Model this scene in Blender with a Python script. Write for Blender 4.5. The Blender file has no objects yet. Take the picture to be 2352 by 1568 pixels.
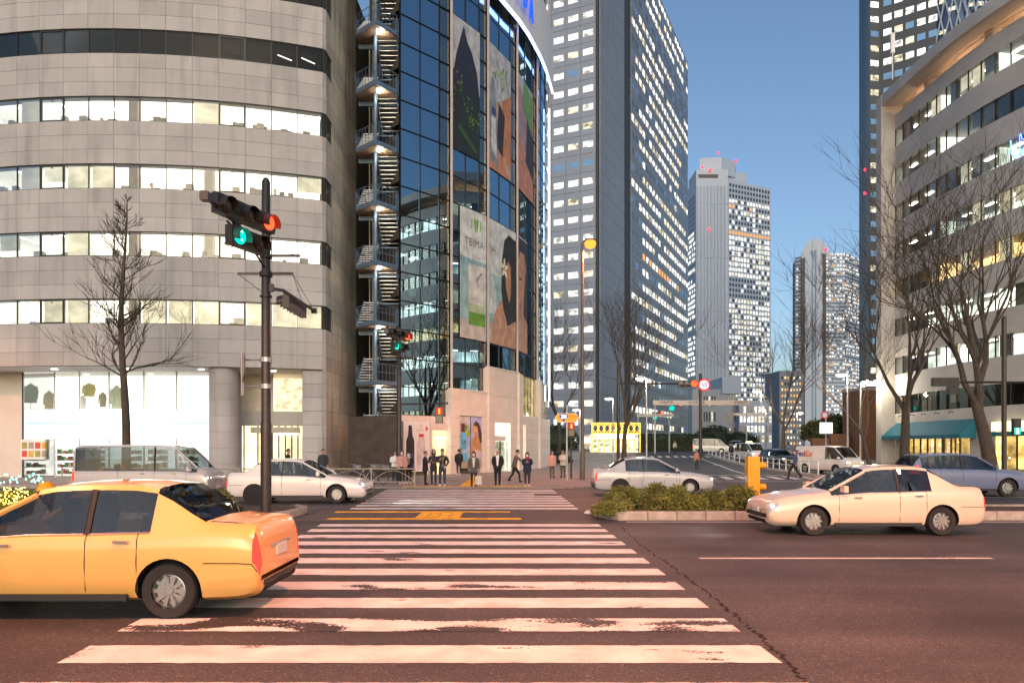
import bpy, bmesh, math, random
from mathutils import Vector, Matrix

rnd = random.Random(7)
SC = bpy.context.scene
COL = SC.collection
PI = math.pi

# ---------------------------------------------------------------- camera
F_PX, CX, HY, CAM_H = 1650.0, 1176.0, 1026.0, 1.9      # measured on a 2352 px wide view
cam_d = bpy.data.cameras.new('camera'); cam = bpy.data.objects.new('camera', cam_d); COL.objects.link(cam)
cam.location = (0, 0, CAM_H); cam.rotation_euler = (PI / 2, 0, 0)
cam_d.sensor_width = 36.0; cam_d.lens = 36.0 * F_PX / 2352.0
cam_d.shift_y = (HY - 784.0) / 2352.0
cam_d.clip_start = 0.1; cam_d.clip_end = 6000
SC.camera = cam

# ---------------------------------------------------------------- world, sun, exposure
world = bpy.data.worlds.new('World'); SC.world = world; world.use_nodes = True
wn = world.node_tree.nodes; wl = world.node_tree.links
sky = wn.new('ShaderNodeTexSky'); sky.sky_type = 'NISHITA'; sky.sun_disc = False
SUN_EL, SUN_AZ = math.radians(15.0), math.radians(180.0)
sky.sun_elevation = SUN_EL; sky.sun_rotation = SUN_AZ
sky.altitude = 50; sky.air_density = 1.0; sky.dust_density = 3.0; sky.ozone_density = 2.6
wl.new(sky.outputs[0], wn['Background'].inputs[0]); wn['Background'].inputs[1].default_value = 0.092

sun_d = bpy.data.lights.new('sun', 'SUN'); sun_d.energy = 0.25; sun_d.angle = math.radians(70); sun_d.color = (1.0, 0.93, 0.88)
sun = bpy.data.objects.new('sun', sun_d); COL.objects.link(sun)
sun.rotation_euler = Vector((0.12, 0.82, -0.55)).to_track_quat('-Z', 'Y').to_euler()   # twilight glow from behind the camera

SC.view_settings.view_transform = 'Standard'; SC.view_settings.look = 'None'
SC.view_settings.exposure = 1.0; SC.view_settings.gamma = 1.0; SC.view_settings.use_curve_mapping = False
SC.cycles.use_denoising = True
SC.cycles.max_bounces = 6; SC.cycles.transparent_max_bounces = 12; SC.cycles.sample_clamp_indirect = 6.0
SC.cycles.caustics_reflective = False; SC.cycles.caustics_refractive = False

# ---------------------------------------------------------------- helpers
def P(x, y, d):
    """place-coordinates of what is seen at (x, y) of the 2352x1568 view, d metres away"""
    return Vector(((x - CX) / F_PX * d, d, CAM_H + (HY - y) / F_PX * d))
def GX(x, d): return (x - CX) / F_PX * d
def sstep(t): t = min(1, max(0, t)); return t * t * (3 - 2 * t)
def gz(y): return 1.2 * sstep((y - 60) / 50.0)

class MB:
    def __init__(self): self.v = []; self.f = []; self.m = []
    def face(self, pts, mi=0):
        n = len(self.v); self.v += [tuple(p) for p in pts]; self.f.append(tuple(range(n, n + len(pts)))); self.m.append(mi); return self
    def obox(self, o, ux, uy, uz, mi=0):
        """box spanned from corner o by three edge vectors"""
        o, ux, uy, uz = Vector(o), Vector(ux), Vector(uy), Vector(uz); n = len(self.v)
        for c in ((0,0,0),(1,0,0),(1,1,0),(0,1,0),(0,0,1),(1,0,1),(1,1,1),(0,1,1)):
            self.v.append(tuple(o + ux*c[0] + uy*c[1] + uz*c[2]))
        fs = ((0,3,2,1),(4,5,6,7),(0,1,5,4),(1,2,6,5),(2,3,7,6),(3,0,4,7))
        if ux.cross(uy).dot(uz) < 0: fs = tuple(tuple(reversed(q)) for q in fs)
        self.f += [tuple(n + i for i in q) for q in fs]; self.m += [mi] * 6; return self
    def box(self, x0, x1, y0, y1, z0, z1, mi=0):
        return self.obox((x0, y0, z0), (x1 - x0, 0, 0), (0, y1 - y0, 0), (0, 0, z1 - z0), mi)
    def tube(self, pts, rad, n=8, mi=0, cap=True, flat=1.0):
        pts = [Vector(p) for p in pts]
        if not isinstance(rad, (list, tuple)): rad = [rad] * len(pts)
        base = len(self.v); a = None
        for i, p in enumerate(pts):
            t = (pts[min(i + 1, len(pts) - 1)] - pts[max(i - 1, 0)])
            t = t.normalized() if t.length > 1e-9 else Vector((0, 0, 1))
            if a is None: a = t.cross(Vector((1, 0, 0)) if abs(t.z) > .9 else Vector((0, 0, 1)))
            else: a = a - t * a.dot(t)
            a = a.normalized() if a.length > 1e-6 else t.orthogonal().normalized()
            b = t.cross(a)
            for k in range(n):
                an = 2 * PI * k / n
                self.v.append(tuple(p + a * (math.cos(an) * rad[i]) + b * (math.sin(an) * rad[i] * flat)))
        for i in range(len(pts) - 1):
            for k in range(n):
                k2 = (k + 1) % n
                self.f.append((base + i*n + k, base + i*n + k2, base + (i+1)*n + k2, base + (i+1)*n + k)); self.m.append(mi)
        if cap:
            self.f.append(tuple(base + k for k in reversed(range(n)))); self.m.append(mi)
            e = base + (len(pts) - 1) * n
            self.f.append(tuple(e + k for k in range(n))); self.m.append(mi)
        return self
    def lathe(self, prof, n=16, o=(0, 0, 0), axis='Z', mi=0, cap=True):
        """prof: list of (r, h) along the axis"""
        base = len(self.v); o = Vector(o)
        for r, h in prof:
            for k in range(n):
                c, s = math.cos(2*PI*k/n) * r, math.sin(2*PI*k/n) * r
                q = {'Z': (c, s, h), 'X': (h, c, s), 'Y': (s, h, c)}[axis]
                self.v.append(tuple(o + Vector(q)))
        for i in range(len(prof) - 1):
            for k in range(n):
                k2 = (k + 1) % n
                self.f.append((base + i*n + k, base + i*n + k2, base + (i+1)*n + k2, base + (i+1)*n + k)); self.m.append(mi)
        if cap:
            self.f.append(tuple(base + k for k in reversed(range(n)))); self.m.append(mi)
            e = base + (len(prof) - 1) * n
            self.f.append(tuple(e + k for k in range(n))); self.m.append(mi)
        return self
    def prism(self, poly, z0, z1, mi=0):
        n = len(poly); b = len(self.v)
        self.v += [(p[0], p[1], z0) for p in poly] + [(p[0], p[1], z1) for p in poly]
        self.f.append(tuple(b + i for i in reversed(range(n)))); self.f.append(tuple(b + n + i for i in range(n)))
        for i in range(n):
            j = (i + 1) % n; self.f.append((b + i, b + j, b + n + j, b + n + i))
        self.m += [mi] * (n + 2); return self
    def mesh(self, name, mats, smooth=None):
        me = bpy.data.meshes.new(name); me.from_pydata(self.v, [], self.f)
        for m in (mats if isinstance(mats, (list, tuple)) else [mats]): me.materials.append(m)
        me.polygons.foreach_set('material_index', self.m)
        if smooth is not None:
            me.polygons.foreach_set('use_smooth', [True] * len(me.polygons)); me.update()
            me.set_sharp_from_angle(angle=math.radians(smooth))
        me.update(); return me
    def build(self, name, mats, parent=None, smooth=None, world=True, **kw):
        return link(name, self.mesh(name, mats, smooth), parent, world=world, **kw)

def link(name, me, parent=None, loc=None, rotz=0.0, world=False, label=None, kind=None):
    """link a mesh; with world=True its points are place coordinates and the parent's own position is taken off"""
    o = bpy.data.objects.new(name, me); COL.objects.link(o)
    L = Vector(loc) if loc is not None else Vector((0, 0, 0))
    if parent is not None:
        o.parent = parent
        if world:
            q = parent; off = Vector((0, 0, 0))
            while q is not None: off += Vector(q.location); q = q.parent
            L = L - off
    o.location = L; o.rotation_euler = (0, 0, rotz)
    if label: o['label'] = label
    if kind: o['kind'] = kind
    return o
def thing(name, label, cat, loc=(0, 0, 0), rotz=0.0, group=None):
    o = bpy.data.objects.new(name, None); COL.objects.link(o); o.empty_display_size = .3
    o.location = loc; o.rotation_euler = (0, 0, rotz); tag(o, label, cat, group); return o
def tag(o, label, cat, group=None):
    o['label'] = label; o['category'] = cat
    if group: o['group'] = group
    return o
def struct(o): o['kind'] = 'structure'; return o
def copy_tree(o, parent=None):
    c = o.copy(); COL.objects.link(c); c.parent = parent
    for ch in list(o.children): copy_tree(ch, c)
    return c
_boxes = {}
def ubox(w, d, h, mat, bev=0.0):
    """shared box mesh: x -w/2..w/2, y 0..d (depth), z 0..h"""
    k = (round(w, 3), round(d, 3), round(h, 3), mat.name, bev)
    if k not in _boxes:
        m = MB()
        if bev:
            b = bev
            x0, x1 = -w/2, w/2
            fr = [(x0+b, 0, b), (x1-b, 0, b), (x1-b, 0, h-b), (x0+b, 0, h-b)]
            md = [(x0, b, 0), (x1, b, 0), (x1, b, h), (x0, b, h)]
            bk = [(x0, d, 0), (x1, d, 0), (x1, d, h), (x0, d, h)]
            m.v = fr + md + bk
            m.f = [(0,1,2,3)] + [(i, (i+1)%4+0, 0, 0) for i in ()]
            for a, c in ((0, 4), (4, 8)):
                for i in range(4):
                    j = (i + 1) % 4; m.f.append((c + i, c + j, a + j, a + i))
            m.f.append((11, 10, 9, 8)); m.m = [0] * len(m.f)
        else:
            m.box(-w/2, w/2, 0, d, 0, h)
        _boxes[k] = m.mesh('piece', mat)
    return _boxes[k]

def esec(m, secs, n=14):
    """loft through elliptical sections (cx, cy, z, rx, ry)"""
    b = len(m.v)
    for (cx, cy, z, rx, ry) in secs:
        for k in range(n): a = 2*PI*k/n; m.v.append((cx + rx*math.cos(a), cy + ry*math.sin(a), z))
    for i in range(len(secs) - 1):
        for k in range(n): k2 = (k+1) % n; m.f.append((b+i*n+k, b+i*n+k2, b+(i+1)*n+k2, b+(i+1)*n+k)); m.m.append(0)
    m.f.append(tuple(b + k for k in reversed(range(n)))); m.m.append(0); e = b + (len(secs)-1)*n; m.f.append(tuple(e + k for k in range(n))); m.m.append(0)

# ---------------------------------------------------------------- materials
def new_mat(name):
    m = bpy.data.materials.new(name); m.use_nodes = True
    nt = m.node_tree; return m, nt, nt.nodes['Principled BSDF'], nt.nodes['Material Output']
def pmat(name, col, rough=.6, metal=0.0, var=.12, scale=3.0, rand=0.0, bump=0.0, bscale=40.0, spec=.5, stain=0.0, coat=0.0):
    """principled surface whose colour drifts with two noises; rand = tone shift from piece to piece"""
    m, nt, b, out = new_mat(name); N, L = nt.nodes, nt.links
    tc = N.new('ShaderNodeTexCoord')
    no = N.new('ShaderNodeTexNoise'); no.inputs['Scale'].default_value = scale; no.inputs['Detail'].default_value = 6
    geo = N.new('ShaderNodeNewGeometry'); L.new(geo.outputs['Position'], no.inputs['Vector'])
    mr = N.new('ShaderNodeMapRange'); mr.inputs[1].default_value = .3; mr.inputs[2].default_value = .7
    mr.inputs[3].default_value = 1 - var; mr.inputs[4].default_value = 1 + var; L.new(no.outputs['Fac'], mr.inputs[0])
    last = mr.outputs[0]
    if rand:
        oi = N.new('ShaderNodeObjectInfo'); m2 = N.new('ShaderNodeMapRange')
        m2.inputs[3].default_value = 1 - rand; m2.inputs[4].default_value = 1 + rand; L.new(oi.outputs['Random'], m2.inputs[0])
        mu = N.new('ShaderNodeMath'); mu.operation = 'MULTIPLY'; L.new(last, mu.inputs[0]); L.new(m2.outputs[0], mu.inputs[1]); last = mu.outputs[0]
    if stain:
        mp = N.new('ShaderNodeMapping'); mp.inputs['Scale'].default_value = (1.2, 1.2, .12); L.new(geo.outputs['Position'], mp.inputs[0])
        n2 = N.new('ShaderNodeTexNoise'); n2.inputs['Scale'].default_value = 1.6; n2.inputs['Detail'].default_value = 5; L.new(mp.outputs[0], n2.inputs['Vector'])
        m3 = N.new('ShaderNodeMapRange'); m3.inputs[1].default_value = .5; m3.inputs[2].default_value = .75; m3.inputs[3].default_value = 1; m3.inputs[4].default_value = 1 - stain
        L.new(n2.outputs['Fac'], m3.inputs[0])
        mu = N.new('ShaderNodeMath'); mu.operation = 'MULTIPLY'; L.new(last, mu.inputs[0]); L.new(m3.outputs[0], mu.inputs[1]); last = mu.outputs[0]
    mx = N.new('ShaderNodeVectorMath'); mx.operation = 'SCALE'; mx.inputs[0].default_value = col; L.new(last, mx.inputs['Scale'])
    L.new(mx.outputs[0], b.inputs['Base Color'])
    b.inputs['Roughness'].default_value = rough; b.inputs['Metallic'].default_value = metal; b.inputs['Specular IOR Level'].default_value = spec
    if coat: b.inputs['Coat Weight'].default_value = coat; b.inputs['Coat Roughness'].default_value = .05
    if bump:
        nb = N.new('ShaderNodeTexNoise'); nb.inputs['Scale'].default_value = bscale; nb.inputs['Detail'].default_value = 4; L.new(geo.outputs['Position'], nb.inputs['Vector'])
        bu = N.new('ShaderNodeBump'); bu.inputs['Strength'].default_value = bump; bu.inputs['Distance'].default_value = .02
        L.new(nb.outputs['Fac'], bu.inputs['Height']); L.new(bu.outputs[0], b.inputs['Normal'])
    return m
EF = .9                                                            # the long exposure doubles everything that shines
def emat(name, col, strength):
    strength *= EF
    m, nt, b, out = new_mat(name); e = nt.nodes.new('ShaderNodeEmission')
    e.inputs[0].default_value = (*col, 1); e.inputs[1].default_value = strength
    nt.links.new(e.outputs[0], out.inputs[0]); nt.nodes.remove(b); return m
def roommat(name, col, strength, var=.5, scale=.5):
    """a lit room: light that drifts through the depth of the floor"""
    strength *= EF
    m, nt, b, out = new_mat(name); N, L = nt.nodes, nt.links
    e = N.new('ShaderNodeEmission'); geo = N.new('ShaderNodeNewGeometry')
    mp = N.new('ShaderNodeMapping'); mp.inputs['Scale'].default_value = (1, 1, 1.4); L.new(geo.outputs['Position'], mp.inputs[0])
    no = N.new('ShaderNodeTexNoise'); no.inputs['Scale'].default_value = scale; no.inputs['Detail'].default_value = 3; L.new(mp.outputs[0], no.inputs['Vector'])
    mr = N.new('ShaderNodeMapRange'); mr.inputs[1].default_value = .35; mr.inputs[2].default_value = .65
    mr.inputs[3].default_value = strength * (1 - var); mr.inputs[4].default_value = strength * (1 + var * .6); L.new(no.outputs['Fac'], mr.inputs[0])
    e.inputs[0].default_value = (*col, 1); L.new(mr.outputs[0], e.inputs[1]); L.new(e.outputs[0], out.inputs[0]); N.remove(b); return m
def glassmat(name, tint=(.9, .95, .95), refl=.12, rough=.0, graze=.9, rcol=(1, 1, 1)):
    m, nt, b, out = new_mat(name); N, L = nt.nodes, nt.links; N.remove(b)
    t = N.new('ShaderNodeBsdfTransparent'); t.inputs[0].default_value = (*tint, 1)
    g = N.new('ShaderNodeBsdfGlossy'); g.inputs['Roughness'].default_value = rough; g.inputs['Color'].default_value = (*rcol, 1)
    lw = N.new('ShaderNodeFresnel'); lw.inputs['IOR'].default_value = 1.5
    mr = N.new('ShaderNodeMapRange'); mr.inputs[1].default_value = .04; mr.inputs[2].default_value = 1; mr.inputs[3].default_value = refl; mr.inputs[4].default_value = graze
    L.new(lw.outputs[0], mr.inputs[0])
    mx = N.new('ShaderNodeMixShader'); L.new(mr.outputs[0], mx.inputs[0]); L.new(t.outputs[0], mx.inputs[1]); L.new(g.outputs[0], mx.inputs[2])
    L.new(mx.outputs[0], out.inputs[0]); return m

M = {}
M['black'] = pmat('black_metal', (.012, .012, .013), .45, .0, .2, 8)
M['pole'] = pmat('brown_pole_paint', (.032, .025, .022), .42, .1, .25, 6, bump=.1)
M['steel'] = pmat('galvanised_steel', (.42, .43, .44), .45, .7, .15, 5)
M['white_paint'] = pmat('white_paint', (.72, .72, .70), .5, 0, .06, 2)
M['dark_frame'] = pmat('dark_window_frame', (.022, .02, .019), .4, .3, .15, 4)
M['rubber'] = pmat('tyre_rubber', (.016, .016, .017), .8, 0, .2, 10)
M['chrome'] = pmat('bright_metal', (.7, .7, .72), .18, 1, .05, 5)
M['clear'] = glassmat('clear_glass', (.93, .96, .95), .06, 0, .85)
M['dark_room'] = pmat('dark_interior', (.03, .027, .024), .9, 0, .3, .8)
# ================================================================ ground, road, kerbs, markings
def asphalt_nodes(nt, base=(.048, .046, .047)):
    N, L = nt.nodes, nt.links; geo = N.new('ShaderNodeNewGeometry')
    fine = N.new('ShaderNodeTexVoronoi'); fine.inputs['Scale'].default_value = 75; L.new(geo.outputs['Position'], fine.inputs['Vector'])
    big = N.new('ShaderNodeTexNoise'); big.inputs['Scale'].default_value = .45; big.inputs['Detail'].default_value = 7; L.new(geo.outputs['Position'], big.inputs['Vector'])
    mp = N.new('ShaderNodeMapping'); mp.inputs['Scale'].default_value = (.05, 1.1, 1); L.new(geo.outputs['Position'], mp.inputs[0])
    lane = N.new('ShaderNodeTexNoise'); lane.inputs['Scale'].default_value = 1.0; lane.inputs['Detail'].default_value = 4; L.new(mp.outputs[0], lane.inputs['Vector'])
    r1 = N.new('ShaderNodeMapRange'); r1.inputs[1].default_value = .3; r1.inputs[2].default_value = .7; r1.inputs[3].default_value = .6; r1.inputs[4].default_value = 1.45; L.new(big.outputs['Fac'], r1.inputs[0])
    r2 = N.new('ShaderNodeMapRange'); r2.inputs[1].default_value = .3; r2.inputs[2].default_value = .7; r2.inputs[3].default_value = .66; r2.inputs[4].default_value = 1.25; L.new(lane.outputs['Fac'], r2.inputs[0])
    sep = N.new('ShaderNodeSeparateColor'); L.new(fine.outputs['Color'], sep.inputs[0])
    r3 = N.new('ShaderNodeMapRange'); r3.inputs[1].default_value = 0; r3.inputs[2].default_value = 1; r3.inputs[3].default_value = .45; r3.inputs[4].default_value = 1.6; L.new(sep.outputs[0], r3.inputs[0])
    gl = N.new('ShaderNodeMath'); gl.operation = 'GREATER_THAN'; gl.inputs[1].default_value = .965; L.new(sep.outputs[1], gl.inputs[0])
    gs = N.new('ShaderNodeMath'); gs.operation = 'MULTIPLY_ADD'; gs.inputs[1].default_value = 2.2; L.new(gl.outputs[0], gs.inputs[0]); L.new(r3.outputs[0], gs.inputs[2])
    a = N.new('ShaderNodeMath'); a.operation = 'MULTIPLY'; L.new(r1.outputs[0], a.inputs[0]); L.new(r2.outputs[0], a.inputs[1])
    c = N.new('ShaderNodeMath'); c.operation = 'MULTIPLY'; L.new(a.outputs[0], c.inputs[0]); L.new(gs.outputs[0], c.inputs[1])
    sc = N.new('ShaderNodeVectorMath'); sc.operation = 'SCALE'; sc.inputs[0].default_value = base; L.new(c.outputs[0], sc.inputs['Scale'])
    bu = N.new('ShaderNodeBump'); bu.inputs['Strength'].default_value = .55; bu.inputs['Distance'].default_value = .012; L.new(fine.outputs['Distance'], bu.inputs['Height'])
    return geo, sc.outputs[0], bu.outputs[0]
m, nt, b, out = new_mat('asphalt'); _, c_, n_ = asphalt_nodes(nt)
nt.links.new(c_, b.inputs['Base Color']); nt.links.new(n_, b.inputs['Normal']); b.inputs['Roughness'].default_value = .62; M['asphalt'] = m
def road_paint(name, worn, col=(.78, .76, .73)):
    m, nt, b, out = new_mat(name); N, L = nt.nodes, nt.links
    geo, ac, an = asphalt_nodes(nt)
    mp = N.new('ShaderNodeMapping'); mp.inputs['Scale'].default_value = (.8, 2.2, 1); L.new(geo.outputs['Position'], mp.inputs[0])
    n1 = N.new('ShaderNodeTexNoise'); n1.inputs['Scale'].default_value = 1.1; n1.inputs['Detail'].default_value = 3; L.new(mp.outputs[0], n1.inputs['Vector'])
    n2 = N.new('ShaderNodeTexNoise'); n2.inputs['Scale'].default_value = 28; n2.inputs['Detail'].default_value = 3; L.new(geo.outputs['Position'], n2.inputs['Vector'])
    ad = N.new('ShaderNodeMath'); ad.operation = 'MULTIPLY_ADD'; ad.inputs[1].default_value = .30; L.new(n2.outputs['Fac'], ad.inputs[0]); L.new(n1.outputs['Fac'], ad.inputs[2])
    th = N.new('ShaderNodeMapRange'); th.inputs[1].default_value = worn; th.inputs[2].default_value = worn + .015; L.new(ad.outputs[0], th.inputs[0])
    dirt = N.new('ShaderNodeTexNoise'); dirt.inputs['Scale'].default_value = 2.3; dirt.inputs['Detail'].default_value = 8; L.new(geo.outputs['Position'], dirt.inputs['Vector'])
    dr = N.new('ShaderNodeMapRange'); dr.inputs[1].default_value = .3; dr.inputs[2].default_value = .7; dr.inputs[3].default_value = .68; dr.inputs[4].default_value = 1.06; L.new(dirt.outputs['Fac'], dr.inputs[0])
    ps = N.new('ShaderNodeVectorMath'); ps.operation = 'SCALE'; ps.inputs[0].default_value = col; L.new(dr.outputs[0], ps.inputs['Scale'])
    mx = N.new('ShaderNodeMix'); mx.data_type = 'VECTOR'; L.new(th.outputs[0], mx.inputs[0]); L.new(ac, mx.inputs[4]); L.new(ps.outputs[0], mx.inputs[5])
    L.new(mx.outputs[1], b.inputs['Base Color']); L.new(an, b.inputs['Normal']); b.inputs['Roughness'].default_value = .55
    return m
M['stripe'] = road_paint('road_paint', .475); M['stripe_worn'] = road_paint('road_paint_worn', .62); M['stripe_mid'] = road_paint('road_paint_chipped', .53)
M['kerb'] = pmat('kerb_concrete', (.33, .30, .27), .85, 0, .25, 4, .12, .3, 60)
M['tactile'] = pmat('yellow_tactile_block', (.62, .33, .02), .7, 0, .25, 6, .15)
M['soil'] = pmat('soil', (.06, .045, .03), .95, 0, .4, 9, bump=.5)

m = MB()
ys = [-60, 0, 30] + [60 + 5 * i for i in range(11)] + [160, 400, 1500, 3000]
for a_, b_ in zip(ys, ys[1:]):
    m.face([(-2500, a_, gz(a_)), (2500, a_, gz(a_)), (2500, b_, gz(b_)), (-2500, b_, gz(b_))])
road = struct(m.build('road', M['asphalt']))

def xl(y): return -4.0 - .0615 * (y - 6.3)
def xr(y): return 2.38 - .0221 * (y - 6.3)
rj = random.Random(17)
def stripe(a_, b_, l0, r0, l1, r1, mat, n=70):
    """painted bar with slightly ragged long edges"""
    lo = [(l0 + (r0 - l0)*i/n, a_ + rj.gauss(0, .006), .004) for i in range(n + 1)]; hi = [(l1 + (r1 - l1)*i/n, b_ + rj.gauss(0, .006), .004) for i in range(n + 1)]; m = MB()
    for i in range(n): m.face([lo[i], lo[i+1], hi[i+1], hi[i]])
    return m
for k in range(-1, 11):                                             # near half of the crossing
    a_ = 6.32 + 1.083 * k; b_ = a_ + .555
    s = stripe(a_, b_, xl(a_), xr(a_), xl(b_), xr(b_), None)
    s.build('crosswalk_stripe', M['stripe_worn'] if k == 1 else M['stripe_mid'] if k in (3,) else M['stripe'], road)
for k in range(10):                                                 # far half
    a_ = 21.9 + 1.07 * k; b_ = a_ + .58; r_ = xr(a_)
    if k == 6: r_ -= 1.0
    s = MB().face([(xl(a_), a_, .004), (r_, a_, .004), (r_ + (xr(b_) - xr(a_)), b_, .004), (xl(b_), b_, .004)])
    s.build('crosswalk_stripe', M['stripe'], road)
# lane edge line along the median kerb and worn lane lines
for (x0, x1, y0, y1) in ((2.9, 60, 18.13, 18.28), (-60, -6.0, 18.13, 18.28), (3.2, 60, 12.2, 12.33), (-60, -5.5, 12.2, 12.33), (-60, -6.5, 27.0, 27.13), (6, 60, 27.0, 27.13)):
    if y0 in (12.2, 27.0):
        x = x0
        while x < x1 - 5:
            MB().face([(x, y0, .004), (x + 5, y0, .004), (x + 5, y1, .004), (x, y1, .004)]).build('lane_dash', M['stripe_mid'], road); x += 10
    else:
        MB().face([(x0, y0, .004), (x1, y0, .004), (x1, y1, .004), (x0, y1, .004)]).build('edge_line', M['stripe_mid'], road)
# crack along the right side of the crossing
m = MB(); r2 = random.Random(3); pts = []
for (x, y) in ((1422, 1204), (1470, 1250), (1520, 1285), (1580, 1328), (1640, 1375), (1700, 1422), (1755, 1470), (1800, 1512), (1850, 1568), (1890, 1620)):
    d = 3135.0 / (y - 1026); pts.append((GX(x, d), d))
fine = []
for (a_, b_) in zip(pts, pts[1:]):
    for i in range(14):
        t = i / 14; fine.append((a_[0] + (b_[0] - a_[0]) * t + r2.uniform(-.035, .035), a_[1] + (b_[1] - a_[1]) * t))
for (a_, b_) in zip(fine, fine[1:]):
    w0 = r2.uniform(.004, .03)
    m.face([(a_[0] - w0, a_[1], .003), (a_[0] + w0, a_[1], .003), (b_[0] + w0 * .7, b_[1], .003), (b_[0] - w0 * .7, b_[1], .003)])
M['crack'] = pmat('crack_dark', (.008, .007, .006), .95, 0, .3, 20)  # even near-black tone of the crack strip
m.build('road_crack', M['crack'], road)

# side street markings: a second crossing, lane lines and an arrow
def smark(name, pts, mat='stripe'):
    MB().face([(x, y, gz(y) + .004) for x, y in pts]).build(name, M[mat], road)
for i in range(9):
    x = 10.6 + i * 1.0 + .0
    smark('crosswalk_stripe', [(x, 42.2), (x + .5, 42.2), (x + .5 + .66, 46.2), (x + .66, 46.2)])
for i in range(4):
    x = 20.6 + i * 1.0
    smark('crosswalk_stripe', [(x, 42.0), (x + .5, 42.0), (x + 1.1, 45.6), (x + .6, 45.6)])
for i in range(10):
    x = 15.6 + i * .98
    smark('crosswalk_stripe', [(x, 86), (x + .48, 86), (x + 1.1, 90), (x + .62, 90)])
smark('lane_line', [(16.3, 50.5), (16.5, 50.5), (17.9, 58), (17.7, 58)]); smark('lane_line', [(17.75, 58.1), (17.95, 58.1), (22.1, 84), (21.9, 84)])
smark('stop_line', [(12.2, 48.2), (18.2, 47.8), (18.25, 48.2), (12.25, 48.6)])
smark('road_arrow', [(19.4, 66), (19.6, 66), (20.2, 70), (20.55, 69.9), (20.3, 71.5), (19.6, 70.15), (19.98, 70.05)])
for i in range(3): smark('edge_line', [(25.9 + i * 1.4, 46.2 + i * 9), (26.05 + i * 1.4, 46.2 + i * 9), (27.3 + i * 1.4, 54 + i * 9), (27.15 + i * 1.4, 54 + i * 9)])
smark('crossing_edge_line', [(3, 38.6), (17, 39.8), (17, 40.0), (3, 38.85)], 'stripe_mid')

# ---- pavements
def pave_mat():
    m, nt, b, out = new_mat('paving_blocks'); N, L = nt.nodes, nt.links
    geo = N.new('ShaderNodeNewGeometry'); br = N.new('ShaderNodeTexBrick'); L.new(geo.outputs['Position'], br.inputs['Vector'])
    br.inputs['Scale'].default_value = 1.0; br.inputs['Brick Width'].default_value = .3; br.inputs['Row Height'].default_value = .3; br.inputs['Mortar Size'].default_value = .008
    br.inputs['Color1'].default_value = (.24, .21, .19, 1); br.inputs['Color2'].default_value = (.31, .275, .25, 1); br.inputs['Mortar'].default_value = (.12, .11, .1, 1)
    no = N.new('ShaderNodeTexNoise'); no.inputs['Scale'].default_value = .6; no.inputs['Detail'].default_value = 7; L.new(geo.outputs['Position'], no.inputs['Vector'])
    mr = N.new('ShaderNodeMapRange'); mr.inputs[1].default_value = .3; mr.inputs[2].default_value = .7; mr.inputs[3].default_value = .7; mr.inputs[4].default_value = 1.15; L.new(no.outputs['Fac'], mr.inputs[0])
    sc = N.new('ShaderNodeVectorMath'); sc.operation = 'SCALE'; L.new(br.outputs['Color'], sc.inputs[0]); L.new(mr.outputs[0], sc.inputs['Scale'])
    L.new(sc.outputs[0], b.inputs['Base Color']); b.inputs['Roughness'].default_value = .75; return m
M['pave'] = pave_mat()
def slab(name, edge_l, edge_r, ys, h):
    """pavement strip following the ground; edge functions give x at y"""
    m = MB()
    for a_, b_ in zip(ys, ys[1:]):
        q = [(edge_l(a_), a_, gz(a_) + h), (edge_r(a_), a_, gz(a_) + h), (edge_r(b_), b_, gz(b_) + h), (edge_l(b_), b_, gz(b_) + h)]
        m.face(q)
        m.face([(edge_l(b_), b_, gz(b_) - .1), (edge_l(a_), a_, gz(a_) - .1), q[0], q[3]]); m.face([(edge_r(a_), a_, gz(a_) - .1), (edge_r(b_), b_, gz(b_) - .1), q[2], q[1]])
    a_ = ys[0]; m.face([(edge_l(a_), a_, -.1), (edge_r(a_), a_, -.1), (edge_r(a_), a_, gz(a_) + h), (edge_l(a_), a_, gz(a_) + h)])
    return struct(m.build(name, M['pave']))
def kr(y):                                                          # kerb of the far corner turning into the side street
    pts = [(32.9, 2.3), (33.6, 4.2), (35, 5.6), (37.5, 7.0), (41, 8.4), (48, 10.0), (90, 15.4), (140, 23), (260, 42)]
    for (ya, xa), (yb, xb) in zip(pts, pts[1:]):
        if y <= yb: return xa + (xb - xa) * (y - ya) / (yb - ya)
    return pts[-1][1]
pv1 = slab('pavement', lambda y: -70, kr, [32.9, 33.6, 35, 37.5, 41, 48, 60, 65, 70, 75, 80, 85, 90, 95, 100, 105, 110, 140, 260], .07)
def kl(y):
    pts = [(33.2, 34), (35, 31), (38, 28.9), (43, 27.6), (60, 29.0), (110, 36.5), (260, 62)]
    for (ya, xa), (yb, xb) in zip(pts, pts[1:]):
        if y <= yb: return xa + (xb - xa) * (y - ya) / (yb - ya)
    return pts[-1][1]
pv2 = slab('pavement', kl, lambda y: 160, [33.2, 35, 38, 43, 60, 65, 70, 75, 80, 85, 90, 95, 100, 105, 110, 260], .12)
near_pave = struct(MB().box(-80, 80, -30, 3.6, -.1, .12).build('pavement', M['pave']))

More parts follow.
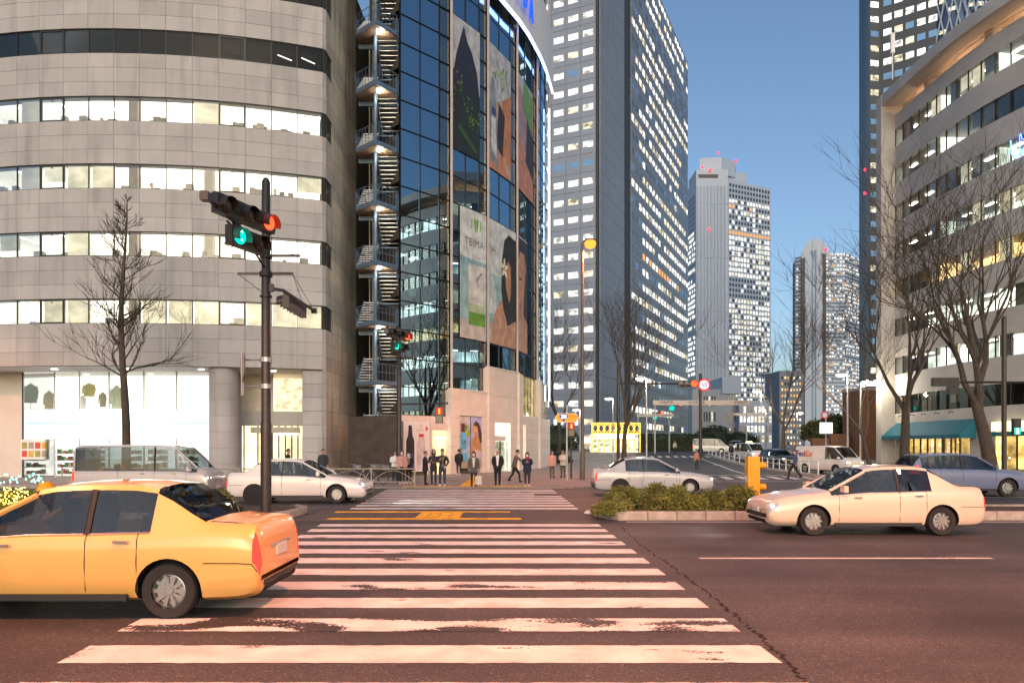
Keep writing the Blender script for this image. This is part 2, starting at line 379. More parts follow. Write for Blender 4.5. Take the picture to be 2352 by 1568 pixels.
# ---- kerb stones
def kerb_run(a, b, h, parent, n=None, wid=.2, L=.75):
    a, b = Vector(a), Vector(b); v = b - a; n = n or max(1, round(v.length / L)); ang = math.atan2(v.y, v.x); l = v.length / n
    for i in range(n):
        c = a + v * ((i + .5) / n); link('kerb_stone', ubox(l - .012, wid, h, M['kerb'], .018), parent, (c.x, c.y, 0), ang)
med = struct(MB().prism([(2.75, 18.62), (26, 18.62), (26, 21.25), (2.75, 21.25), (2.45, 20.6), (2.4, 19.9), (2.45, 19.2)], -.05, .15).build('median_bed', M['soil']))
kerb_run((2.75, 18.5), (18.5, 18.5), .24, med); kerb_run((18.5, 21.4), (2.75, 21.4), .2, med)
kerb_run((2.35, 19.15), (2.75, 18.5), .24, med, 1); kerb_run((2.22, 19.95), (2.35, 19.15), .24, med, 1); kerb_run((2.3, 20.75), (2.22, 19.95), .24, med, 1); kerb_run((2.75, 21.4), (2.3, 20.75), .24, med, 1)
med2 = struct(MB().prism([(-40, 18.62), (-6.35, 18.62), (-6.05, 19.2), (-6.0, 19.9), (-6.05, 20.7), (-6.35, 21.25), (-40, 21.25)], -.05, .15).build('median_bed', M['soil']))
kerb_run((-20, 18.5), (-6.3, 18.5), .2, med2); kerb_run((-6.3, 18.5), (-5.9, 19.15), .2, med2, 1); kerb_run((-5.9, 19.15), (-5.82, 19.95), .2, med2, 1); kerb_run((-5.82, 19.95), (-5.9, 20.75), .2, med2, 1); kerb_run((-5.9, 20.75), (-6.3, 21.4), .2, med2, 1)
kerb_run((-30, 32.75), (-6.4, 32.75), .17, pv1)
refuge = struct(MB().face([(-5.7, 18.45, .002), (2.2, 18.45, .002), (2.2, 21.5, .002), (-5.7, 21.5, .002)]).build('refuge_surface', pmat('refuge_asphalt', (.085, .07, .066), .8, 0, .3, 3, bump=.3)))

# ---- yellow tactile blocks
tm = MB().box(-.147, .147, -.147, .147, 0, .012)
for i in range(4): tm.box(-.12, .12, -.118 + i * .066, -.085 + i * .066, .012, .018)
tact = tm.mesh('tactile_block', M['tactile'])
def tile(x, y, z, rot, par): link('tactile_block', tact, par, (x, y, z), rot)
for i in range(17): tile(-4.7 + i * .3, 18.98, .003, PI/2, refuge)
for i in range(17): tile(-5.0 + i * .3, 20.98, .003, PI/2, refuge)
for i in range(4):
    for j in range(6): tile(-2.45 + i * .3 - .0, 19.28 + j * .283 - .0, .004, 0, refuge)
for i in range(2):
    for j in range(40): tile(-2.28 + i * .3, 33.3 + j * .3, .071 + gz(33.3 + j * .3), 0, pv1)
for i in range(18): tile(-4.9 + i * .3 if i < 8 else -4.3 + i * .3, 33.3, .071, PI/2, pv1)
# ================================================================ curved stone office block on the left
M['stone'] = pmat('grey_stone_panel', (.405, .385, .38), .75, 0, .08, .5, .085, .08, 90, stain=.22)
M['stone_side'] = pmat('weathered_stone_panel', (.40, .37, .31), .8, 0, .10, .4, .08, .08, 90, stain=.5)
M['joint'] = pmat('open_joint', (.11, .10, .095), .9)
M['room'] = roommat('lit_office', (1.0, .92, .75), 1.6, .35, .28)
M['room_warm'] = roommat('lit_lobby', (1.0, .74, .42), 1.4, .35, .5)
M['shop_light'] = roommat('lit_shop', (1.0, .95, .86), 1.9, .4, .4)
M['strip'] = emat('ceiling_light', (1.0, .95, .85), 7.0)
M['blind'] = roommat('lit_roller_blind', (1.0, .86, .58), .55, .35, .9)
M['blind_dark'] = pmat('unlit_roller_blind', (.30, .26, .20), .9, 0, .15, 2, .2)
M['furn'] = pmat('office_furniture', (.24, .20, .165), .7, 0, .3, 2, .5)
M['marker'] = pmat('rescue_marker', (.25, .05, .03), .6)
M['office_glass'] = glassmat('office_window_glass', (.93, .95, .93), .022, 0, .8)
M['office_glass_dark'] = glassmat('unlit_window_glass', (.45, .45, .42), .012, 0, .8)  # copy of the office glass, tinted darker to deepen the unlit floors
M['soffit'] = pmat('soffit', (.55, .52, .48), .7)
OC, OR = Vector((-22.9, 75.0, 0)), 35.0
DPHI, PHI0 = .0405, .344
def oarc(phi, r=OR): return Vector((OC.x + r * math.sin(phi), OC.y - r * math.cos(phi), 0))
def ophi(x, r=OR):
    u = (x - CX) / F_PX; A = u*u + 1; B = -2*(u*OC.x + OC.y); Cc = OC.x**2 + OC.y**2 - r*r
    y = (-B - math.sqrt(B*B - 4*A*Cc)) / (2*A); return math.atan2(u*y - OC.x, OC.y - y)
office = thing('office_building', 'curved grey stone office block with bands of lit windows on the left', 'building', (-20, 48, 0))
NCOL = 15; FL = 3.76; W0, WH = 8.78, 1.37
def seg(phi_a, phi_b, r=OR):
    a, b = oarc(phi_a, r), oarc(phi_b, r); v = b - a
    return (a + b) / 2, v.length, math.atan2(v.y, v.x)
def at(o, piece, mid, ang, ax=0, dy=0, z=0, name='panel', parent=None, label=None):
    c, s = math.cos(ang), math.sin(ang)
    return link(name, piece, parent or o, (mid.x + c*ax - s*dy, mid.y + s*ax + c*dy, z), ang, world=True, label=label)
cores = {}
spans = [(6.42, W0)] + [(W0 + WH + FL*i, W0 + FL*(i+1)) for i in range(5)] + [(W0 + WH + FL*5, 33.0)]
for k in range(NCOL):
    pa, pb = PHI0 - DPHI*(k+1), PHI0 - DPHI*k
    mid, l, ang = seg(pa, pb)
    for (z0, z1) in spans:
        h = (z1 - z0) / 3
        for r_ in range(3):
            at(office, ubox(l - .012, .10, h - .012, M['stone'], .004), mid, ang, 0, 0, z0 + r_*h + .008)
        q = [oarc(pa, OR - .07), oarc(pb, OR - .07)]
        core = cores.setdefault(z0, MB())
        core.face([(q[0].x, q[0].y, z0), (q[1].x, q[1].y, z0), (q[1].x, q[1].y, z1), (q[0].x, q[0].y, z1)])
        a2, b2 = oarc(pa, OR - .6), oarc(pb, OR - .6); a1, b1 = oarc(pa, OR - .02), oarc(pb, OR - .02)
        for zz in (z0, z1): core.face([(a1.x, a1.y, zz), (b1.x, b1.y, zz), (b2.x, b2.y, zz), (a2.x, a2.y, zz)])
for core in cores.values(): core.build('joint_backing', M['joint'], office)
# windows, floor by floor
def glaze(name, o, w, h, mid, ang, z, t=.05, op=False, glass='office_glass', d=.10):
    f = MB(); g = .09 if op else .028
    f.box(-w/2, w/2, 0, t, 0, g); f.box(-w/2, w/2, 0, t, h - g, h); f.box(-w/2, -w/2 + g, 0, t, g, h - g); f.box(w/2 - g, w/2, 0, t, g, h - g)
    key = ('fr', round(w, 3), round(h, 3), op, t)
    if key not in _boxes: _boxes[key] = f.mesh('frame', M['dark_frame'])
    fr = at(o, _boxes[key], mid, ang, 0, d, z, name)
    link('pane', ubox(w - 2*g, .012, h - 2*g, M[glass]), fr, (0, t/2, g))
    return fr
r3 = random.Random(11)
blind_map = {0: {0, 2, 4, 5, 6, 9, 10, 1}, 1: {12, 9}, 2: {0, 8, 9, 10, 11}, 3: {4, 11}, 4: {3, 4, 2}, 5: {0, 1}}
for fl in range(6):
    z0 = W0 + FL*fl; lit = fl < 4
    rm = MB()
    for k in range(NCOL):
        pa, pb = PHI0 - DPHI*(k+1), PHI0 - DPHI*k
        mid, l, ang = seg(pa, pb)
        glaze('window', office, l - .004, WH - .02, mid, ang, z0 + .01, op=k in (3, 10), d=.06, glass='office_glass' if lit else 'office_glass_dark')
        if k in (3, 10) and lit:
            mk = MB().face([(-.08, 0, .1), (0, 0, 0), (.08, 0, .1)]); at(office, mk.mesh('rescue_marker', M['marker']), mid, ang, 0, .05, z0 + 1.12, 'rescue_marker')
        if k in blind_map[fl]:
            hgt = r3.choice([1.2, 1.3, 1.3, .85]) if fl else 1.3
            at(office, ubox(l - .1, .01, hgt, M['blind'] if lit else M['blind_dark']), mid, ang, 0, .32, z0 + WH - .04 - hgt, 'roller_blind')
        elif lit:
            for _ in range(r3.choice([1, 2, 2, 3, 4])):
                w_ = r3.uniform(.2, .5); h_ = r3.uniform(.08, .55)
                at(office, ubox(round(w_, 1), .3, round(h_, 1) + .05, M['furn']), mid, ang, r3.uniform(-.4, .4), .45 + r3.random() * .5, z0 + .0, 'desk_item')
        b1, b2 = oarc(pa, OR - 4.2), oarc(pb, OR - 4.2); f1, f2 = oarc(pa, OR - .3), oarc(pb, OR - .3)
        zc, zf = z0 + WH + .25, z0 - .9
        rm.face([(b1.x, b1.y, zf), (b2.x, b2.y, zf), (b2.x, b2.y, zc), (b1.x, b1.y, zc)], 0)
        rm.face([(f1.x, f1.y, zc), (f2.x, f2.y, zc), (b2.x, b2.y, zc), (b1.x, b1.y, zc)], 1)
        rm.face([(f1.x, f1.y, zf), (f2.x, f2.y, zf), (b2.x, b2.y, zf), (b1.x, b1.y, zf)], 2)
        if lit and k % 2 == 0:
            s1, s2, s3, s4 = oarc(pa + .008, OR - 1.2), oarc(pa + .014, OR - 1.2), oarc(pa + .014, OR - 2.6), oarc(pa + .008, OR - 2.6)
            rm.face([(p.x, p.y, zc - .06) for p in (s1, s2, s3, s4)], 3)
        if lit and k in (7, 4):                                     # structural column seen through the glass
            cpt = oarc(pa + .02, OR - 1.0); rm.box(cpt.x - .25, cpt.x + .25, cpt.y - .2, cpt.y + .2, zf, zc, 4)
    for pe in (PHI0 - .004, PHI0 - DPHI*NCOL):
        a_, b_ = oarc(pe, OR - .3), oarc(pe, OR - 4.2); zc, zf = z0 + WH + .25, z0 - .9
        rm.face([(a_.x, a_.y, zf), (b_.x, b_.y, zf), (b_.x, b_.y, zc), (a_.x, a_.y, zc)], 0)
    if lit: rm.build('room_interior', [M['room'], M['room'], M['furn'], M['strip'], M['furn']], office)
    else: rm.build('room_interior', [M['dark_room'], M['dark_room'], M['dark_room'], M['strip'], M['dark_room']], office)
# a couple of lit tubes left on in the dark floor
for k in (0, 1, 2):
    mid, l, ang = seg(PHI0 - DPHI*(k+1), PHI0 - DPHI*k, OR - 1.6)
    at(office, ubox(.9, .06, .03, M['strip']), mid, ang + .5, 0, 0, W0 + FL*4 + 1.34 - k*.03, 'tube_light')
# side wall running back from the corner
c0 = oarc(PHI0); ch = c0 + Vector((.16, .22, 0)); wdir = Vector((.03, 1, 0)).normalized(); wang = math.atan2(wdir.y, wdir.x)
rows = []
z = 0.0
for (z0, z1) in [(0, 6.42)] + spans:
    n = 8 if z0 == 0 else 3
    if z0 and z0 > rows[-1][1] + .01:
        rows += [(rows[-1][1], z0 - WH/2), (z0 - WH/2, z0)]
    rows += [(z0 + (z1 - z0)*i/n, z0 + (z1 - z0)*(i+1)/n) for i in range(n)]
sw = MB(); e0 = ch + wdir*.05; e1 = ch + wdir*11.5
sw.face([(e0.x - .07, e0.y, 0), (e1.x - .07, e1.y, 0), (e1.x - .07, e1.y, 33), (e0.x - .07, e0.y, 33)])
sw.face([(c0.x - .03, c0.y + .06, 0), (ch.x - .03, ch.y + .03, 0), (ch.x - .03, ch.y + .03, 33), (c0.x - .03, c0.y + .06, 33)])
bl = OC + Vector((-22, -20, 0))
sw.face([(c0.x, c0.y + .1, 33), (e1.x - .07, e1.y, 33), (bl.x, bl.y + 5, 33), (-40, 44, 33)]); sw.face([(e1.x - .07, e1.y, 0), (-40, e1.y, 0), (-40, e1.y, 33), (e1.x - .07, e1.y, 33)])
sw.build('side_wall_core', M['joint'], office)
for (z0, z1) in rows:
    win = any(abs(z0 - (W0 + FL*f)) < .02 or abs(z0 - (W0 + FL*f + WH/2)) < .02 for f in range(6))
    h = z1 - z0
    chv = ch - c0
    if not win: link('corner_panel', ubox(chv.length - .012, .05, h - .016, M['stone']), office, ((c0 + ch)/2) + Vector((0, 0, z0 + .008)), math.atan2(chv.y, chv.x), world=True)
    for j in range(6):
        a_ = ch + wdir*(j*1.2 + .0)
        if j == 0 and win: continue
        mid = a_ + wdir*.6
        link('side_panel', ubox(1.2 - .014, .07, h - .016, M['stone_side']), office, mid + Vector((0, 0, z0 + .008)), wang, world=True)
for f in range(6):                                                  # the band of glass turns the corner
    z0 = W0 + FL*f
    glaze('corner_window', office, 1.18, WH - .02, ch + wdir*.6, wang, z0 + .01, d=.04)
    chv = ch - c0; glaze('corner_window', office, chv.length - .01, WH - .02, (c0 + ch)/2, math.atan2(chv.y, chv.x), z0 + .01, d=.02)
# ---- street level: soffit, columns, shop
rs = OR - 2.6
so = MB()
for k in range(NCOL + 2):
    pa, pb = PHI0 - DPHI*(k+1), PHI0 - DPHI*k
    q = [oarc(pa, OR - .01), oarc(pb, OR - .01), oarc(pb, OR - 7), oarc(pa, OR - 7)]
    so.face([(p.x, p.y, 6.40) for p in q])
so.build('soffit', M['soffit'], office)
for x in (125, 295, 462, 628):
    ph = ophi(x, OR - 1.2); p = oarc(ph, OR - 1.2)
    dl = MB().lathe([(.16, 0), (.16, .03)], 12, (p.x, p.y, 6.355)); dl.build('downlight', M['strip'], office)
M['tile_white'] = pmat('white_wall_tile', (.62, .60, .55), .5, 0, .06, 1, .05)
def column(x, rad, r):
    p = oarc(ophi(x, r), r); n = 7; h = 6.4 / n
    ms = MB().lathe([(rad - .02, 0), (rad, .015), (rad, h - .015), (rad - .02, h)], 28).mesh('column_drum', M['stone'], 30)
    for i in range(n): link('column_drum', ms, office, (p.x, p.y, i*h), i*.3, world=True)
column(514, .80, OR - .95)
pc = c0 + Vector((-.62, .62, 0))
for i in range(8):
    h = 6.4/8
    link('pier_block', ubox(1.16, .98, h - .012, M['stone'], .01), office, (c0.x - .57, c0.y + .02, i*h), .30, world=True)
shop = MB()
def sarc(x, r, z): p = oarc(ophi(x, r), r); return (p.x, p.y, z)
def scurve(x0, x1, r, z0, z1, mi, n=6):
    f0, f1 = ophi(x0, r), ophi(x1, r)
    for i in range(n):
        a_, b_ = oarc(f0 + (f1 - f0)*i/n, r), oarc(f0 + (f1 - f0)*(i+1)/n, r)
        shop.face([(a_.x, a_.y, z0), (b_.x, b_.y, z0), (b_.x, b_.y, z1), (a_.x, a_.y, z1)], mi)
SHOPM = [M['shop_light'], M['tile_white'], M['stone'], M['room_warm'], M['furn']]
scurve(-160, 505, rs - 3.0, 0, 6.4, 0, 8)                           # bright back wall of the shop
scurve(-160, 52, rs, 0, 6.4, 1, 4)                                  # tiled wall at its left end
scurve(548, 700, rs - 3.5, 0, 6.4, 3, 4)                            # lobby back wall
scurve(486, 556, rs - .2, 0, 6.4, 2, 2)                             # wall between shop and lobby
p1, p2 = oarc(ophi(505, rs), rs), oarc(ophi(505, rs), rs - 3.2); shop.face([(p1.x, p1.y, 0), (p2.x, p2.y, 0), (p2.x, p2.y, 6.4), (p1.x, p1.y, 6.4)], 2)
for zz, mi in ((3.95, 1),):
    f0, f1 = ophi(52, rs), ophi(500, rs)
    a_, b_, c_, d_ = oarc(f0, rs - .1), oarc(f1, rs - .1), oarc(f1, rs - 3), oarc(f0, rs - 3)
    shop.face([(p.x, p.y, zz) for p in (a_, b_, c_, d_)], mi)
shop.build('shop_interior', SHOPM, office)
def band(name, x0, x1, r, z0, z1, t, mat, n=8, par=None):
    m = MB(); f0, f1 = ophi(x0, r), ophi(x1, r)
    for i in range(n):
        a_, b_ = f0 + (f1 - f0)*i/n, f0 + (f1 - f0)*(i+1)/n
        p, q = oarc(a_, r), oarc(b_, r); u = (oarc(a_, r - t) - p)
        m.obox((p.x, p.y, z0), q - p, u, (0, 0, z1 - z0))
    return m.build(name, mat, par or office)
sign = band('shop_sign', 56, 482, rs + .12, 2.45, 4.05, .14, emat('shop_sign_white', (1, .99, .95), 1.6))
band('sign_stripe', 58, 480, rs + .135, 3.30, 3.37, .012, emat('sign_stripe_green', (.05, .62, .38), 1.1), par=sign)
band('sign_stripe', 58, 480, rs + .135, 3.16, 3.20, .012, emat('sign_stripe_blue', (.12, .45, .75), 1.1), par=sign)
for x in (52, 125, 182, 250, 330, 405, 482):
    p = oarc(ophi(x, rs), rs); m = MB().box(p.x - .04, p.x + .04, p.y, p.y + .08, 0, 6.38); m.build('shop_mullion', M['dark_frame'] if x in (52,) else M['steel'], office)
def shoppane(x0, x1, z0, z1, r=rs):
    a_, b_ = oarc(ophi(x0, r), r), oarc(ophi(x1, r), r); v = b_ - a_
    link('shop_pane', ubox(v.length - .1, .012, z1 - z0, M['clear']), office, ((a_ + b_)/2) + Vector((0, .03, z0)), math.atan2(v.y, v.x), world=True)
xs_ = [52, 125, 182, 250, 330, 405, 482]
for a_, b_ in zip(xs_, xs_[1:]): shoppane(a_, b_, 4.1, 6.3); shoppane(a_, b_, .1, 2.4)
# goods behind the glass: hanging coats and sacks upstairs, shelves below
def lump(x, z0, z1, rad, col, top=.4, r=rs - .7):
    """coat on a stand: flat flared body, shoulders and two sleeves"""
    p = oarc(ophi(x, r), r); h = z1 - z0; m = MB()
    esec(m, [(p.x, p.y, z0, rad*.95, rad*.42), (p.x, p.y, z0 + h*.45, rad*.78, rad*.36), (p.x, p.y, z0 + h*.82, rad*.82, rad*.34), (p.x, p.y, z0 + h*.93, rad*.5, rad*.25), (p.x, p.y, z1, rad*.2, rad*.18)])
    for sg in (-1, 1): m.tube([(p.x + sg*rad*.72, p.y, z0 + h*.86), (p.x + sg*rad*.98, p.y - .03, z0 + h*.55), (p.x + sg*rad*.95, p.y - .06, z0 + h*.2)], [rad*.24, rad*.2, rad*.15], 8)
    m.build('display_garment', col, office, 50)
    MB().tube([(p.x, p.y, 3.97), (p.x, p.y, z1 + .12)], .02, 6).build('display_stand', M['steel'], office)
lump(70, 4.6, 5.75, .42, pmat('green_coat', (.07, .11, .10), .9)); lump(112, 4.25, 5.3, .28, pmat('tan_coat', (.5, .38, .22), .9)); lump(205, 4.95, 5.75, .36, pmat('mustard_bag', (.45, .36, .05), .9), .9)
lump(190, 4.2, 5.0, .2, pmat('white_coat', (.6, .6, .58), .9)); lump(268, 4.2, 5.6, .35, pmat('sage_coat', (.3, .38, .3), .9)); lump(236, 4.3, 5.2, .22, M['furn'])
for i, x in enumerate((78, 150, 215, 300, 360, 430)):
    p = oarc(ophi(x, rs - 1.4), rs - 1.4)
    sh = MB()
    for k in range(4): sh.box(p.x - .6, p.x + .6, p.y, p.y + .35, .2 + k*.42, .24 + k*.42)
    for k in range(4):
        for j in range(5): sh.box(p.x - .55 + j*.23, p.x - .38 + j*.23, p.y + .05, p.y + .3, .24 + k*.42, .24 + k*.42 + r3.uniform(.15, .32), 1 + (j + k + i) % 3)
    sh.build('goods_shelf', [M['white_paint'], pmat('goods_red', (.4, .05, .04)), pmat('goods_green', (.08, .25, .1)), pmat('goods_cream', (.6, .5, .3))], office)
po = oarc(ophi(80, rs + .05), rs + .05)
pp = MB()
pp.box(po.x - .85, po.x + .85, po.y, po.y + .02, 1.15, 2.35, 0)
for i in range(4):
    for j in range(2): pp.box(po.x - .78 + i*.4, po.x - .46 + i*.4, po.y - .006, po.y - .001, 1.3 + j*.5, 1.68 + j*.5, 1 + (i + j*2) % 4)
pp.build('window_poster', [M['white_paint'], pmat('poster_red', (.5, .08, .05)), pmat('poster_gold', (.55, .38, .06)), pmat('poster_olive', (.3, .3, .1)), pmat('poster_grey', (.35, .3, .28))], office)
# lobby front: curtained window above, tiled band, revolving door
lob = MB()
re_ = rs - .6
for i in range(9):
    p = oarc(ophi(636 + i*7.2, re_ - .5), re_ - .5); lob.box(p.x - .1, p.x + .1, p.y, p.y + .05 + .03*(i % 2), 4.2, 6.2)
lob.build('lobby_curtain', roommat('lit_curtain', (1, .80, .48), .8, .4, 3), office)
band('lobby_band', 552, 700, re_, 3.2, 4.1, .3, M['stone'], 6)
band('lobby_wall', 556, 628, re_ - .05, 4.1, 6.38, .1, pmat('lobby_wall_paint', (.55, .5, .42), .6), 3)
band('entrance_canopy', 575, 690, re_ + 1.0, 2.75, 3.1, 1.4, pmat('canopy_metal', (.4, .37, .3), .5), 4)
band('canopy_light', 634, 684, re_ + .9, 2.66, 2.73, .5, M['strip'], 3)
for x in (560, 592, 625, 640, 655, 670, 684, 696):
    p = oarc(ophi(x, re_), re_); MB().box(p.x - .035, p.x + .035, p.y, p.y + .07, 0, 3.2).build('door_post', M['dark_frame'], office)
for a_, b_ in ((560, 592), (592, 625), (640, 655), (655, 670), (670, 684)): shoppane(a_, b_, .05, 2.6, re_)
pdr = oarc(ophi(660, re_ - .8), re_ - .8)
dr = MB()
for i in range(4): c_, s_ = math.cos(.5 + i*PI/2), math.sin(.5 + i*PI/2); dr.obox((pdr.x, pdr.y, .05), (c_*1.0, s_*1.0, 0), (-s_*.03, c_*.03, 0), (0, 0, 2.4))
dr.build('revolving_door', M['clear'], office)
# low side structures at the far end: dark brick enclosure and grey box
M['dark_brick'] = pmat('dark_brown_brick', (.05, .037, .03), .8, 0, .3, 2, 0, .4, 30)
# ================================================================ dark glass building on the corner, with its fire escape
def text_mesh(body, size, mat, extrude=0.0, bold=False):
    cu = bpy.data.curves.new('lettering', 'FONT'); cu.body = body; cu.size = size; cu.align_x = 'CENTER'; cu.align_y = 'CENTER'
    cu.extrude = extrude; cu.resolution_u = 2
    if bold: cu.offset = size * .018
    o = bpy.data.objects.new('lettering', cu); COL.objects.link(o)
    dg = bpy.context.evaluated_depsgraph_get(); me = bpy.data.meshes.new_from_object(o.evaluated_get(dg))
    bpy.data.objects.remove(o); bpy.data.curves.remove(cu); me.materials.clear(); me.materials.append(mat); return me
def text_on(name, body, size, c, ux, mat, parent, uz=(0, 0, 1), extrude=0.0, bold=False, sx=1.0, world=True):
    """lettering centred at c, reading along ux, upright along uz"""
    me = text_mesh(body, size, mat, extrude, bold); ux, uz = Vector(ux).normalized(), Vector(uz).normalized(); c = Vector(c); n = ux.cross(uz)
    R = Matrix((ux*sx, uz, n)).transposed().to_4x4(); R.translation = c; me.transform(R)
    return link(name, me, parent, world=world)

M['mirror'] = glassmat('dark_mirror_glass', (.42, .47, .48), .46, 0, .95, (.55, .80, 1.0))
M['glass_lit'] = glassmat('grey_tinted_glass', (.62, .66, .64), .15, 0, .85)
M['mullion'] = pmat('black_mullion', (.008, .008, .009), .35, .4, .1, 3)
M['fin'] = pmat('pale_stone_fin', (.55, .46, .43), .6, 0, .06, 1)
M['podium'] = pmat('beige_stone_block', (.64, .57, .52), .7, 0, .06, 1.2, .05, .06, 80)
M['office_green'] = roommat('lit_office_greenish', (.86, 1.0, .80), .55, .9, .9)
M['office_cream'] = roommat('lit_office_cream', (1.0, .88, .58), .6, .8, .8)
M['office_orange'] = roommat('lit_office_orange', (1.0, .50, .14), 1.0, .4, .6)
GV = [Vector((GX(x, d), d, 0)) for x, d in ((918, 46.1), (1035, 49.0), (1119, 52.3), (1186, 56.5), (1232, 61.8), (1257, 68.0))]
glassb = thing('glass_building', 'dark mirrored glass building with large film posters and stone base on the corner', 'building', (-1, 54, 0))
LV = [.26 + 1.84*k for k in range(25)]
base_k = [2, 3, 4, 4, 4]
def bayf(i):
    a, b = GV[i], GV[i+1]; v = b - a; t = v.normalized(); return a, t, v.length, Vector((t.y, -t.x, 0))   # start, run, length, outward
def bp(i, s, out, z): a, t, l, n = bayf(i); p = a + t*s + n*out; return (p.x, p.y, z)
def bbox(m, i, s0, s1, o0, o1, z0, z1, mi=0):
    a, t, l, n = bayf(i); p = a + t*s0 + n*o0
    m.obox((p.x, p.y, z0), t*(s1 - s0), n*(o1 - o0), (0, 0, z1 - z0), mi)
def blink(name, piece, i, smid, out, z, par=None):
    a, t, l, n = bayf(i); p = a + t*smid + n*out; return link(name, piece, par or glassb, (p.x, p.y, z), math.atan2(t.y, t.x), world=True)
r4 = random.Random(5)
orange = {(1, 17), (1, 18), (2, 17), (2, 18), (3, 16), (3, 15), (2, 19), (1, 19), (1, 20), (3, 17)}
for i in range(5):
    a, t, l, n = bayf(i); main = .76*l; w = main/2; k0 = base_k[i]
    for k in range(k0, 24):
        z, h = LV[k], 1.84
        for c in range(2): blink('pane', ubox(w - .07, .02, h - .07, M['mirror']), i, w*(c + .5), 0, z + .035)
        blink('facet_pane', ubox(l - main - .30, .02, h - .09, M['glass_lit']), i, (main + l)/2 - .02, -.03, z + .045)
        blink('transom', ubox(main, .12, .07, M['mullion']), i, main/2, .04, z - .035)
        blink('transom', ubox(l - main - .16, .14, .09, M['mullion']), i, (main + l)/2 - .02, .02, z - .045)
    zt = LV[24]; zb = LV[k0]
    for s_ in (0.03, w, main): blink('mullion', ubox(.07, .14, zt - zb, M['mullion']), i, s_, .05, zb)
    
    # rooms behind the glass
    for k in range(k0, 24, 2):
        rm = MB(); z0, z1 = LV[k] + .3, LV[min(k + 2, 24)] - .25; dpt = -2.6
        q = r4.random(); lit = (i, k) in orange or (i, k+1) in orange
        mat_ = M['office_orange'] if lit else M['office_green'] if q < (.26 if i else .12) else M['office_cream'] if q < (.42 if i else .2) else M['dark_room']
        fq = r4.random(); matf = M['office_orange'] if lit else M['office_cream'] if fq < .4 else M['office_green'] if fq < .75 else M['dark_room']
        for (s0, s1, mi, d1) in ((0.02, main, 0, dpt), (main + .05, l - .12, 1, -1.6)):
            rm.face([bp(i, s0, d1, z0), bp(i, s1, d1, z0), bp(i, s1, d1, z1), bp(i, s0, d1, z1)], mi)
            rm.face([bp(i, s0, -.1, z1), bp(i, s1, -.1, z1), bp(i, s1, d1, z1), bp(i, s0, d1, z1)], 2)
            rm.face([bp(i, s0, -.1, z0), bp(i, s1, -.1, z0), bp(i, s1, d1, z0), bp(i, s0, d1, z0)], 2)
            for sx_ in (s0, s1): rm.face([bp(i, sx_, -.1, z0), bp(i, sx_, d1, z0), bp(i, sx_, d1, z1), bp(i, sx_, -.1, z1)], 2)
        if matf is not M['dark_room'] and not lit:
            bbox(rm, i, main + .15, l - .2, -1.5, -1.0, z1 - .12, z1 - .08, 3)
            bbox(rm, i, main + .12, l - .16, -1.58, -1.5, z0, z0 + r4.uniform(.3, 1.3), 2)
        if mat_ in (M['office_green'], M['office_cream']):
            for s_ in (.25, .6): bbox(rm, i, main*s_, main*s_ + .5, -2.0, -1.0, z1 - .1, z1 - .06, 3)
            bbox(rm, i, main*r4.uniform(.1, .5), main*r4.uniform(.55, .95), -2.55, -2.2, z0, z0 + r4.uniform(.5, 1.8), 2)
        rm.build('room_interior', [mat_, matf, M['dark_room'], M['strip']], glassb)
    # dividing slabs so that floors do not look through each other
for i in range(1, 6):
    t = bayf(i - 1)[1]; ang = math.atan2(t.y, t.x); zb = LV[base_k[i-1]]
    link('stone_fin', ubox(.13, .12, LV[24] - zb, M['fin']), glassb, (GV[i].x + t.y*.16, GV[i].y - t.x*.16, zb), ang, world=True)
t4 = bayf(4)[1]
link('light_strip', ubox(.14, .10, 27.5, emat('white_light_strip', (.95, .97, 1.0), 3.0)), glassb, (GV[5].x + .22, GV[5].y - .35, 6.2), math.atan2(t4.y, t4.x), world=True)
# body behind the facade (roof, rear walls)
bk = MB(); ring = [(-9.4, 47.6)] + [tuple((GV[i] - bayf(min(i, 4))[3]*3.3)[:2]) for i in range(6)] + [(0, 84), (-11.2, 84)]
bk.prism(ring, 0, LV[24] + .3); bk.build('building_core', M['dark_room'], glassb)
# ---- stone podium
def stone(i, s0, s1, z0, z1, out=.30, dep=.30, rowh=.62, name='stone_block'):
    n = max(1, round((z1 - z0)/rowh)); h = (z1 - z0)/n
    for r_ in range(n): blink(name, ubox(s1 - s0 - .012, dep, h - .014, M['podium'], .008), i, (s0 + s1)/2, out, z0 + r_*h + .007)
L1, L2, L3, L4 = [bayf(i)[2] for i in (1, 2, 3, 4)]
for i, l in ((1, L1), (2, L2), (3, L3), (4, L4)):                   # piers at the bay corners
    stone(i, -.45, .45, 0, LV[base_k[i]], .42, .5)
stone(1, .45, L1 - .45, 4.05, LV[3], .30, .3, 1.8, 'stone_panel'); stone(1, .45, .62, 0, 4.05); stone(1, L1 - .9, L1 - .45, 0, 4.05)
stone(2, .45, L2 - .45, 3.7, LV[4], .30, .3, 2.0, 'stone_panel'); stone(2, .45, .62, 0, 3.7); stone(2, 3.1, L2 - .45, 0, 3.7)
stone(3, .45, L3 - .45, 3.7, 4.4, .30, .3, .8, 'stone_panel'); stone(3, 1.6, L3 - .45, 0, 3.7); stone(4, .45, L4 - .2, 0, 4.4)
stone(1, -.3, L1, LV[3] - .02, LV[3] + .12, .34, .34, 1, 'coping_stone'); stone(2, -.3, L2, LV[4], LV[4] + .12, .34, .34, 1, 'coping_stone')
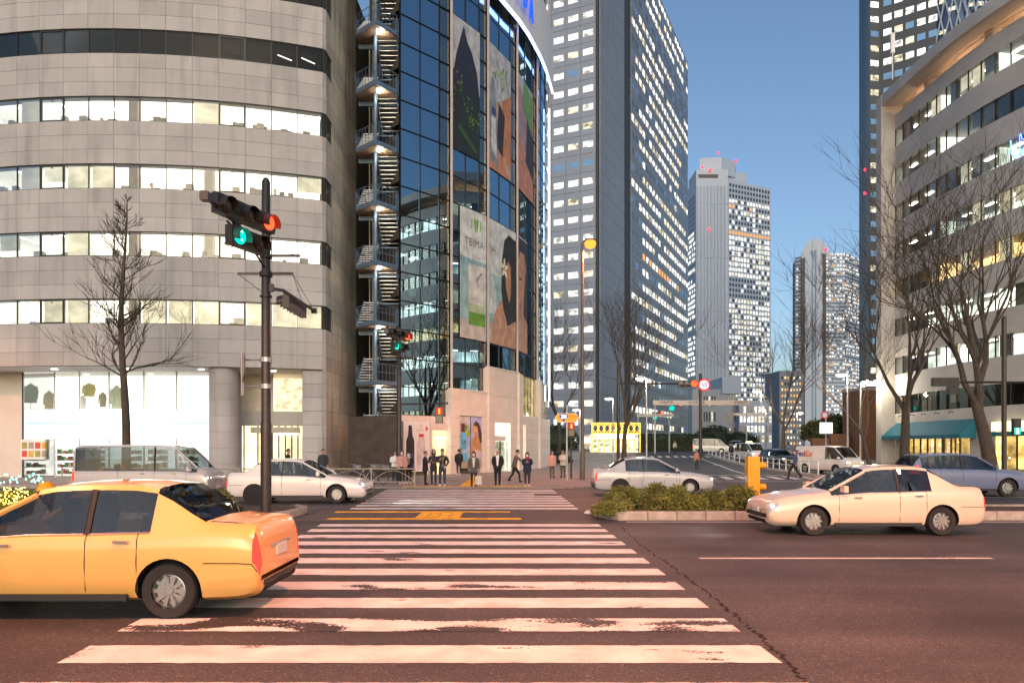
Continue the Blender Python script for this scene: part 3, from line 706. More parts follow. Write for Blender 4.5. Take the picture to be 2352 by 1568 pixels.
# warm shop windows above the podium on the far bays
wm = MB()
for i, l in ((3, L3), (4, L4)):
    bbox(wm, i, .3, l, -.25, -.2, 4.4, LV[4], 0)
    for k in range(7):
        bbox(wm, i, .45 + k*(l - .6)/6, .52 + k*(l - .6)/6, .02, .055, 4.4, LV[4], 1)
wm.build('warm_window', [roommat('warm_shop_light', (1.0, .72, .30), 1.3, .5, 1.2), M['mullion']], glassb)
for i, l in ((3, L3), (4, L4)):
    for k in range(6): blink('window_pane', ubox((l - .6)/6 - .1, .012, LV[4] - 4.5, M['clear']), i, .48 + (k + .5)*(l - .6)/6, .05, 4.45)
# door recess in bay 2 and slit window in bay 3
dm = MB(); bbox(dm, 2, .6, 3.12, -.12, -.06, 0, 3.7, 0); bbox(dm, 2, 3.06, 3.12, -.05, .28, 0, 3.7, 0); bbox(dm, 2, .6, 3.12, -.02, .02, 2.35, 2.75, 1); bbox(dm, 2, .62, 3.1, -.3, .1, 2.85, 3.5, 0)
dm3 = MB(); bbox(dm3, 3, .45, 1.6, -.12, -.06, 0, 3.7, 0)
LSE = [roommat('lit_shop_entrance', (1.0, .90, .66), 1.5, .3, .8), M['podium']]; dm.build('shop_entrance', LSE, glassb); dm3.build('shop_window', LSE, glassb)
for s_ in (.7, 1.9, 3.05): blink('door_frame', ubox(.07, .08, 2.35, M['dark_frame']), 2, s_, .1, 0)
blink('door_pane', ubox(1.1, .012, 2.3, M['clear']), 2, 1.3, .08, .02); blink('door_pane', ubox(1.05, .012, 2.3, M['clear']), 2, 2.48, .08, .02)
blink('slit_frame', ubox(.08, .1, 3.7, M['dark_frame']), 3, 1.0, .1, 0)
gb = MB(); r5 = random.Random(8); a_, t_, l_, n_ = bayf(2)
for j in range(120):
    p = Vector(bp(2, 1.9 + r5.gauss(0, .4), .0 + abs(r5.gauss(0, .03)), 2.0 + r5.gauss(0, .25))); q = Vector((r5.uniform(-1, 1), r5.uniform(-1, 1), r5.uniform(-.6, .6)))*.14; w_ = q.orthogonal().normalized()*.05
    gb.face([p, p + q*.5 + w_, p + q, p + q*.5 - w_])
gb.build('hanging_foliage', pmat('hanging_leaves', (.16, .30, .05), .6, 0, .3, 4), glassb)
# ---- entrance of bay 0: signboard and lit doorway
ent = MB(); L0 = bayf(0)[2]
bbox(ent, 0, 0, L0, .10, .2, 3.55, 3.94, 1); bbox(ent, 0, 2.25, 2.4, .1, .32, 0, 3.55, 1)
bbox(ent, 0, 2.4, L0, -.25, -.18, 0, 3.55, 0); bbox(ent, 0, 2.4, 2.45, -.18, .1, 0, 3.55, 2); bbox(ent, 0, 2.4, L0, .1, .22, 3.0, 3.55, 1)
ent.build('entrance_wall', [roommat('lit_doorway', (1.0, .66, .28), 1.3, .35, .9), pmat('pale_entrance_wall', (.62, .52, .48), .6), M['podium']], glassb)
lm = MB(); bbox(lm, 0, 3.0, 3.7, -.17, -.1, 2.45, 2.55); lm.build('doorway_lamp', M['strip'], glassb)
sb = MB(); bbox(sb, 0, .12, 2.2, .2, .28, .3, 3.55); board = sb.build('signboard', pmat('white_signboard', (.66, .62, .62), .4, 0, .04), glassb)
def flat(i, pts, out, mat, name, par, z0=0):
    return MB().face([bp(i, s_, out, z_) for s_, z_ in pts]).build(name, mat, par)
def ell(cx, cz, rx, rz, n=18, a0=0, tilt=0): return [(cx + rx*math.cos(a)*math.cos(tilt) - rz*math.sin(a)*math.sin(tilt), cz + rx*math.cos(a)*math.sin(tilt) + rz*math.sin(a)*math.cos(tilt)) for a in [a0 + 2*PI*k/n for k in range(n)]]
INK = {}
def ink(c, rough=.5):
    if c not in INK: INK[c] = pmat('print_ink', c, rough, 0, .28, 1.6)
    return INK[c]
flat(0, [(.3, .35), (.95, .35), (.95, 2.3), (.8, 2.65), (.74, 3.3), (.5, 3.3), (.45, 2.65), (.3, 2.3)], .285, ink((.02, .018, .022)), 'print_shape', board)
flat(0, [(.34, .5), (.92, .5), (.92, 1.5), (.34, 1.5)], .289, ink((.03, .05, .14)), 'print_shape', board)
flat(0, [(1.12, .45), (1.85, .45), (1.85, 2.2), (1.7, 2.55), (1.28, 2.55), (1.12, 2.2)], .285, ink((.5, .45, .46)), 'print_shape', board)
flat(0, [(1.3, 2.55), (1.7, 2.55), (1.7, 2.75), (1.3, 2.75)], .289, ink((.5, .02, .03)), 'print_shape', board)
a0, t0_, l0_, n0_ = bayf(0)
text_on('lettering', '2F', .26, bp(0, 1.45, .29, 3.25), t0_, ink((.35, .28, .3)), board); text_on('lettering', 'SHOP', .24, bp(0, 1.4, .29, 3.0), t0_, ink((.35, .28, .3)), board)
flat(0, [(1.86, 2.92), (2.08, 3.1), (1.86, 3.28)], .289, ink((.55, .02, .06)), 'print_arrow', board)
# ground floor poster in bay 1
gp = MB(); bbox(gp, 1, .64, L1 - .92, .12, .2, .42, 4.03); gpo = gp.build('street_poster', ink((.34, .38, .62)), glassb)
s0, s1 = .64, L1 - .92; W = s1 - s0
def gpf(pts, layer, c, nm='print_shape'): flat(1, [(s0 + u*W, .42 + v*3.61) for u, v in pts], .2 + .004*layer, ink(c), nm, gpo)
gpf([(.0, 0), (1, 0), (1, .12), (0, .14)], 1, (.36, .30, .20)); gpf([(0, .62), (.45, .62), (.45, 1), (0, 1)], 1, (.50, .44, .46))
gpf([(.08, .14), (.34, .14), (.30, .68), (.06, .70)], 2, (.10, .42, .62)); gpf([(.08, .70), (.29, .69), (.26, .85), (.2, .9), (.1, .88)], 2, (.10, .02, .02)); gpf([(.1, .86), (.24, .86), (.24, .95), (.1, .95)], 3, (.55, .5, .42))
gpf(ell(.40, .67, .10, .06), 3, (.25, .38, .02)); gpf(ell(.30, .78, .08, .05, tilt=.6), 4, (.12, .25, .04)); gpf(ell(.05, .3, .06, .09), 2, (.55, .10, .03))
gpf([(.45, .30), (.60, .62), (.72, .60), (.80, .64), (.98, .55), (1, .14), (.62, .14)], 2, (.50, .25, .12)); gpf(ell(.70, .76, .12, .11), 3, (.55, .30, .16)); gpf([(.62, .45), (.70, .72), (.80, .66), (.72, .4)], 4, (.45, .2, .09))
gpf([(.62, .84), (.72, .92), (.88, .88), (1, .68), (1, .5), (.93, .48), (.86, .62), (.80, .80)], 5, (.07, .025, .015)); gpf([(.66, .2), (1, .14), (1, .32), (.7, .36)], 5, (.52, .42, .50)); gpf([(.0, .12), (.18, .12), (.18, .24), (.0, .24)], 5, (.10, .42, .52)); gpf([(.56, .12), (.72, .12), (.72, .24), (.56, .24)], 6, (.10, .42, .52))
a1, t1_, l1_, n1_ = bayf(1)
text_on('lettering', 'Of', .42, bp(1, s0 + .20*W, .224, .42 + .5*3.61), t1_, ink((.02, .03, .05)), gpo, bold=True); text_on('lettering', 'CBD', .3, bp(1, s0 + .2*W, .224, .42 + .33*3.61), t1_, ink((.6, .6, .6)), gpo, bold=True)
MB_ = MB(); bbox(MB_, 1, s0 + W*.49, s0 + W*.5, .2, .23, .42, 4.03); MB_.build('poster_joint', M['dark_frame'], gpo)
# ---- large film posters on the glass
def film(zlo, zhi, spans_):
    m = MB()
    for (i, s0, s1) in spans_: bbox(m, i, s0, s1, .075, .085, zlo, zhi)
    return m
w1, w2, w3 = .76*L1, .76*L2, .76*L3
fm = film(LV[5] + .05, LV[10] - .05, [(1, .9, L1 - .2), (2, .08, L2 - .25), (3, .08, w3*.62)]); film1 = fm.build('film_poster', ink((.56, .58, .58)), glassb)
def fp(i, pts, layer, c, par=None): flat(i, pts, .085 + .004*layer, ink(c), 'print_shape', par or film1)
zA, zB = LV[5] + .06, LV[10] - .06; zm = zA + (zB - zA)*.56
A0, A1 = .92, L1 - .22
fp(1, [(A0, zA), (A1, zA), (A1, zA + 1.6), (A0, zA + 1.3)], 1, (.50, .42, .38))
fp(1, [(A0, zA + 1.3), (A1, zA + 1.6), (A1, zm), (A0, zm)], 1, (.30, .42, .44)); fp(1, [(A0, zm), (A1, zm), (A1, zm + .5), (A0, zm + .6)], 1, (.22, .36, .42))
fp(1, [(A0 + .9, zA + 1.0), (A1 - .1, zA + 1.0), (A1 - .1, zm + .2), (A0 + .9, zm + .2)], 2, (.58, .54, .52)); fp(1, [(A0 + .9, zA + 1.0), (A1 - .1, zA + 1.0), (A1 - .1, zA + 1.9), (A0 + .9, zA + 1.9)], 3, (.12, .28, .03)); fp(1, [(A0 + .9, zA + 1.9), (A1 - .1, zA + 1.9), (A1 - .1, zA + 2.5), (A0 + .9, zA + 2.5)], 3, (.40, .45, .28))
for k in range(5): fp(1, [(A0 + 1.9, zm - .9 - k*.1), (A0 + 2.0 + .3*math.cos(k), zm - .2 - k*.12), (A0 + 2.1 + .3*math.cos(k), zm - .3 - k*.14)], 4, (.22, .21, .20))
text_on('lettering', 'TE·MANA', .16, bp(1, A0 + 1.55, .103, zm - 2.2), t1_, ink((.3, .28, .26)), film1); text_on('lettering', 'TAHITI', .10, bp(1, A0 + 1.55, .103, zm - 2.5), t1_, ink((.35, .33, .3)), film1)
text_on('lettering', 'TE·MA', .78, bp(1, A0 + 1.55, .10, zB - 2.3), t1_, ink((.13, .13, .14)), film1); text_on('lettering', 'tahiti', .5, bp(1, A0 + 1.75, .10, zB - 3.25), t1_, ink((.30, .30, .30)), film1)
a2, t2_, l2_, n2_ = bayf(2); text_on('lettering', 'NA', .78, bp(2, .62, .10, zB - 2.15), t2_, ink((.13, .13, .14)), film1)
lg = (A0 + 1.75, zB - .95)
for (p_, c) in (([(-.55, -.35), (-.45, -.35), (-.45, .35), (-.55, .35)], (.2, .4, .03)), ([(.45, -.35), (.55, -.35), (.55, .35), (.45, .35)], (.2, .4, .03)), ([(-.32, .42), (-.02, .42), (.0, -.55), (-.12, -.42)], (.22, .42, .02)), ([(.32, .42), (.06, .42), (.04, -.55), (.14, -.42)], (.16, .32, .02))):
    fp(1, [(lg[0] + u, lg[1] + v) for u, v in p_], 2, c)
B1 = L2 - .27                                                       # bay 2: sea, bottle, woman with dark hair and a flower
fp(2, [(.1, zA + 1.4), (B1, zA + 1.4), (B1, zm), (.1, zm)], 1, (.28, .42, .44)); fp(2, [(.1, zA), (B1, zA), (B1, zA + 1.4), (.1, zA + 1.4)], 1, (.46, .38, .34))
fp(2, [(.12, zA + 2.2), (1.2, zA + 2.2), (1.2, zA + 4.0), (.12, zA + 4.2)], 2, (.52, .56, .56)); fp(2, [(.3, zA + 4.0), (.9, zA + 4.0), (.9, zA + 5.0), (.3, zA + 5.0)], 2, (.48, .53, .55))
fp(2, [(.35, zA), (B1, zA), (B1, zA + 3.6), (2.7, zA + 3.9), (1.5, zA + 3.0), (.7, zA + 1.8)], 3, (.46, .24, .15))
fp(2, [(2.3, zA + 2.9), (2.0, zA + 4.2), (2.15, zA + 6.6), (2.5, zA + 8.0), (3.2, zA + 8.6), (B1, zA + 8.4), (B1, zA + 2.2), (3.0, zA + 1.6)], 4, (.018, .014, .014))
fp(2, [(2.75, zA + 4.5), (2.65, zA + 5.8), (3.1, zA + 6.6), (3.55, zA + 6.2), (3.6, zA + 4.2), (3.3, zA + 3.4)], 5, (.42, .20, .10))
for k in range(5): fp(2, ell(2.5 + .3*math.cos(k*1.257 + .3), zA + 5.9 + .42*math.sin(k*1.257 + .3), .16, .36, 12, tilt=k*1.257 + .3 - PI/2), 6, (.66, .62, .50))
fp(2, ell(2.5, zA + 5.9, .14, .18, 10), 7, (.55, .4, .03)); fp(2, [(1.3, zA + .4), (2.2, zA + 2.8), (2.7, zA + 2.2), (2.4, zA + .2)], 5, (.52, .29, .19))
for k in range(3): fp(2, [(1.5 + k*.32, zA + .5 + k*.1), (1.72 + k*.32, zA + .55 + k*.1), (2.4 + k*.12, zA + 2.3 - k*.15), (2.25 + k*.12, zA + 2.4 - k*.15)], 6 + k, (.48 - .03*k, .26 - .02*k, .17))
C1 = w3*.62
fp(3, [(.1, zA), (C1, zA), (C1, zA + 7.6), (1.6, zA + 8.6), (.1, zA + 8.4)], 1, (.44, .22, .13)); fp(3, [(.1, zA + 7.0), (.7, zA + 7.9), (1.8, zA + 7.9), (C1, zA + 6.2), (C1, zA + 9.0), (.1, zA + 9.0)], 2, (.02, .016, .016)); fp(3, [(1.5, zA + 3.0), (C1, zA + 2.4), (C1, zA + 6.2), (2.1, zA + 6.8)], 3, (.03, .02, .02))
fp(3, [(.4, zA + 5.6), (1.2, zA + 5.7), (1.2, zA + 5.85), (.4, zA + 5.8)], 4, (.03, .02, .02)); fp(3, ell(.8, zA + 3.6, .4, .16), 4, (.40, .10, .09)); fp(3, [(.1, zA + 2.2), (.9, zA + 2.6), (1.4, zA), (.1, zA)], 4, (.5, .28, .18))
# upper film: mountain island, palm, bottle
fz0, fz1 = LV[12], LV[17] - .05
fm = film(fz0, fz1, [(1, .05, w1), (2, .08, w2), (3, .08, w3)]); film2 = fm.build('film_poster', ink((.40, .41, .44)), glassb)
f2 = lambda i, pts, layer, c: fp(i, pts, layer, c, film2)
H2 = fz1 - fz0
f2(1, [(.06, fz0), (w1, fz0), (w1, fz0 + H2*.5), (.06, fz0 + H2*.60)], 1, (.015, .02, .02)); f2(1, [(.06, fz0 + H2*.5), (w1, fz0 + H2*.45), (w1 - .3, fz0 + H2*.66), (2.2, fz0 + H2*.80), (1.7, fz0 + H2*.86), (1.3, fz0 + H2*.97), (1.0, fz0 + H2*.88), (.5, fz0 + H2*.72)], 2, (.018, .02, .032))
for j in range(70):
    u = r4.uniform(.1, w1 - .1); v = fz0 + H2*(.36 + .12*math.sin(u*2) + r4.gauss(0, .055)); q = r4.uniform(.1, .28)
    f2(1, [(u, v), (u + q, v + q*.3), (u + q*.5, v + q)], 3, r4.choice([(.06, .12, .02), (.10, .18, .03), (.03, .06, .015), (.16, .2, .04)]))
for k in range(14): f2(1, [(.7 + k*.14, fz0 + 1.6 - k*.09), (1.0 + k*.14, fz0 + 2.0 - k*.1), (.82 + k*.14, fz0 + 1.5 - k*.09)], 4, (.05, .13, .03))
f2(2, [(.1, fz0), (w2, fz0), (w2, fz0 + H2*.7), (.1, fz0 + H2*.5)], 1, (.42, .30, .22)); f2(2, [(.1, fz0), (w2*.9, fz0), (w2*.5, fz0 + H2*.28), (.1, fz0 + H2*.34)], 2, (.52, .22, .12))
f2(2, [(w2*.45, fz0 + H2*.2), (w2, fz0 + H2*.1), (w2, fz0 + H2*.72), (w2*.6, fz0 + H2*.6)], 3, (.42, .17, .08)); f2(2, [(w2*.35, fz0 + H2*.2), (w2*.62, fz0 + H2*.15), (w2*.72, fz0 + H2*.5), (w2*.45, fz0 + H2*.58)], 4, (.03, .02, .018))
f2(2, [(.3, fz0 + H2*.08), (1.5, fz0 + H2*.02), (1.2, fz0 + H2*.5), (.9, fz0 + H2*.72), (.5, fz0 + H2*.74), (.2, fz0 + H2*.5)], 5, (.20, .23, .28)); f2(2, [(.42, fz0 + H2*.15), (1.3, fz0 + H2*.1), (1.1, fz0 + H2*.42), (.4, fz0 + H2*.42)], 6, (.50, .52, .56)); f2(2, [(.5, fz0 + H2*.44), (1.1, fz0 + H2*.44), (1.1, fz0 + H2*.5), (.5, fz0 + H2*.5)], 7, (.04, .06, .2))
for k in range(26):
    a_ = r4.uniform(0, 2*PI); c_ = (w2*.55 + r4.gauss(0, .3), fz0 + H2*(.80 + r4.gauss(0, .03))); q = r4.uniform(.5, 1.1)
    f2(2, [c_, (c_[0] + q*math.cos(a_) - .08, c_[1] + q*math.sin(a_)), (c_[0] + q*math.cos(a_) + .08, c_[1] + q*math.sin(a_) - .1)], 3 + k % 4, r4.choice([(.16, .28, .05), (.30, .42, .10), (.08, .16, .04)]))
f2(3, [(.1, fz0), (w3, fz0), (w3, fz0 + H2*.8), (.1, fz0 + H2*.9)], 1, (.36, .22, .25)); f2(3, [(.1, fz0), (w3, fz0), (w3*.9, fz0 + H2*.35), (.1, fz0 + H2*.45)], 2, (.5, .2, .13)); f2(3, [(w3*.5, fz0 + H2*.3), (w3, fz0 + H2*.2), (w3, fz0 + H2*.6), (w3*.6, fz0 + H2*.7)], 3, (.03, .02, .02)); f2(3, [(w3*.3, fz0 + H2*.75), (w3*.9, fz0 + H2*.6), (w3, fz0 + H2*.95), (w3*.4, fz0 + H2)], 3, (.14, .28, .06))
# ---- curved roof sign with blue letters
roof_sign = MB(); pts = []
for i in (2, 3, 4):
    a, t, l, n = bayf(i)
    for s_ in ((.2, .5, .8) if i != 2 else (-.05, .2, .5, .8)): pts.append(a + t*(l*s_) + n*.75)
for p, q in zip(pts, pts[1:]): roof_sign.obox((p.x, p.y, 34.9), q - p, Vector((-(q - p).y, (q - p).x, 0)).normalized()*.2, (0, 0, 5.2))
rsg = roof_sign.build('roof_sign', pmat('white_sign_board', (.7, .7, .72), .5), glassb)
rs2 = MB()
for p, q in zip(pts, pts[1:]): rs2.obox((p.x, p.y, 34.6), q - p, Vector((-(q - p).y, (q - p).x, 0)).normalized()*.12, (0, 0, .25))
rs2.build('sign_glow_tube', emat('sign_glow', (.35, .5, 1.0), 4.0), rsg)
blue = emat('blue_sign_letter', (.02, .10, .9), .9)
def s_of(i, x, out):
    a, t, l, n = bayf(i); u = (x - CX)/F_PX; p = a + n*out; return (u*p.y - p.x)/(t.x - u*t.y)
for (i, x_, ch_) in ((3, 1192, 'A'), (3, 1207, 'D'), (3, 1221, 'A')):
    a, t, l, n = bayf(i); s_ = s_of(i, x_, .95); c_ = a + t*s_ + n*.95; text_on('sign_letter', ch_, 2.7, (c_.x, c_.y, 36.6), t, blue, rsg, extrude=.06, sx=.5)


# ================================================================ fire escape
M['blue_steel'] = pmat('blue_grey_steel', (.10, .16, .24), .45, .2, .15, 3)
M['tread'] = pmat('wooden_brown_soffit', (.20, .13, .09), .8, 0, .2, 4)
M['lit_wall'] = pmat('beige_corrugated_wall', (.42, .40, .30), .6, 0, .1, 1)
M['lamp_white'] = emat('bulkhead_lamp', (1.0, .90, .72), 9.0)
fe = thing('fire_escape', 'blue grey steel fire escape with zigzag landings beside the glass building', 'staircase', (-8.3, 45, 0))
A = Vector((GX(862, 44.0), 44.0, 0)); Bp = Vector((GX(817, 45.3), 45.3, 0)); Cp = Vector((GX(911, 45.3), 45.3, 0)); BB = Vector((Bp.x, 48.4, 0)); CC = Vector((Cp.x + .1, 48.4, 0))
xs0, xm, xs1 = Bp.x + .12, GX(866, 46), Cp.x - .05
lands = [2.28 + 3.68*k for k in range(1, 10)]
for zi, zL in enumerate(lands):
    m = MB()
    m.prism([(p.x, p.y) for p in (A, Cp, (CC - Vector((0, 2.1, 0))), (BB - Vector((0, 2.1, 0))), Bp)], zL - .24, zL - .20)
    fl_ = m.build('landing', M['tread'], fe)
    for (p, q) in ((Bp, A), (A, Cp), (Vector((Bp.x, 46.3, 0)), Bp), (Cp, Vector((Cp.x, 46.3, 0)))):
        v = q - p; link('edge_channel', ubox(v.length, .06, .30, M['blue_steel']), fe, ((p + q)/2) + Vector((0, 0, zL - .25)), math.atan2(v.y, v.x), world=True)
    MB().box(Bp.x, Cp.x, 46.2, 46.35, zL - .55, zL - .28).build('cross_beam', M['blue_steel'], fe)
    MB().box(xs0, xs1, 47.3, 48.4, zL - .2 - 1.84, zL - .12 - 1.84).build('half_landing', M['blue_steel'], fe)
    for (x0, x1, ya, yb, za, zb) in ((xs0, xm - .08, 45.2, 47.3, zL - 3.68, zL - 1.9), (xm + .1, xs1, 47.3, 45.4, zL - 1.9, zL - .1)):
        n = 9
        for j in range(n):
            tt = (j + .5)/n; y = ya + (yb - ya)*tt; z = za + (zb - za)*tt
            link('tread', ubox(x1 - x0 - .06, .24, .04, M['steel']), fe, ((x0 + x1)/2, y - .12, z), 0, world=True)
        for x in (x0, x1): m = MB(); m.obox((x - .025, ya, za - .14), (.05, 0, 0), (0, yb - ya, zb - za), (0, 0, .26)); m.build('stringer', M['blue_steel'], fe)
        m = MB(); m.tube([(x1 - .02, ya, za + .95), (x1 - .02, yb, zb + .95)], .022, 6); m.tube([(x1 - .02, ya, za), (x1 - .02, ya, za + .95)], .018, 5); m.tube([(x1 - .02, yb, zb), (x1 - .02, yb, zb + .95)], .018, 5); m.build('handrail', M['blue_steel'], fe)
    m = MB()
    for (p, q) in ((Bp, A), (A, Cp), (Vector((Bp.x, 46.3, 0)), Bp), (Cp, Vector((Cp.x, 46.3, 0)))):
        for hz in (.55, 1.05): m.tube([(p.x, p.y, zL + hz), (q.x, q.y, zL + hz)], .022, 5)
        nn = 6
        for j in range(nn): c_ = p + (q - p)*(j/nn); m.tube([(c_.x, c_.y, zL), (c_.x, c_.y, zL + 1.05)], .014, 4)
    m.build('railing', M['blue_steel'], fe)
    lp = MB(); lp.obox((A.x + .02, A.y + .5, zL - .36), (.2, .1, 0), (-.1, .36, 0), (0, 0, .11)); lp.build('bulkhead_lamp', M['lamp_white'], fe)
    ld = bpy.data.lights.new('landing_light', 'POINT'); ld.energy = 26; ld.color = (1, .88, .66); ld.shadow_soft_size = .12
    lo = bpy.data.objects.new('landing_light', ld); COL.objects.link(lo); lo.parent = fe; lo.location = Vector((A.x + .2, A.y + .9, zL - .5)) - fe.location
MB().tube([(xm + .02, 45.3, 2.0), (xm + .02, 45.3, 36)], .11, 10).build('centre_post', M['blue_steel'], fe)
for j in range(6):
    link('wall_panel', ubox(.44, .08, 36, M['lit_wall'], .02), fe, (xs0 + .3 + j*.45, 48.5, 0), 0, world=True)
dk = thing('brick_enclosure', 'low dark brown brick enclosure under the fire escape', 'enclosure', (-9, 43.6, 0))
MB().box(GX(800, 43.6), GX(860, 43.6), 43.6, 44.4, 0, 3.75).build('wall', M['dark_brick'], dk); MB().box(GX(860.4, 43.6), GX(915, 43.6), 43.55, 44.4, 0, 3.8).build('wall', M['dark_brick'], dk)
# ================================================================ far towers
M['clad'] = pmat('blue_grey_cladding', (.25, .285, .345), .35, .15, .06, .08, .03)
M['clad_dark'] = pmat('dark_recess_cladding', (.045, .047, .052), .5, 0, .1, .1)
M['clad_joint'] = pmat('cladding_joint', (.05, .055, .06), .8)
WIN = [roommat('far_window_white', (1.0, .97, .88), 1.0, .75, .6), roommat('far_window_cream', (1.0, .88, .62), .7, .75, .6), pmat('far_window_blue', (.16, .33, .55), .15, .2, .2, .2, 0), pmat('far_window_dark', (.05, .07, .10), .12, .2, .2, .2, 0), emat('far_window_orange', (1.0, .45, .12), .7)]
for m_ in WIN[2:4]: m_.node_tree.nodes['Principled BSDF'].inputs['Specular IOR Level'].default_value = 1.0
K = Vector((17.25, 143, gz(143))); U = Vector((.4256, .9049, 0)); V = Vector((-.9049, .4256, 0))
tower = thing('office_tower', 'tall blue grey office tower with lit window grid behind the glass building', 'tower', tuple(K))
TOPZ = 119.0
def wallpt(o, u, s, out, z):
    n = Vector((u.y, -u.x, 0)); return o + u*s + n*out + Vector((0, 0, z))
tb = MB(); c0_ = K; prism_pts = [K + U*.1 + V*.1, K + U*86, K + U*86 + V*38, K + V*38]
tb.prism([(p.x, p.y) for p in prism_pts], 0, TOPZ); tb.build('tower_core', M['clad_joint'], tower)
angU, angV = math.atan2(U.y, U.x), math.atan2(-V.y, -V.x)
r6 = random.Random(21); NF = 32; z00 = 83.4 - .67 - 3.7*22
nlimit = 0
def pick_row(r):
    q = r.random(); return .97 if q < .84 else .3 if q < .92 else .0
rest = MB()
for f in range(NF):
    zc = z00 + f*3.7
    zp = zc - 1.1
    if zp < 0: continue
    if zp + 3.7 > TOPZ: break
    for c in range(4):                                              # left face
        s = 2.15 + c*3.15
        p = K + V*s; link('cladding_panel', ubox(3.11, .25, 3.66, M['clad'], .02), tower, (p.x + V.y*-.0 - .0, p.y, K.z + zp), angV, world=True) if False else None
    pl = pick_row(r6)
    for c in range(4):
        p = K + V*(2.15 + c*3.15 - (.0)) ; nrm = Vector((-U.x, -U.y, 0))
        q = p + nrm*.22
        link('cladding_panel', ubox(3.11, .2, 3.66, M['clad'], .02), tower, (q.x, q.y, K.z + zp), angV, world=True)
        mi = (0 if r6.random() < .8 else 1) if r6.random() < pl else 2
        wq = p + nrm*.235
        link('window', ubox(2.1, .06, 1.2, WIN[mi]), tower, (wq.x, wq.y, K.z + zc + .1), angV, world=True)
    for c in range(5):                                              # blind strip next to the corner
        s = .35 + 3.4*(c + .5); p = K + U*s; nrm = Vector((U.y, -U.x, 0)); q = p + nrm*.2
        link('cladding_panel', ubox(3.36, .18, 3.66, M['clad'], .02), tower, (q.x, q.y, K.z + zp), angU, world=True)
    p = K + U*20; q = p + Vector((U.y, -U.x, 0))*.05; link('recess_panel', ubox(5.1, .1, 3.66, M['clad_dark']), tower, (q.x, q.y, K.z + zp), angU, world=True)
    segl = {}; s0 = 22.8
    a_ = r6.randint(-3, 4); b_ = a_ + r6.randint(9, 24); row_on = r6.random() < .9; warm = r6.random() < .05
    for c in range(20):                                             # long window face
        s = s0 + 3.16*(c + .5); p = K + U*s; nrm = Vector((U.y, -U.x, 0))
        lit = row_on and a_ <= c <= b_ and r6.random() < .93 or r6.random() < .06
        mi = (4 if warm and r6.random() < .5 else 0 if r6.random() < .7 else 1) if lit else (2 if r6.random() < .45 else 3)
        if c < 4: link('window', ubox(2.1, .06, 1.45, WIN[mi]), tower, tuple(p + nrm*.235 + Vector((0, 0, zc))), angU, world=True)
        else:
            o = p + nrm*.235 - U*1.05; rest.face([o + Vector((0, 0, zc)), o + U*2.1 + Vector((0, 0, zc)), o + U*2.1 + Vector((0, 0, zc + 1.45)), o + Vector((0, 0, zc + 1.45))], mi)
    q = K + U*(22.8 + 31.6) + Vector((U.y, -U.x, 0))*.2; link('cladding_panel', ubox(63.2, .18, 3.62, M['clad']), tower, (q.x, q.y, K.z + zp), angU, world=True)
rest.build('window_grid', WIN, tower, kind='stuff')
jt = MB()
for c in range(1, 40):
    p = K + U*(22.8 + 3.16*c/2) + Vector((U.y, -U.x, 0))*.203; jt.obox((p.x - .03*U.x, p.y - .03*U.y, K.z + 4), U*.06, Vector((U.y, -U.x, 0))*.012, (0, 0, 100))
jt.build('panel_joint', M['clad_joint'], tower)
# low entrance block of the tower behind the trees
lowb = MB(); lowb.obox(K + V*12 - U*1 + Vector((0, 0, 0)), U*80, Vector((U.y, -U.x, 0))*3.0, (0, 0, 3.9)); lowb.build('podium_wall', M['clad'], tower)

def grid(m, o, u, n_out, s0, pitch, ncol, z0, fh, nrow, ww, wh, choose, kz=0):
    for r_ in range(nrow):
        for c in range(ncol):
            mi = choose(r_, c)
            if mi is None: continue
            a = o + u*(s0 + pitch*c) + n_out*.15 + Vector((0, 0, z0 + fh*r_)); m.face([a, a + u*ww, a + u*ww + Vector((0, 0, wh)), a + Vector((0, 0, wh))], mi)
M['pale_tower'] = pmat('pale_blue_white_cladding', (.36, .43, .54), .5, 0, .05, .03)
M['pale_rib'] = pmat('pale_rib', (.24, .31, .42), .4, .1, .05, .03)
M['beacon'] = emat('red_beacon', (1.0, .03, .06), 2.5)
t2 = thing('ribbed_tower', 'pale ribbed high rise with a dense grid of lit windows and red roof beacons', 'tower', (135, 485, gz(480)))
d2 = 480; A2 = Vector((GX(1599, d2), d2, 0)); B2 = Vector((GX(1672, d2), d2, 0)); C2 = Vector((GX(1770, 496), 496, 0)); D2 = Vector((GX(1580, 497), 497, 0)); H2_ = 187.0
MB().prism([(p.x, p.y) for p in (A2, B2, C2, C2 + Vector((-8, 25, 0)), D2 + Vector((4, 22, 0)), D2)], 0, H2_ - 7).build('tower_core', M['pale_tower'], t2)
MB().prism([(A2.x, A2.y - .1), (B2.x, B2.y - .1), (B2.x, B2.y + 20), (A2.x, A2.y + 20)], 0, H2_).build('front_slab', M['pale_tower'], t2)
for k in range(9):
    x = A2.x + 1.2 + k*2.25; link('facade_rib', ubox(1.0, .5, 168, M['pale_rib']), t2, (x, A2.y - .7, 8), 0, world=True)
for k in range(5): link('facade_groove', ubox(20.9, .3, .25, M['pale_rib']), t2, ((A2.x + B2.x)/2, A2.y - .45, 20 + k*36), 0, world=True)
link('roof_slot', ubox(13, .3, 2.2, M['clad_dark']), t2, (A2.x + 8, A2.y - .5, H2_ - 5.5), 0, world=True)
rb = MB(); rb.prism([(A2.x + 4, 486), (A2.x + 18, 484), (A2.x + 30, 492), (A2.x + 10, 500)], H2_ - 1, H2_ + 10); rb.prism([(B2.x + 2, 490), (B2.x + 18, 496), (B2.x + 12, 508), (B2.x, 505)], H2_ - 10, H2_ + 3.5); rb.build('roof_block', M['pale_tower'], t2)
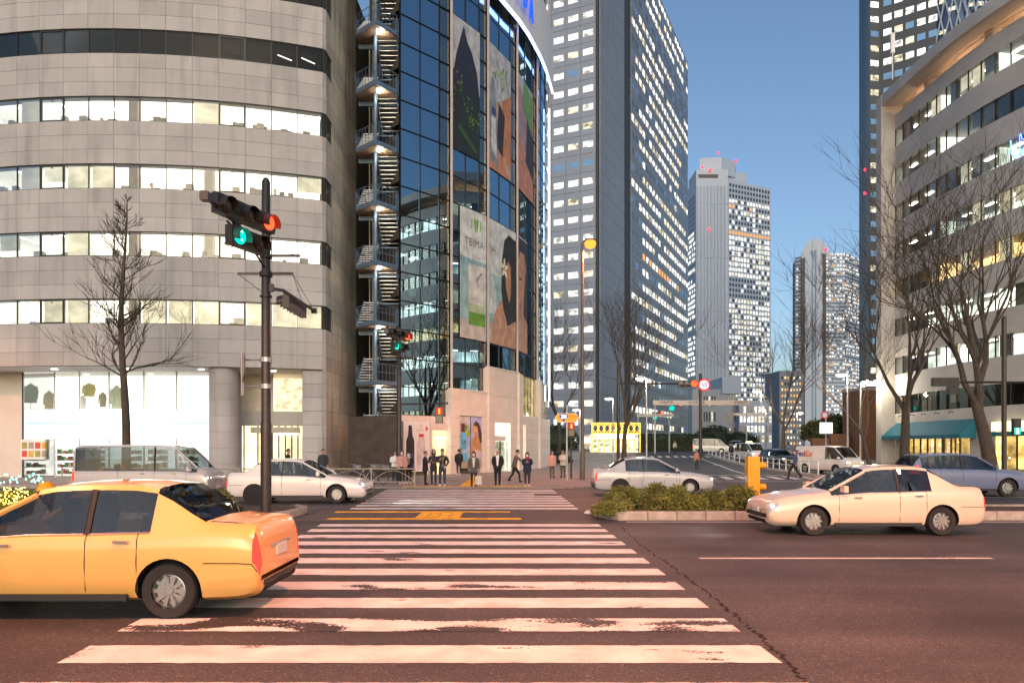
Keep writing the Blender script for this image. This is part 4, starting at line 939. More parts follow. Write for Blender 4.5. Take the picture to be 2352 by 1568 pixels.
g2 = MB(); u2 = (C2 - B2).normalized(); n2 = Vector((u2.y, -u2.x, 0)); r7 = random.Random(4)
def ch2(r_, c):
    if r_ > 45: return 3
    if r_ == 44: return r7.choice([4, 4, 3, 0]) if c < 9 else 3
    if r_ == 39: return 4
    if r_ in (41, 42): return 0 if r7.random() < .25 else 3
    if r_ in (28, 29, 30) and c < 9: return 3 if r7.random() < .85 else 0
    if (r_ * 7) % 23 == 5: return 3
    return (0 if r7.random() < .72 else 1) if r7.random() < .80 else 3
grid(g2, B2, u2, n2, 1.1, 2.6, 14, 8, 3.5, 49, 1.6, 2.1, ch2)
u3 = (A2 - D2).normalized(); n3 = Vector((u3.y, -u3.x, 0)); l3 = (A2 - D2).length
grid(g2, D2, u3, n3, .8, 2.1, 7, 8, 3.5, 47, 1.4, 2.1, lambda r_, c: (0 if r7.random() < .8 else 3) if r_ < 40 and (r_ * 5) % 11 > 1 else 3)
g2.build('window_grid', WIN, t2, kind='stuff')
for (x, y, d) in ((1650, 351, 490), (1690, 370, 495), (1613, 384, 482), (1632, 390, 478), (1628, 527, 479)):
    p = P(x, y, d); MB().lathe([(.3, -.9), (.8, -.3), (.8, .3), (.2, .9)], 8, tuple(p)).build('beacon', M['beacon'], t2)
for (x, d, h) in ((1650, 490, 12), (1690, 495, 7), (1640, 488, 9)):
    p = P(x, 388, d); MB().tube([(p.x, d, H2_ - 4), (p.x, d, H2_ + h)], .18, 5).build('mast', M['clad_dark'], t2)
# hotel podium in front of it
hp = thing('low_rise_block', 'low grey block with slit windows at the foot of the ribbed high rise', 'building', (160, 300, gz(300)))
o = Vector((GX(1590, 300), 300, 1.2)); MB().box(o.x, GX(1690, 300), 300, 330, 0, 26).build('wall', M['clad'], hp); MB().box(GX(1690.5, 300), GX(1765, 300), 296, 330, 0, 21).build('wall', M['pale_tower'], hp); MB().box(GX(1690, 300) - 6, GX(1690, 300) + 2, 299, 320, 24, 31).build('wall', M['pale_tower'], hp)
sl = MB()
for j in range(3):
    for k in range(11): sl.box(GX(1610, 300) + k*1.1 + (4 if k > 5 else 0), GX(1610, 300) + .5 + k*1.1 + (4 if k > 5 else 0), 299.8, 299.95, 6 + j*6.5, 10 + j*6.5, 3 if r7.random() < .8 else 1)
for j in range(4):
    for k in range(9): sl.box(GX(1700, 296) + k*1.5, GX(1700, 296) + .8 + k*1.5, 295.8, 295.95, 4 + j*4, 6.5 + j*4, r7.choice([3, 3, 1, 0]))
sl.build('window_grid', WIN, hp, kind='stuff')
# arched tower
t3 = thing('arched_tower', 'distant banded tower with a rounded arch roof', 'tower', (300, 685, gz(680)))
d3 = 680; X = lambda x, d=d3: GX(x, d); Z3 = lambda y, d=d3: CAM_H + (HY - y)/F_PX*d
MB().box(X(1849), X(1889), d3, d3 + 30, 0, Z3(590)).build('front_slab', M['pale_tower'], t3)
MB().box(X(1841), X(1849) - .05, d3 + .6, d3 + 20, 0, Z3(592)).build('dark_strip', M['clad_dark'], t3); MB().box(X(1889) + .05, X(1898), d3 + .6, d3 + 20, 0, Z3(582)).build('dark_strip', M['clad_dark'], t3)
ar = MB(); cx_, rz = X(1874), Z3(548) - Z3(592); rx = X(1907) - cx_; poly = [(cx_ + rx*math.cos(a), Z3(592) + rz*math.sin(a)) for a in [PI*k/20 for k in range(21)]]
fr = [(x, d3 + 1, z) for x, z in poly]; bk_ = [(x + 14, d3 + 45, z) for x, z in poly]; ar.face(list(reversed(fr)))
for k in range(20): ar.face([fr[k], fr[k+1], bk_[k+1], bk_[k]], 1)
ar.build('arch_roof', [M['pale_tower'], M['pale_rib']], t3)
bands = MB(); wl3 = MB(); nfl = 50
R0 = Vector((X(1898), d3 + 3, 0)); R1 = Vector((X(1945), d3 + 4, 0)); R2 = Vector((X(1992, 720), 720, 0))
for side, pts3, zt in (('r', [R0, R1, R2], Z3(579)), ('l', [Vector((X(1826, 686), 686, 0)), Vector((X(1841), d3 + 2, 0))], Z3(588))):
    for p, q in zip(pts3, pts3[1:]):
        v = (q - p); u_ = v.normalized(); n_ = Vector((u_.y, -u_.x, 0))
        bands.obox((p.x, p.y, 0), v, -n_*20, (0, 0, zt), 1)
        z = 6.0
        while z < zt - 3:
            bands.obox((p.x, p.y, z), v, n_*.5, (0, 0, 2.0), 0)
            on = r7.random() < .75; s_ = 1.0
            while s_ < v.length - 2:
                if on and r7.random() < .62: a_ = p + u_*s_ + n_*.1 + Vector((0, 0, z + 2.0)); wl3.face([a_, a_ + u_*2.0, a_ + u_*2.0 + Vector((0, 0, 1.5)), a_ + Vector((0, 0, 1.5))], 0 if r7.random() < .85 else 4)
                s_ += 2.7
            z += 3.6
bands.build('floor_band', [M['pale_tower'], pmat('dark_blue_glazing', (.13, .18, .26), .2, .2)], t3, kind='stuff'); wl3.build('window_grid', WIN, t3, kind='stuff')  # glazing tone lightened in place of haze
for k in range(2): link('glazed_slot', ubox(1.6, .2, 180, pmat('slot_glass', (.12, .22, .33), .2)), t3, (X(1866 + k*7), d3 - .15, 8), 0, world=True)
for (x, y, d) in ((1897, 572, 679), (1978, 585, 700)): MB().lathe([(.4, -1.2), (1.2, 0), (.4, 1.2)], 8, tuple(P(x, y, d))).build('beacon', M['beacon'], t3)
# far hotel with warm windows between the trees
h4 = thing('distant_hotel', 'distant block with many small warm lit windows behind bare trees', 'building', (135, 350, gz(350)))
MB().box(GX(1790, 350), GX(1846, 350), 350, 370, 0, 39).build('wall', pmat('hotel_wall', (.20, .22, .27), .7), h4)  # wall tone lightened in place of haze
g4 = MB(); grid(g4, Vector((GX(1790, 350), 349.9, 0)), Vector((1, 0, 0)), Vector((0, -1, 0)), 1.0, 1.45, 7, 3, 2.9, 12, .7, 1.2, lambda r_, c: r7.choice([1, 1, 0, 4, 3])); g4.build('window_grid', WIN, h4, kind='stuff')
# dark tower behind the right hand building
t5 = thing('dark_tower', 'tall dark high rise rising behind the right hand brick building', 'tower', (104, 195, gz(190)))
E0, E1, E2, E3 = Vector((GX(1988, 205), 205, 0)), Vector((GX(1997, 190), 190, 0)), Vector((GX(2021, 190.5), 190.5, 0)), Vector((GX(2150, 183), 183, 0))
M['dark_clad'] = pmat('dark_grey_cladding', (.06, .068, .075), .5, .1, .15, .15)
MB().prism([(p.x, p.y) for p in (E1, E2, E3, E3 + Vector((5, 30, 0)), E0 + Vector((3, 10, 0)), E0)], 0, 170).build('tower_core', M['dark_clad'], t5)
r8 = random.Random(9)
for f in range(5, 43):
    z = 2.0 + f*3.87; v = E2 - E1; u_ = v.normalized(); n_ = Vector((u_.y, -u_.x, 0)); p = E1 + u_*1.45 + n_*.1
    link('window', ubox(2.3, .05, 1.5, WIN[0 if 28 < f < 31 or f == 26 else r8.choice([2, 2, 2, 1])]), t5, (p.x, p.y, z), math.atan2(u_.y, u_.x), world=True)
    v = E3 - E2; u_ = v.normalized(); n_ = Vector((u_.y, -u_.x, 0))
    if f > 22:
        for c in range(5):
            p = E2 + u_*(1.0 + c*2.6 + .8) + n_*.1; q = r8.random()
            link('window', ubox(1.9, .05, 1.7, WIN[0 if q < .55 else 1 if q < .75 else 2]), t5, (p.x, p.y, z), math.atan2(u_.y, u_.x), world=True)
link('aircraft_light', MB().lathe([(.2, -.4), (.4, 0), (.2, .4)], 6).mesh('aircraft_light', M['beacon']), t5, tuple(P(1987, 390, 203)), world=True); link('aircraft_light', MB().lathe([(.2, -.4), (.4, 0), (.2, .4)], 6).mesh('aircraft_light', M['beacon']), t5, tuple(P(1986, 444, 203)), world=True)
# lattice tower
t6 = thing('lattice_tower', 'tower wrapped in a white diagonal lattice above the brick roofline', 'tower', (172, 275, gz(270)))
cc = Vector((GX(2190, 275), 275, 0)); rr = 19.0
MB().lathe([(rr, 0), (rr, 80), (rr*.96, 150), (rr*.8, 200)], 32, tuple(cc)).build('tower_core', pmat('navy_glass', (.06, .10, .17), .15, .3), t6, 30)
la = MB(); r9 = random.Random(2)
for k in range(44):
    a0 = 2*PI*k/44*1.0; 
    for sg in (1, -1):
        pts_ = [(cc.x + (rr + .15)*math.cos(a0 + sg*z/160.0*1.6 + .1*math.sin(z*.05)), cc.y + (rr + .15)*math.sin(a0 + sg*z/160.0*1.6 + .1*math.sin(z*.05)), z) for z in range(120, 171, 6)]
        la.tube(pts_, .28, 4, cap=False)
la.build('lattice', M['pale_tower'], t6)
lw6 = MB()
for f in range(30, 46):
    for k in range(40):
        if r9.random() < .3:
            a0 = 2*PI*k/40; a1 = a0 + .11; z = f*3.7; lw6.face([(cc.x + (rr + .06)*math.cos(a), cc.y + (rr + .06)*math.sin(a), zz) for a, zz in ((a0, z), (a1, z), (a1, z + 1.4), (a0, z + 1.4))], 1)
lw6.build('window_grid', WIN, t6, kind='stuff')

# ================================================================ curved brick building on the right
def brick_mat():
    m, nt, b, out = new_mat('small_beige_brick'); N, L = nt.nodes, nt.links; geo = N.new('ShaderNodeNewGeometry')
    sx = N.new('ShaderNodeSeparateXYZ'); L.new(geo.outputs['Position'], sx.inputs[0])
    ad = N.new('ShaderNodeMath'); ad.operation = 'ADD'; L.new(sx.outputs[0], ad.inputs[0]); L.new(sx.outputs[1], ad.inputs[1])
    cb = N.new('ShaderNodeCombineXYZ'); L.new(ad.outputs[0], cb.inputs[0]); L.new(sx.outputs[2], cb.inputs[1])
    br = N.new('ShaderNodeTexBrick'); L.new(cb.outputs[0], br.inputs['Vector']); br.inputs['Scale'].default_value = 1
    br.inputs['Brick Width'].default_value = .5; br.inputs['Row Height'].default_value = .17; br.inputs['Mortar Size'].default_value = .012
    br.inputs['Color1'].default_value = (.52, .485, .46, 1); br.inputs['Color2'].default_value = (.56, .525, .495, 1); br.inputs['Mortar'].default_value = (.45, .42, .395, 1)
    no = N.new('ShaderNodeTexNoise'); no.inputs['Scale'].default_value = .35; no.inputs['Detail'].default_value = 6; L.new(geo.outputs['Position'], no.inputs['Vector'])
    mr = N.new('ShaderNodeMapRange'); mr.inputs[1].default_value = .3; mr.inputs[2].default_value = .7; mr.inputs[3].default_value = .88; mr.inputs[4].default_value = 1.08; L.new(no.outputs['Fac'], mr.inputs[0])
    s_ = N.new('ShaderNodeVectorMath'); s_.operation = 'SCALE'; L.new(br.outputs['Color'], s_.inputs[0]); L.new(mr.outputs[0], s_.inputs['Scale']); L.new(s_.outputs[0], b.inputs['Base Color'])
    bu = N.new('ShaderNodeBump'); bu.inputs['Strength'].default_value = .4; bu.inputs['Distance'].default_value = .02; bu.invert = True; L.new(br.outputs['Fac'], bu.inputs['Height']); L.new(bu.outputs[0], b.inputs['Normal'])
    b.inputs['Roughness'].default_value = .75; return m
M['brick'] = brick_mat()
ctrl = [(38.4, 72.0), (38.3, 66), (38.45, 61), (39.05, 57), (40.1, 53), (41.7, 48.5), (44.2, 43), (47.8, 37.5), (52.5, 33), (58, 30)]
def catmull(P_, n=5):
    out = []
    for i in range(len(P_) - 1):
        p0, p1, p2, p3 = P_[max(i-1, 0)], P_[i], P_[i+1], P_[min(i+2, len(P_)-1)]
        for k in range(n):
            t = k/n; out.append(tuple(.5*((2*p1[j]) + (-p0[j] + p2[j])*t + (2*p0[j] - 5*p1[j] + 4*p2[j] - p3[j])*t*t + (-p0[j] + 3*p1[j] - 3*p2[j] + p3[j])*t**3) for j in range(2)))
    return out + [P_[-1]]
RC = [Vector((x, y, 0)) for x, y in catmull(ctrl)]
RS = [0.0]
for p, q in zip(RC, RC[1:]): RS.append(RS[-1] + (q - p).length)
def rpt(s):
    s = max(0, min(RS[-1] - 1e-6, s))
    for i in range(len(RS) - 1):
        if s <= RS[i+1]: t = (s - RS[i])/(RS[i+1] - RS[i]); v = RC[i+1] - RC[i]; return RC[i] + v*t, v.normalized()
def rband(m, s0, s1, o0, o1, z0, z1, mi=0, step=1.5):
    """solid strip along the facade; o = distance outward from the wall line"""
    n = max(1, int((s1 - s0)/step)); ring = []
    for k in range(n + 1):
        p, t = rpt(s0 + (s1 - s0)*k/n); nn = Vector((-t.y, t.x, 0)) * -1      # towards the street
        ring.append((p + nn*o1, p + nn*o0))
    for (a, b), (c, d) in zip(ring, ring[1:]):
        q = [(p.x, p.y, z) for z in (z0, z1) for p in (a, c, d, b)]
        for f in ((0, 1, 5, 4), (4, 5, 6, 7), (3, 2, 1, 0), (2, 3, 7, 6)): m.face([q[i] for i in f], mi)
    for (a, b), rev in ((ring[0], 0), (ring[-1], 1)):
        m.face([(a.x, a.y, z0), (b.x, b.y, z0), (b.x, b.y, z1), (a.x, a.y, z1)], mi)
rb_ = thing('brick_building', 'curved beige brick office building with window bands on the right', 'building', (44, 60, 0))
SL = RS[-1]
wb = [5.2, 9.1, 12.9, 16.7, 20.5, 24.3, 28.1, 31.9]; WHt = 1.75
zsp = [(3.9, 5.2)] + [(wb[i] + WHt, wb[i+1]) for i in range(7)] + [(wb[7] + WHt, 35.1)]
for (z0, z1) in zsp:
    m = MB(); rband(m, .0, SL, -.35, 0, z0, z1, 0, 1.2); m.build('spandrel', M['brick'], rb_)
m = MB(); m.box(37.0, 39.2, 72.0, 73.0, 0, 37.1); m.build('end_wall', M['brick'], rb_)
m = MB(); rband(m, -.0, SL, -.25, 1.35, 36.05, 37.1, 0, 1.2); m.build('roof_fascia', M['brick'], rb_)
m = MB(); rband(m, 0, SL, -7, 1.3, 36.4, 36.5, 0, 1.2); m.build('terrace_soffit', pmat('cream_soffit', (.62, .50, .40), .7), rb_)
m = MB(); rband(m, 0, SL, -7, -6.8, 33.6, 36.4); m.build('terrace_wall', M['brick'], rb_)
for s_ in (4, 12.5, 20.5, 28.5):
    p, t = rpt(s_); nn = Vector((t.y, -t.x, 0)); c_ = p - nn*1.4
    MB().lathe([(.62, 33.6), (.62, 36.4)], 20, (c_.x, c_.y, 0)).build('terrace_column', pmat('column_white', (.62, .57, .52), .6), rb_, 40)
rl = MB(); pr_ = [rpt(s_)[0] for s_ in [1 + k for k in range(38)]]; rl.tube([(p.x, p.y, 35.55) for p in pr_], .035, 5)
for p in pr_[::3]: rl.tube([(p.x, p.y, 35.1), (p.x, p.y, 35.55)], .025, 4)
rl.build('terrace_rail', M['white_paint'], rb_)
for s_ in (3, 9, 16, 23, 30):
    p, t = rpt(s_); nn = Vector((t.y, -t.x, 0)); c_ = p - nn*2.5
    ld = bpy.data.lights.new('terrace_lamp', 'POINT'); ld.energy = 110; ld.color = (1, .62, .34); ld.shadow_soft_size = .15; lo = bpy.data.objects.new('terrace_lamp', ld); COL.objects.link(lo); lo.parent = rb_; lo.location = Vector((c_.x, c_.y, 34.3)) - rb_.location
M['rb_glass'] = glassmat('brick_building_glass', (.9, .92, .9), .04, 0, .16)
rm_white = roommat('right_office_white', (.98, 1.0, .84), 1.5, .5, .5); rm_warm = roommat('right_office_warm', (1.0, .64, .24), 1.5, .5, .5); rm_dim = roommat('right_office_dim', (.92, 1.0, .85), .8, .7, .5)
r10 = random.Random(31); PW = 1.42; npan = int(SL/PW)
def rlit(row, k):
    s = k*PW
    if row == 7: return rm_white
    if row == 6: return rm_white if s < 7 else M['dark_room']
    if row == 5: return M['dark_room'] if r10.random() < .85 else rm_dim
    if row == 4: return rm_white if s > 6 else rm_dim
    if row == 3: return rm_warm
    if row == 2: return rm_white
    if row == 1: return rm_dim if r10.random() < .6 else rm_white
    return M['dark_room']
for row, z0 in enumerate(wb):
    fm = MB(); cl = MB(); rband(cl, 0, SL, -3.4, -.4, z0 + WHt + .02, z0 + WHt + .05, 0, 1.5); rband(cl, 0, SL, -3.4, -.4, z0 - .08, z0 - .04, 0, 1.5); cl.build('floor_slab', M['furn'], rb_)
    bkm = MB(); mats = [M['dark_room'], rm_white, rm_warm, rm_dim, M['strip'], M['blind_dark'], M['blind']]
    grp = None
    for k in range(npan):
        s0 = k*PW; p, t = rpt(s0 + PW/2); nn = Vector((t.y, -t.x, 0)); ang = math.atan2(t.y, t.x)
        if k % 3 == 0: grp = rlit(row, k)
        mi = mats.index(grp)
        q = p - nn*.16
        # local y of the piece points to the left of its x axis; the run is walked towards the camera, so turn it round
        link('pane', ubox(PW - .07, .015, WHt, M['rb_glass']), rb_, (q.x, q.y, z0), ang + PI, world=True)
        a, _ = rpt(s0); link('mullion', ubox(.06, .12, WHt, M['dark_frame']), rb_, (a.x - nn.x*.12, a.y - nn.y*.12, z0), ang + PI, world=True)
        rband(bkm, s0, s0 + PW, -3.4, -3.3, z0 - .04, z0 + WHt, mi, 2)
        if mi in (1, 3) and k % 2 == 0: rband(bkm, s0 + .2, s0 + PW*.9, -1.6, -1.3, z0 + WHt - .10, z0 + WHt - .05, 4, 2)
        if r10.random() < .22: rband(bkm, s0 + .05, s0 + PW - .1, -.42, -.4, z0 + (0 if r10.random() < .4 else .6), z0 + WHt, 6 if mi and r10.random() < .6 else 5, 2)
        if k % 5 == 4: rband(bkm, s0 + PW - .12, s0 + PW, -3.3, -.5, z0, z0 + WHt, mi, 2)
    bkm.build('room_interior', mats, rb_)
# blue neon sign on the third band from the top
sN, zN = 16.3, wb[5] + .1
pN, tN = rpt(sN); nN = Vector((tN.y, -tN.x, 0))
def np_(u, v): q, t = rpt(sN + u); n_ = Vector((t.y, -t.x, 0)); return (q + n_*.12 + Vector((0, 0, zN + v)))
neon = MB(); neon.tube([np_(-.55, 1.5), np_(-.5, .5), np_(-.36, .16), np_(0, .1), np_(.8, .12), np_(1.1, .42)], .05, 6); neon.tube([np_(.3, 1.65), np_(.42, 1.2), np_(.98, .86), np_(.34, .22)], .05, 6); neon.tube([np_(.18, 1.6), np_(.28, .2)], .025, 5)
neon.build('neon_sign', emat('blue_neon', (.10, .25, 1.0), 3.0), rb_)
# street level: restaurant with teal awning, shop further along
for a_, b_ in ((0, 1.2), (11.6, 14.2)):
    m = MB(); rband(m, a_, b_, -.3, 0, 0, 3.9); m.build('ground_wall', M['brick'], rb_)
M['teal'] = pmat('teal_canvas', (.008, .13, .19), .7, 0, .12, 1.5)
aw = MB()
n = 12
for k in range(n):
    p, t = rpt(.3 + 12*k/n); q, t2 = rpt(.3 + 12*(k + 1)/n); na, nb = Vector((t.y, -t.x, 0)), Vector((t2.y, -t2.x, 0))
    a, b, c, d = p + Vector((0, 0, 4.25)), q + Vector((0, 0, 4.25)), q + nb*1.5 + Vector((0, 0, 2.95)), p + na*1.5 + Vector((0, 0, 2.95))
    aw.face([a, b, c, d]); e, f = c - Vector((0, 0, .32)), d - Vector((0, 0, .32)); aw.face([d, c, e, f])
    if k == 0: aw.face([a, d, f, p + Vector((0, 0, 2.63))])
    if k == n - 1: aw.face([b, c, e, q + Vector((0, 0, 2.63))])
aw.build('awning', M['teal'], rb_)
gi = MB(); rband(gi, 1.2, 40, -4.0, -3.9, 0, 3.9, 0); rband(gi, 1.2, 40, -3.9, -.1, 3.86, 3.9, 1)
for s_ in (2.0, 4.2, 6.4, 8.6, 10.8, 16, 18, 21): rband(gi, s_, s_ + .25, -3.7, -3.4, 0, 3.0, 1, 1)
rband(gi, 1.2, 1.3, -3.9, -.1, 0, 3.86, 0, 1); rband(gi, 7.5, 7.6, -3.9, -1.6, 0, 3.86, 0, 1); rband(gi, 14.2, 14.3, -3.9, -.1, 0, 3.86, 0, 1)
gi.build('restaurant_interior', [roommat('lit_restaurant', (1.0, .58, .16), 1.9, .6, .9), M['furn']], rb_)
for k in range(24):
    s_ = 1.3 + k*1.15
    if 11.0 < s_ < 14.2: continue
    p, t = rpt(s_); nn = Vector((t.y, -t.x, 0)); link('shop_mullion', ubox(.09, .12, 3.85, M['dark_frame']), rb_, (p.x, p.y, 0), math.atan2(t.y, t.x) + PI, world=True)
    p, t = rpt(s_ + .575); link('shop_pane', ubox(1.05, .012, 3.7, M['clear']), rb_, (p.x, p.y, .05), math.atan2(t.y, t.x) + PI, world=True)
m = MB(); rband(m, 14.2, 26, .05, .35, 3.15, 3.9); m.build('shop_fascia', emat('shop_fascia_light', (1.0, .85, .45), 1.2), rb_); m = MB(); rband(m, 14.2, 26, .05, .38, 2.75, 3.1); m.build('shop_fascia_band', M['teal'], rb_)
for k in range(5):
    p, t = rpt(1.6 + k*2.0); nn = Vector((t.y, -t.x, 0)); MB().tube([p + Vector((0, 0, 4.9)), p + nn*.35 + Vector((0, 0, 5.0)), p + nn*.5 + Vector((0, 0, 4.82))], .04, 5).build('awning_spotlight', M['black'], rb_)
bk5 = MB(); bk5.prism([(43.6, 72.5), (50, 90), (90, 90), (95, 34), (62, 32), (52, 44), (46, 52), (44.5, 60)], 0, 33.5); bk5.build('building_core', M['dark_room'], rb_)
tp = MB(); tp.prism([(39.0, 72.8), (50, 90), (90, 90), (95, 34), (59, 30), (49, 37), (43, 47), (40.2, 57), (39.4, 66)], 36.55, 36.9); tp.build('roof', M['soffit'], rb_)
ant = MB(); pa_ = P(2050, 190, 68.5); ant.tube([(pa_.x, pa_.y, 36.9), (pa_.x, pa_.y, 41.2)], .06, 5); ant.box(pa_.x - .18, pa_.x + .18, pa_.y - .1, pa_.y + .1, 39.4, 41.3); ant.build('roof_antenna', M['white_paint'], rb_)
# ================================================================ bare trees
M['bark'] = pmat('grey_brown_bark', (.075, .056, .043), .9, 0, .3, 5, 0, .5, 25)
M['twig'] = pmat('twig_bark', (.060, .042, .033), .9, 0, .25, 5)
def bare_tree(label, base, height, seed, style='vase', lean=0.0, group='bare street trees', dens=1.0, r0=None):
    r = random.Random(seed); tr, tw = MB(), MB(); base = Vector(base)
    root = thing('bare_tree', label, 'tree', tuple(base), 0, group)
    def grow(p, d, L, rad, lev, maxlev):
        nseg = 5 if lev < 2 else 4 if lev < 4 else 3
        pts = [p.copy()]; rads = [rad]; cur = p.copy(); dd = d.copy()
        for i in range(nseg):
            wob = .05 if lev == 0 else .13 if lev < 3 else .19
            dd = (dd + Vector((r.gauss(0, wob), r.gauss(0, wob), r.gauss(0, wob*.6) + (.05 if lev > 0 else .02)))).normalized()
            cur = cur + dd*(L/nseg); pts.append(cur.copy()); rads.append(rad*(1 - (.62 if lev else .35)*(i + 1)/nseg))
        (tr if lev < 3 else tw).tube(pts, rads, 9 if lev == 0 else 7 if lev == 1 else 5 if lev < 3 else 3, cap=lev < 2)
        if lev >= maxlev: return
        if style == 'vase': nch = [r.choice([3, 4]), 4, 4, 4, 4][min(lev, 4)]
        else: nch = [0, 5, 5, 4, 3][min(lev, 4)]
        if lev >= 2: nch = max(2, round(nch*dens))
        for c in range(nch):
            if lev == 0 and style == 'vase': f = 1.0 if c < 2 else r.uniform(.75, 1)
            else: f = r.uniform(.30, 1.0) if c else 1.0
            i = min(nseg, max(1, int(round(f*nseg)))); q = pts[i]
            ax = (pts[i] - pts[i-1]).normalized(); side = ax.orthogonal().normalized(); side.rotate(Matrix.Rotation(r.uniform(0, 2*PI) if lev else 2*PI*(c + r.uniform(-.2, .2))/nch, 3, ax))
            an = r.uniform(.30, .56) if lev == 0 else r.uniform(.24, .56)
            nd = (ax*math.cos(an) + side*math.sin(an) + Vector((0, 0, .24))).normalized()
            grow(q, nd, L*r.uniform(.62, .86) if lev else L*r.uniform(1.25, 1.6), max(.014, rads[i]*r.uniform(.66, .84)), lev + 1, maxlev)
    R0 = r0 or height*.021
    if style == 'vase':
        grow(Vector((0, 0, -.1)), Vector((lean, 0, 1)).normalized(), height*.24, R0, 0, 5)
    else:
        pts = [Vector((.10*math.sin(i*.55), .10*math.cos(i*.47), height*i/14 - .1)) for i in range(15)]; rads = [R0*(1 - i/14.6)**.8 for i in range(15)]
        tr.tube(pts, rads, 9)
        for i in range(5, 14):
            for c in range(4 if i < 10 else 5):
                a = r.uniform(0, 2*PI); q = pts[i] + (pts[i] - pts[i-1])*r.random()*.9
                up = r.uniform(.35, .8); nd = Vector((math.cos(a), math.sin(a), up)).normalized(); L = height*.135*(1.15 - (i - 5)/8.6)*r.uniform(.7, 1.15)
                grow(q, nd, L, rads[i]*r.uniform(.28, .42), 2, 4)
    tr.build('trunk', M['bark'], root, 50, world=False); tw.build('crown', M['twig'], root, world=False)
    return root
bare_tree('tall bare tree with straight trunk in front of the grey office block', (GX(285, 35.2), 35.2, .05), 14.0, 3, 'spire', r0=.23)
bare_tree('large spreading bare tree nearest the right edge before the brick building', (GX(2278, 42), 42, .1), 19.5, 12, 'vase', -.04, dens=1.0, r0=.42)
bare_tree('large bare tree with forked trunk beside the left end of the teal awning', (GX(2078, 50), 50, .1), 18.5, 8, 'vase', .02, dens=1.0, r0=.38)
bare_tree('slim lamplit bare tree left of the brick building end wall', (GX(1998, 62), 62, .1), 12.5, 5, 'vase', -.12, dens=.8, r0=.2)
bare_tree('bare tree in front of the distant arched tower', (GX(1800, 84), 84, gz(84)), 16.5, 9, 'vase', .0, dens=1.0, r0=.3)
bare_tree('bare tree in front of the blind corner of the office tower', (GX(1432, 76), 76, gz(76)), 17.5, 14, 'vase', .05, dens=1.0, r0=.3)
bare_tree('bare tree right beside the white light strip of the glass building', (GX(1284, 92), 92, gz(92)), 17.0, 19, 'vase', .03, dens=1.0, r0=.3)

# ================================================================ hedges and shrubs
M['leaf'] = pmat('yellow_green_leaf', (.145, .155, .03), .7, 0, .45, 2.5)
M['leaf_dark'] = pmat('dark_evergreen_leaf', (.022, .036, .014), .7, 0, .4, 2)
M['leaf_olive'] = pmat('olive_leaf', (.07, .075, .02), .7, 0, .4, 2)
def blades(m, n, place, ln, wd, r, up=.5, mi=0):
    for _ in range(n):
        p = Vector(place(r)); d = Vector((r.gauss(0, 1), r.gauss(0, 1), abs(r.gauss(0, 1))*up + .1)).normalized()*ln*r.uniform(.5, 1.3); w = d.cross(Vector((r.uniform(-1, 1), r.uniform(-1, 1), .3))); w = (w.normalized() if w.length > 1e-6 else Vector((1, 0, 0)))*wd
        mid = p + d*.55 + Vector((0, 0, .02)); e = p + d + Vector((0, 0, -ln*.25*r.random()))
        m.face([p - w*.5, mid - w, e, mid + w], mi)
def hedge_bed(label, x0, x1, y0, y1, z, h, n, seed, nx=None, mats=None):
    r = random.Random(seed); m = MB(); root = thing('shrub_bed', label, 'shrub', ((x0 + x1)/2, (y0 + y1)/2, z))
    clumps = [(r.uniform(x0, x1), r.uniform(y0, y1), r.uniform(.6, 1.1)) for _ in range(int((x1 - x0)*5))]
    def pl(r):
        c = r.choice(clumps); u = r.gauss(0, .22); v = r.gauss(0, .22); hh = h*c[2]*max(.05, 1 - (u*u + v*v)*3.5)
        return (min(x1 + .15, max(x0 - .15, c[0] + u)), min(y1, max(y0 - .12, c[1] + v)), z + hh*r.random()**.45)
    blades(m, n, pl, .17, .022, r, .55)
    m.build('foliage', M['leaf'], root)
    s = MB()
    for c in clumps[::2]: s.tube([(c[0], c[1], z - .02), (c[0] + r.gauss(0, .06), c[1], z + h*c[2]*.8)], [.012, .005], 4)
    for _ in range(14):
        x = r.uniform(x0, x1); s.tube([(x, r.uniform(y0, y1), z), (x + r.gauss(0, .08), r.uniform(y0, y1), z + h*r.uniform(1.1, 1.55))], [.01, .004], 3)
    s.build('stem', M['twig'], root); return root
hedge_bed('yellow green grassy shrubs along the median right of the crossing', 2.75, 6.75, 18.75, 20.9, .14, .62, 15000, 2)
hedge_bed('low shrub tuft hanging over the kerb at the median nose', 2.35, 2.95, 18.7, 19.6, .12, .34, 2200, 4)
hedge_bed('shrubs along the median at the left edge', -16.5, -8.2, 18.8, 20.9, .14, .55, 14000, 6)
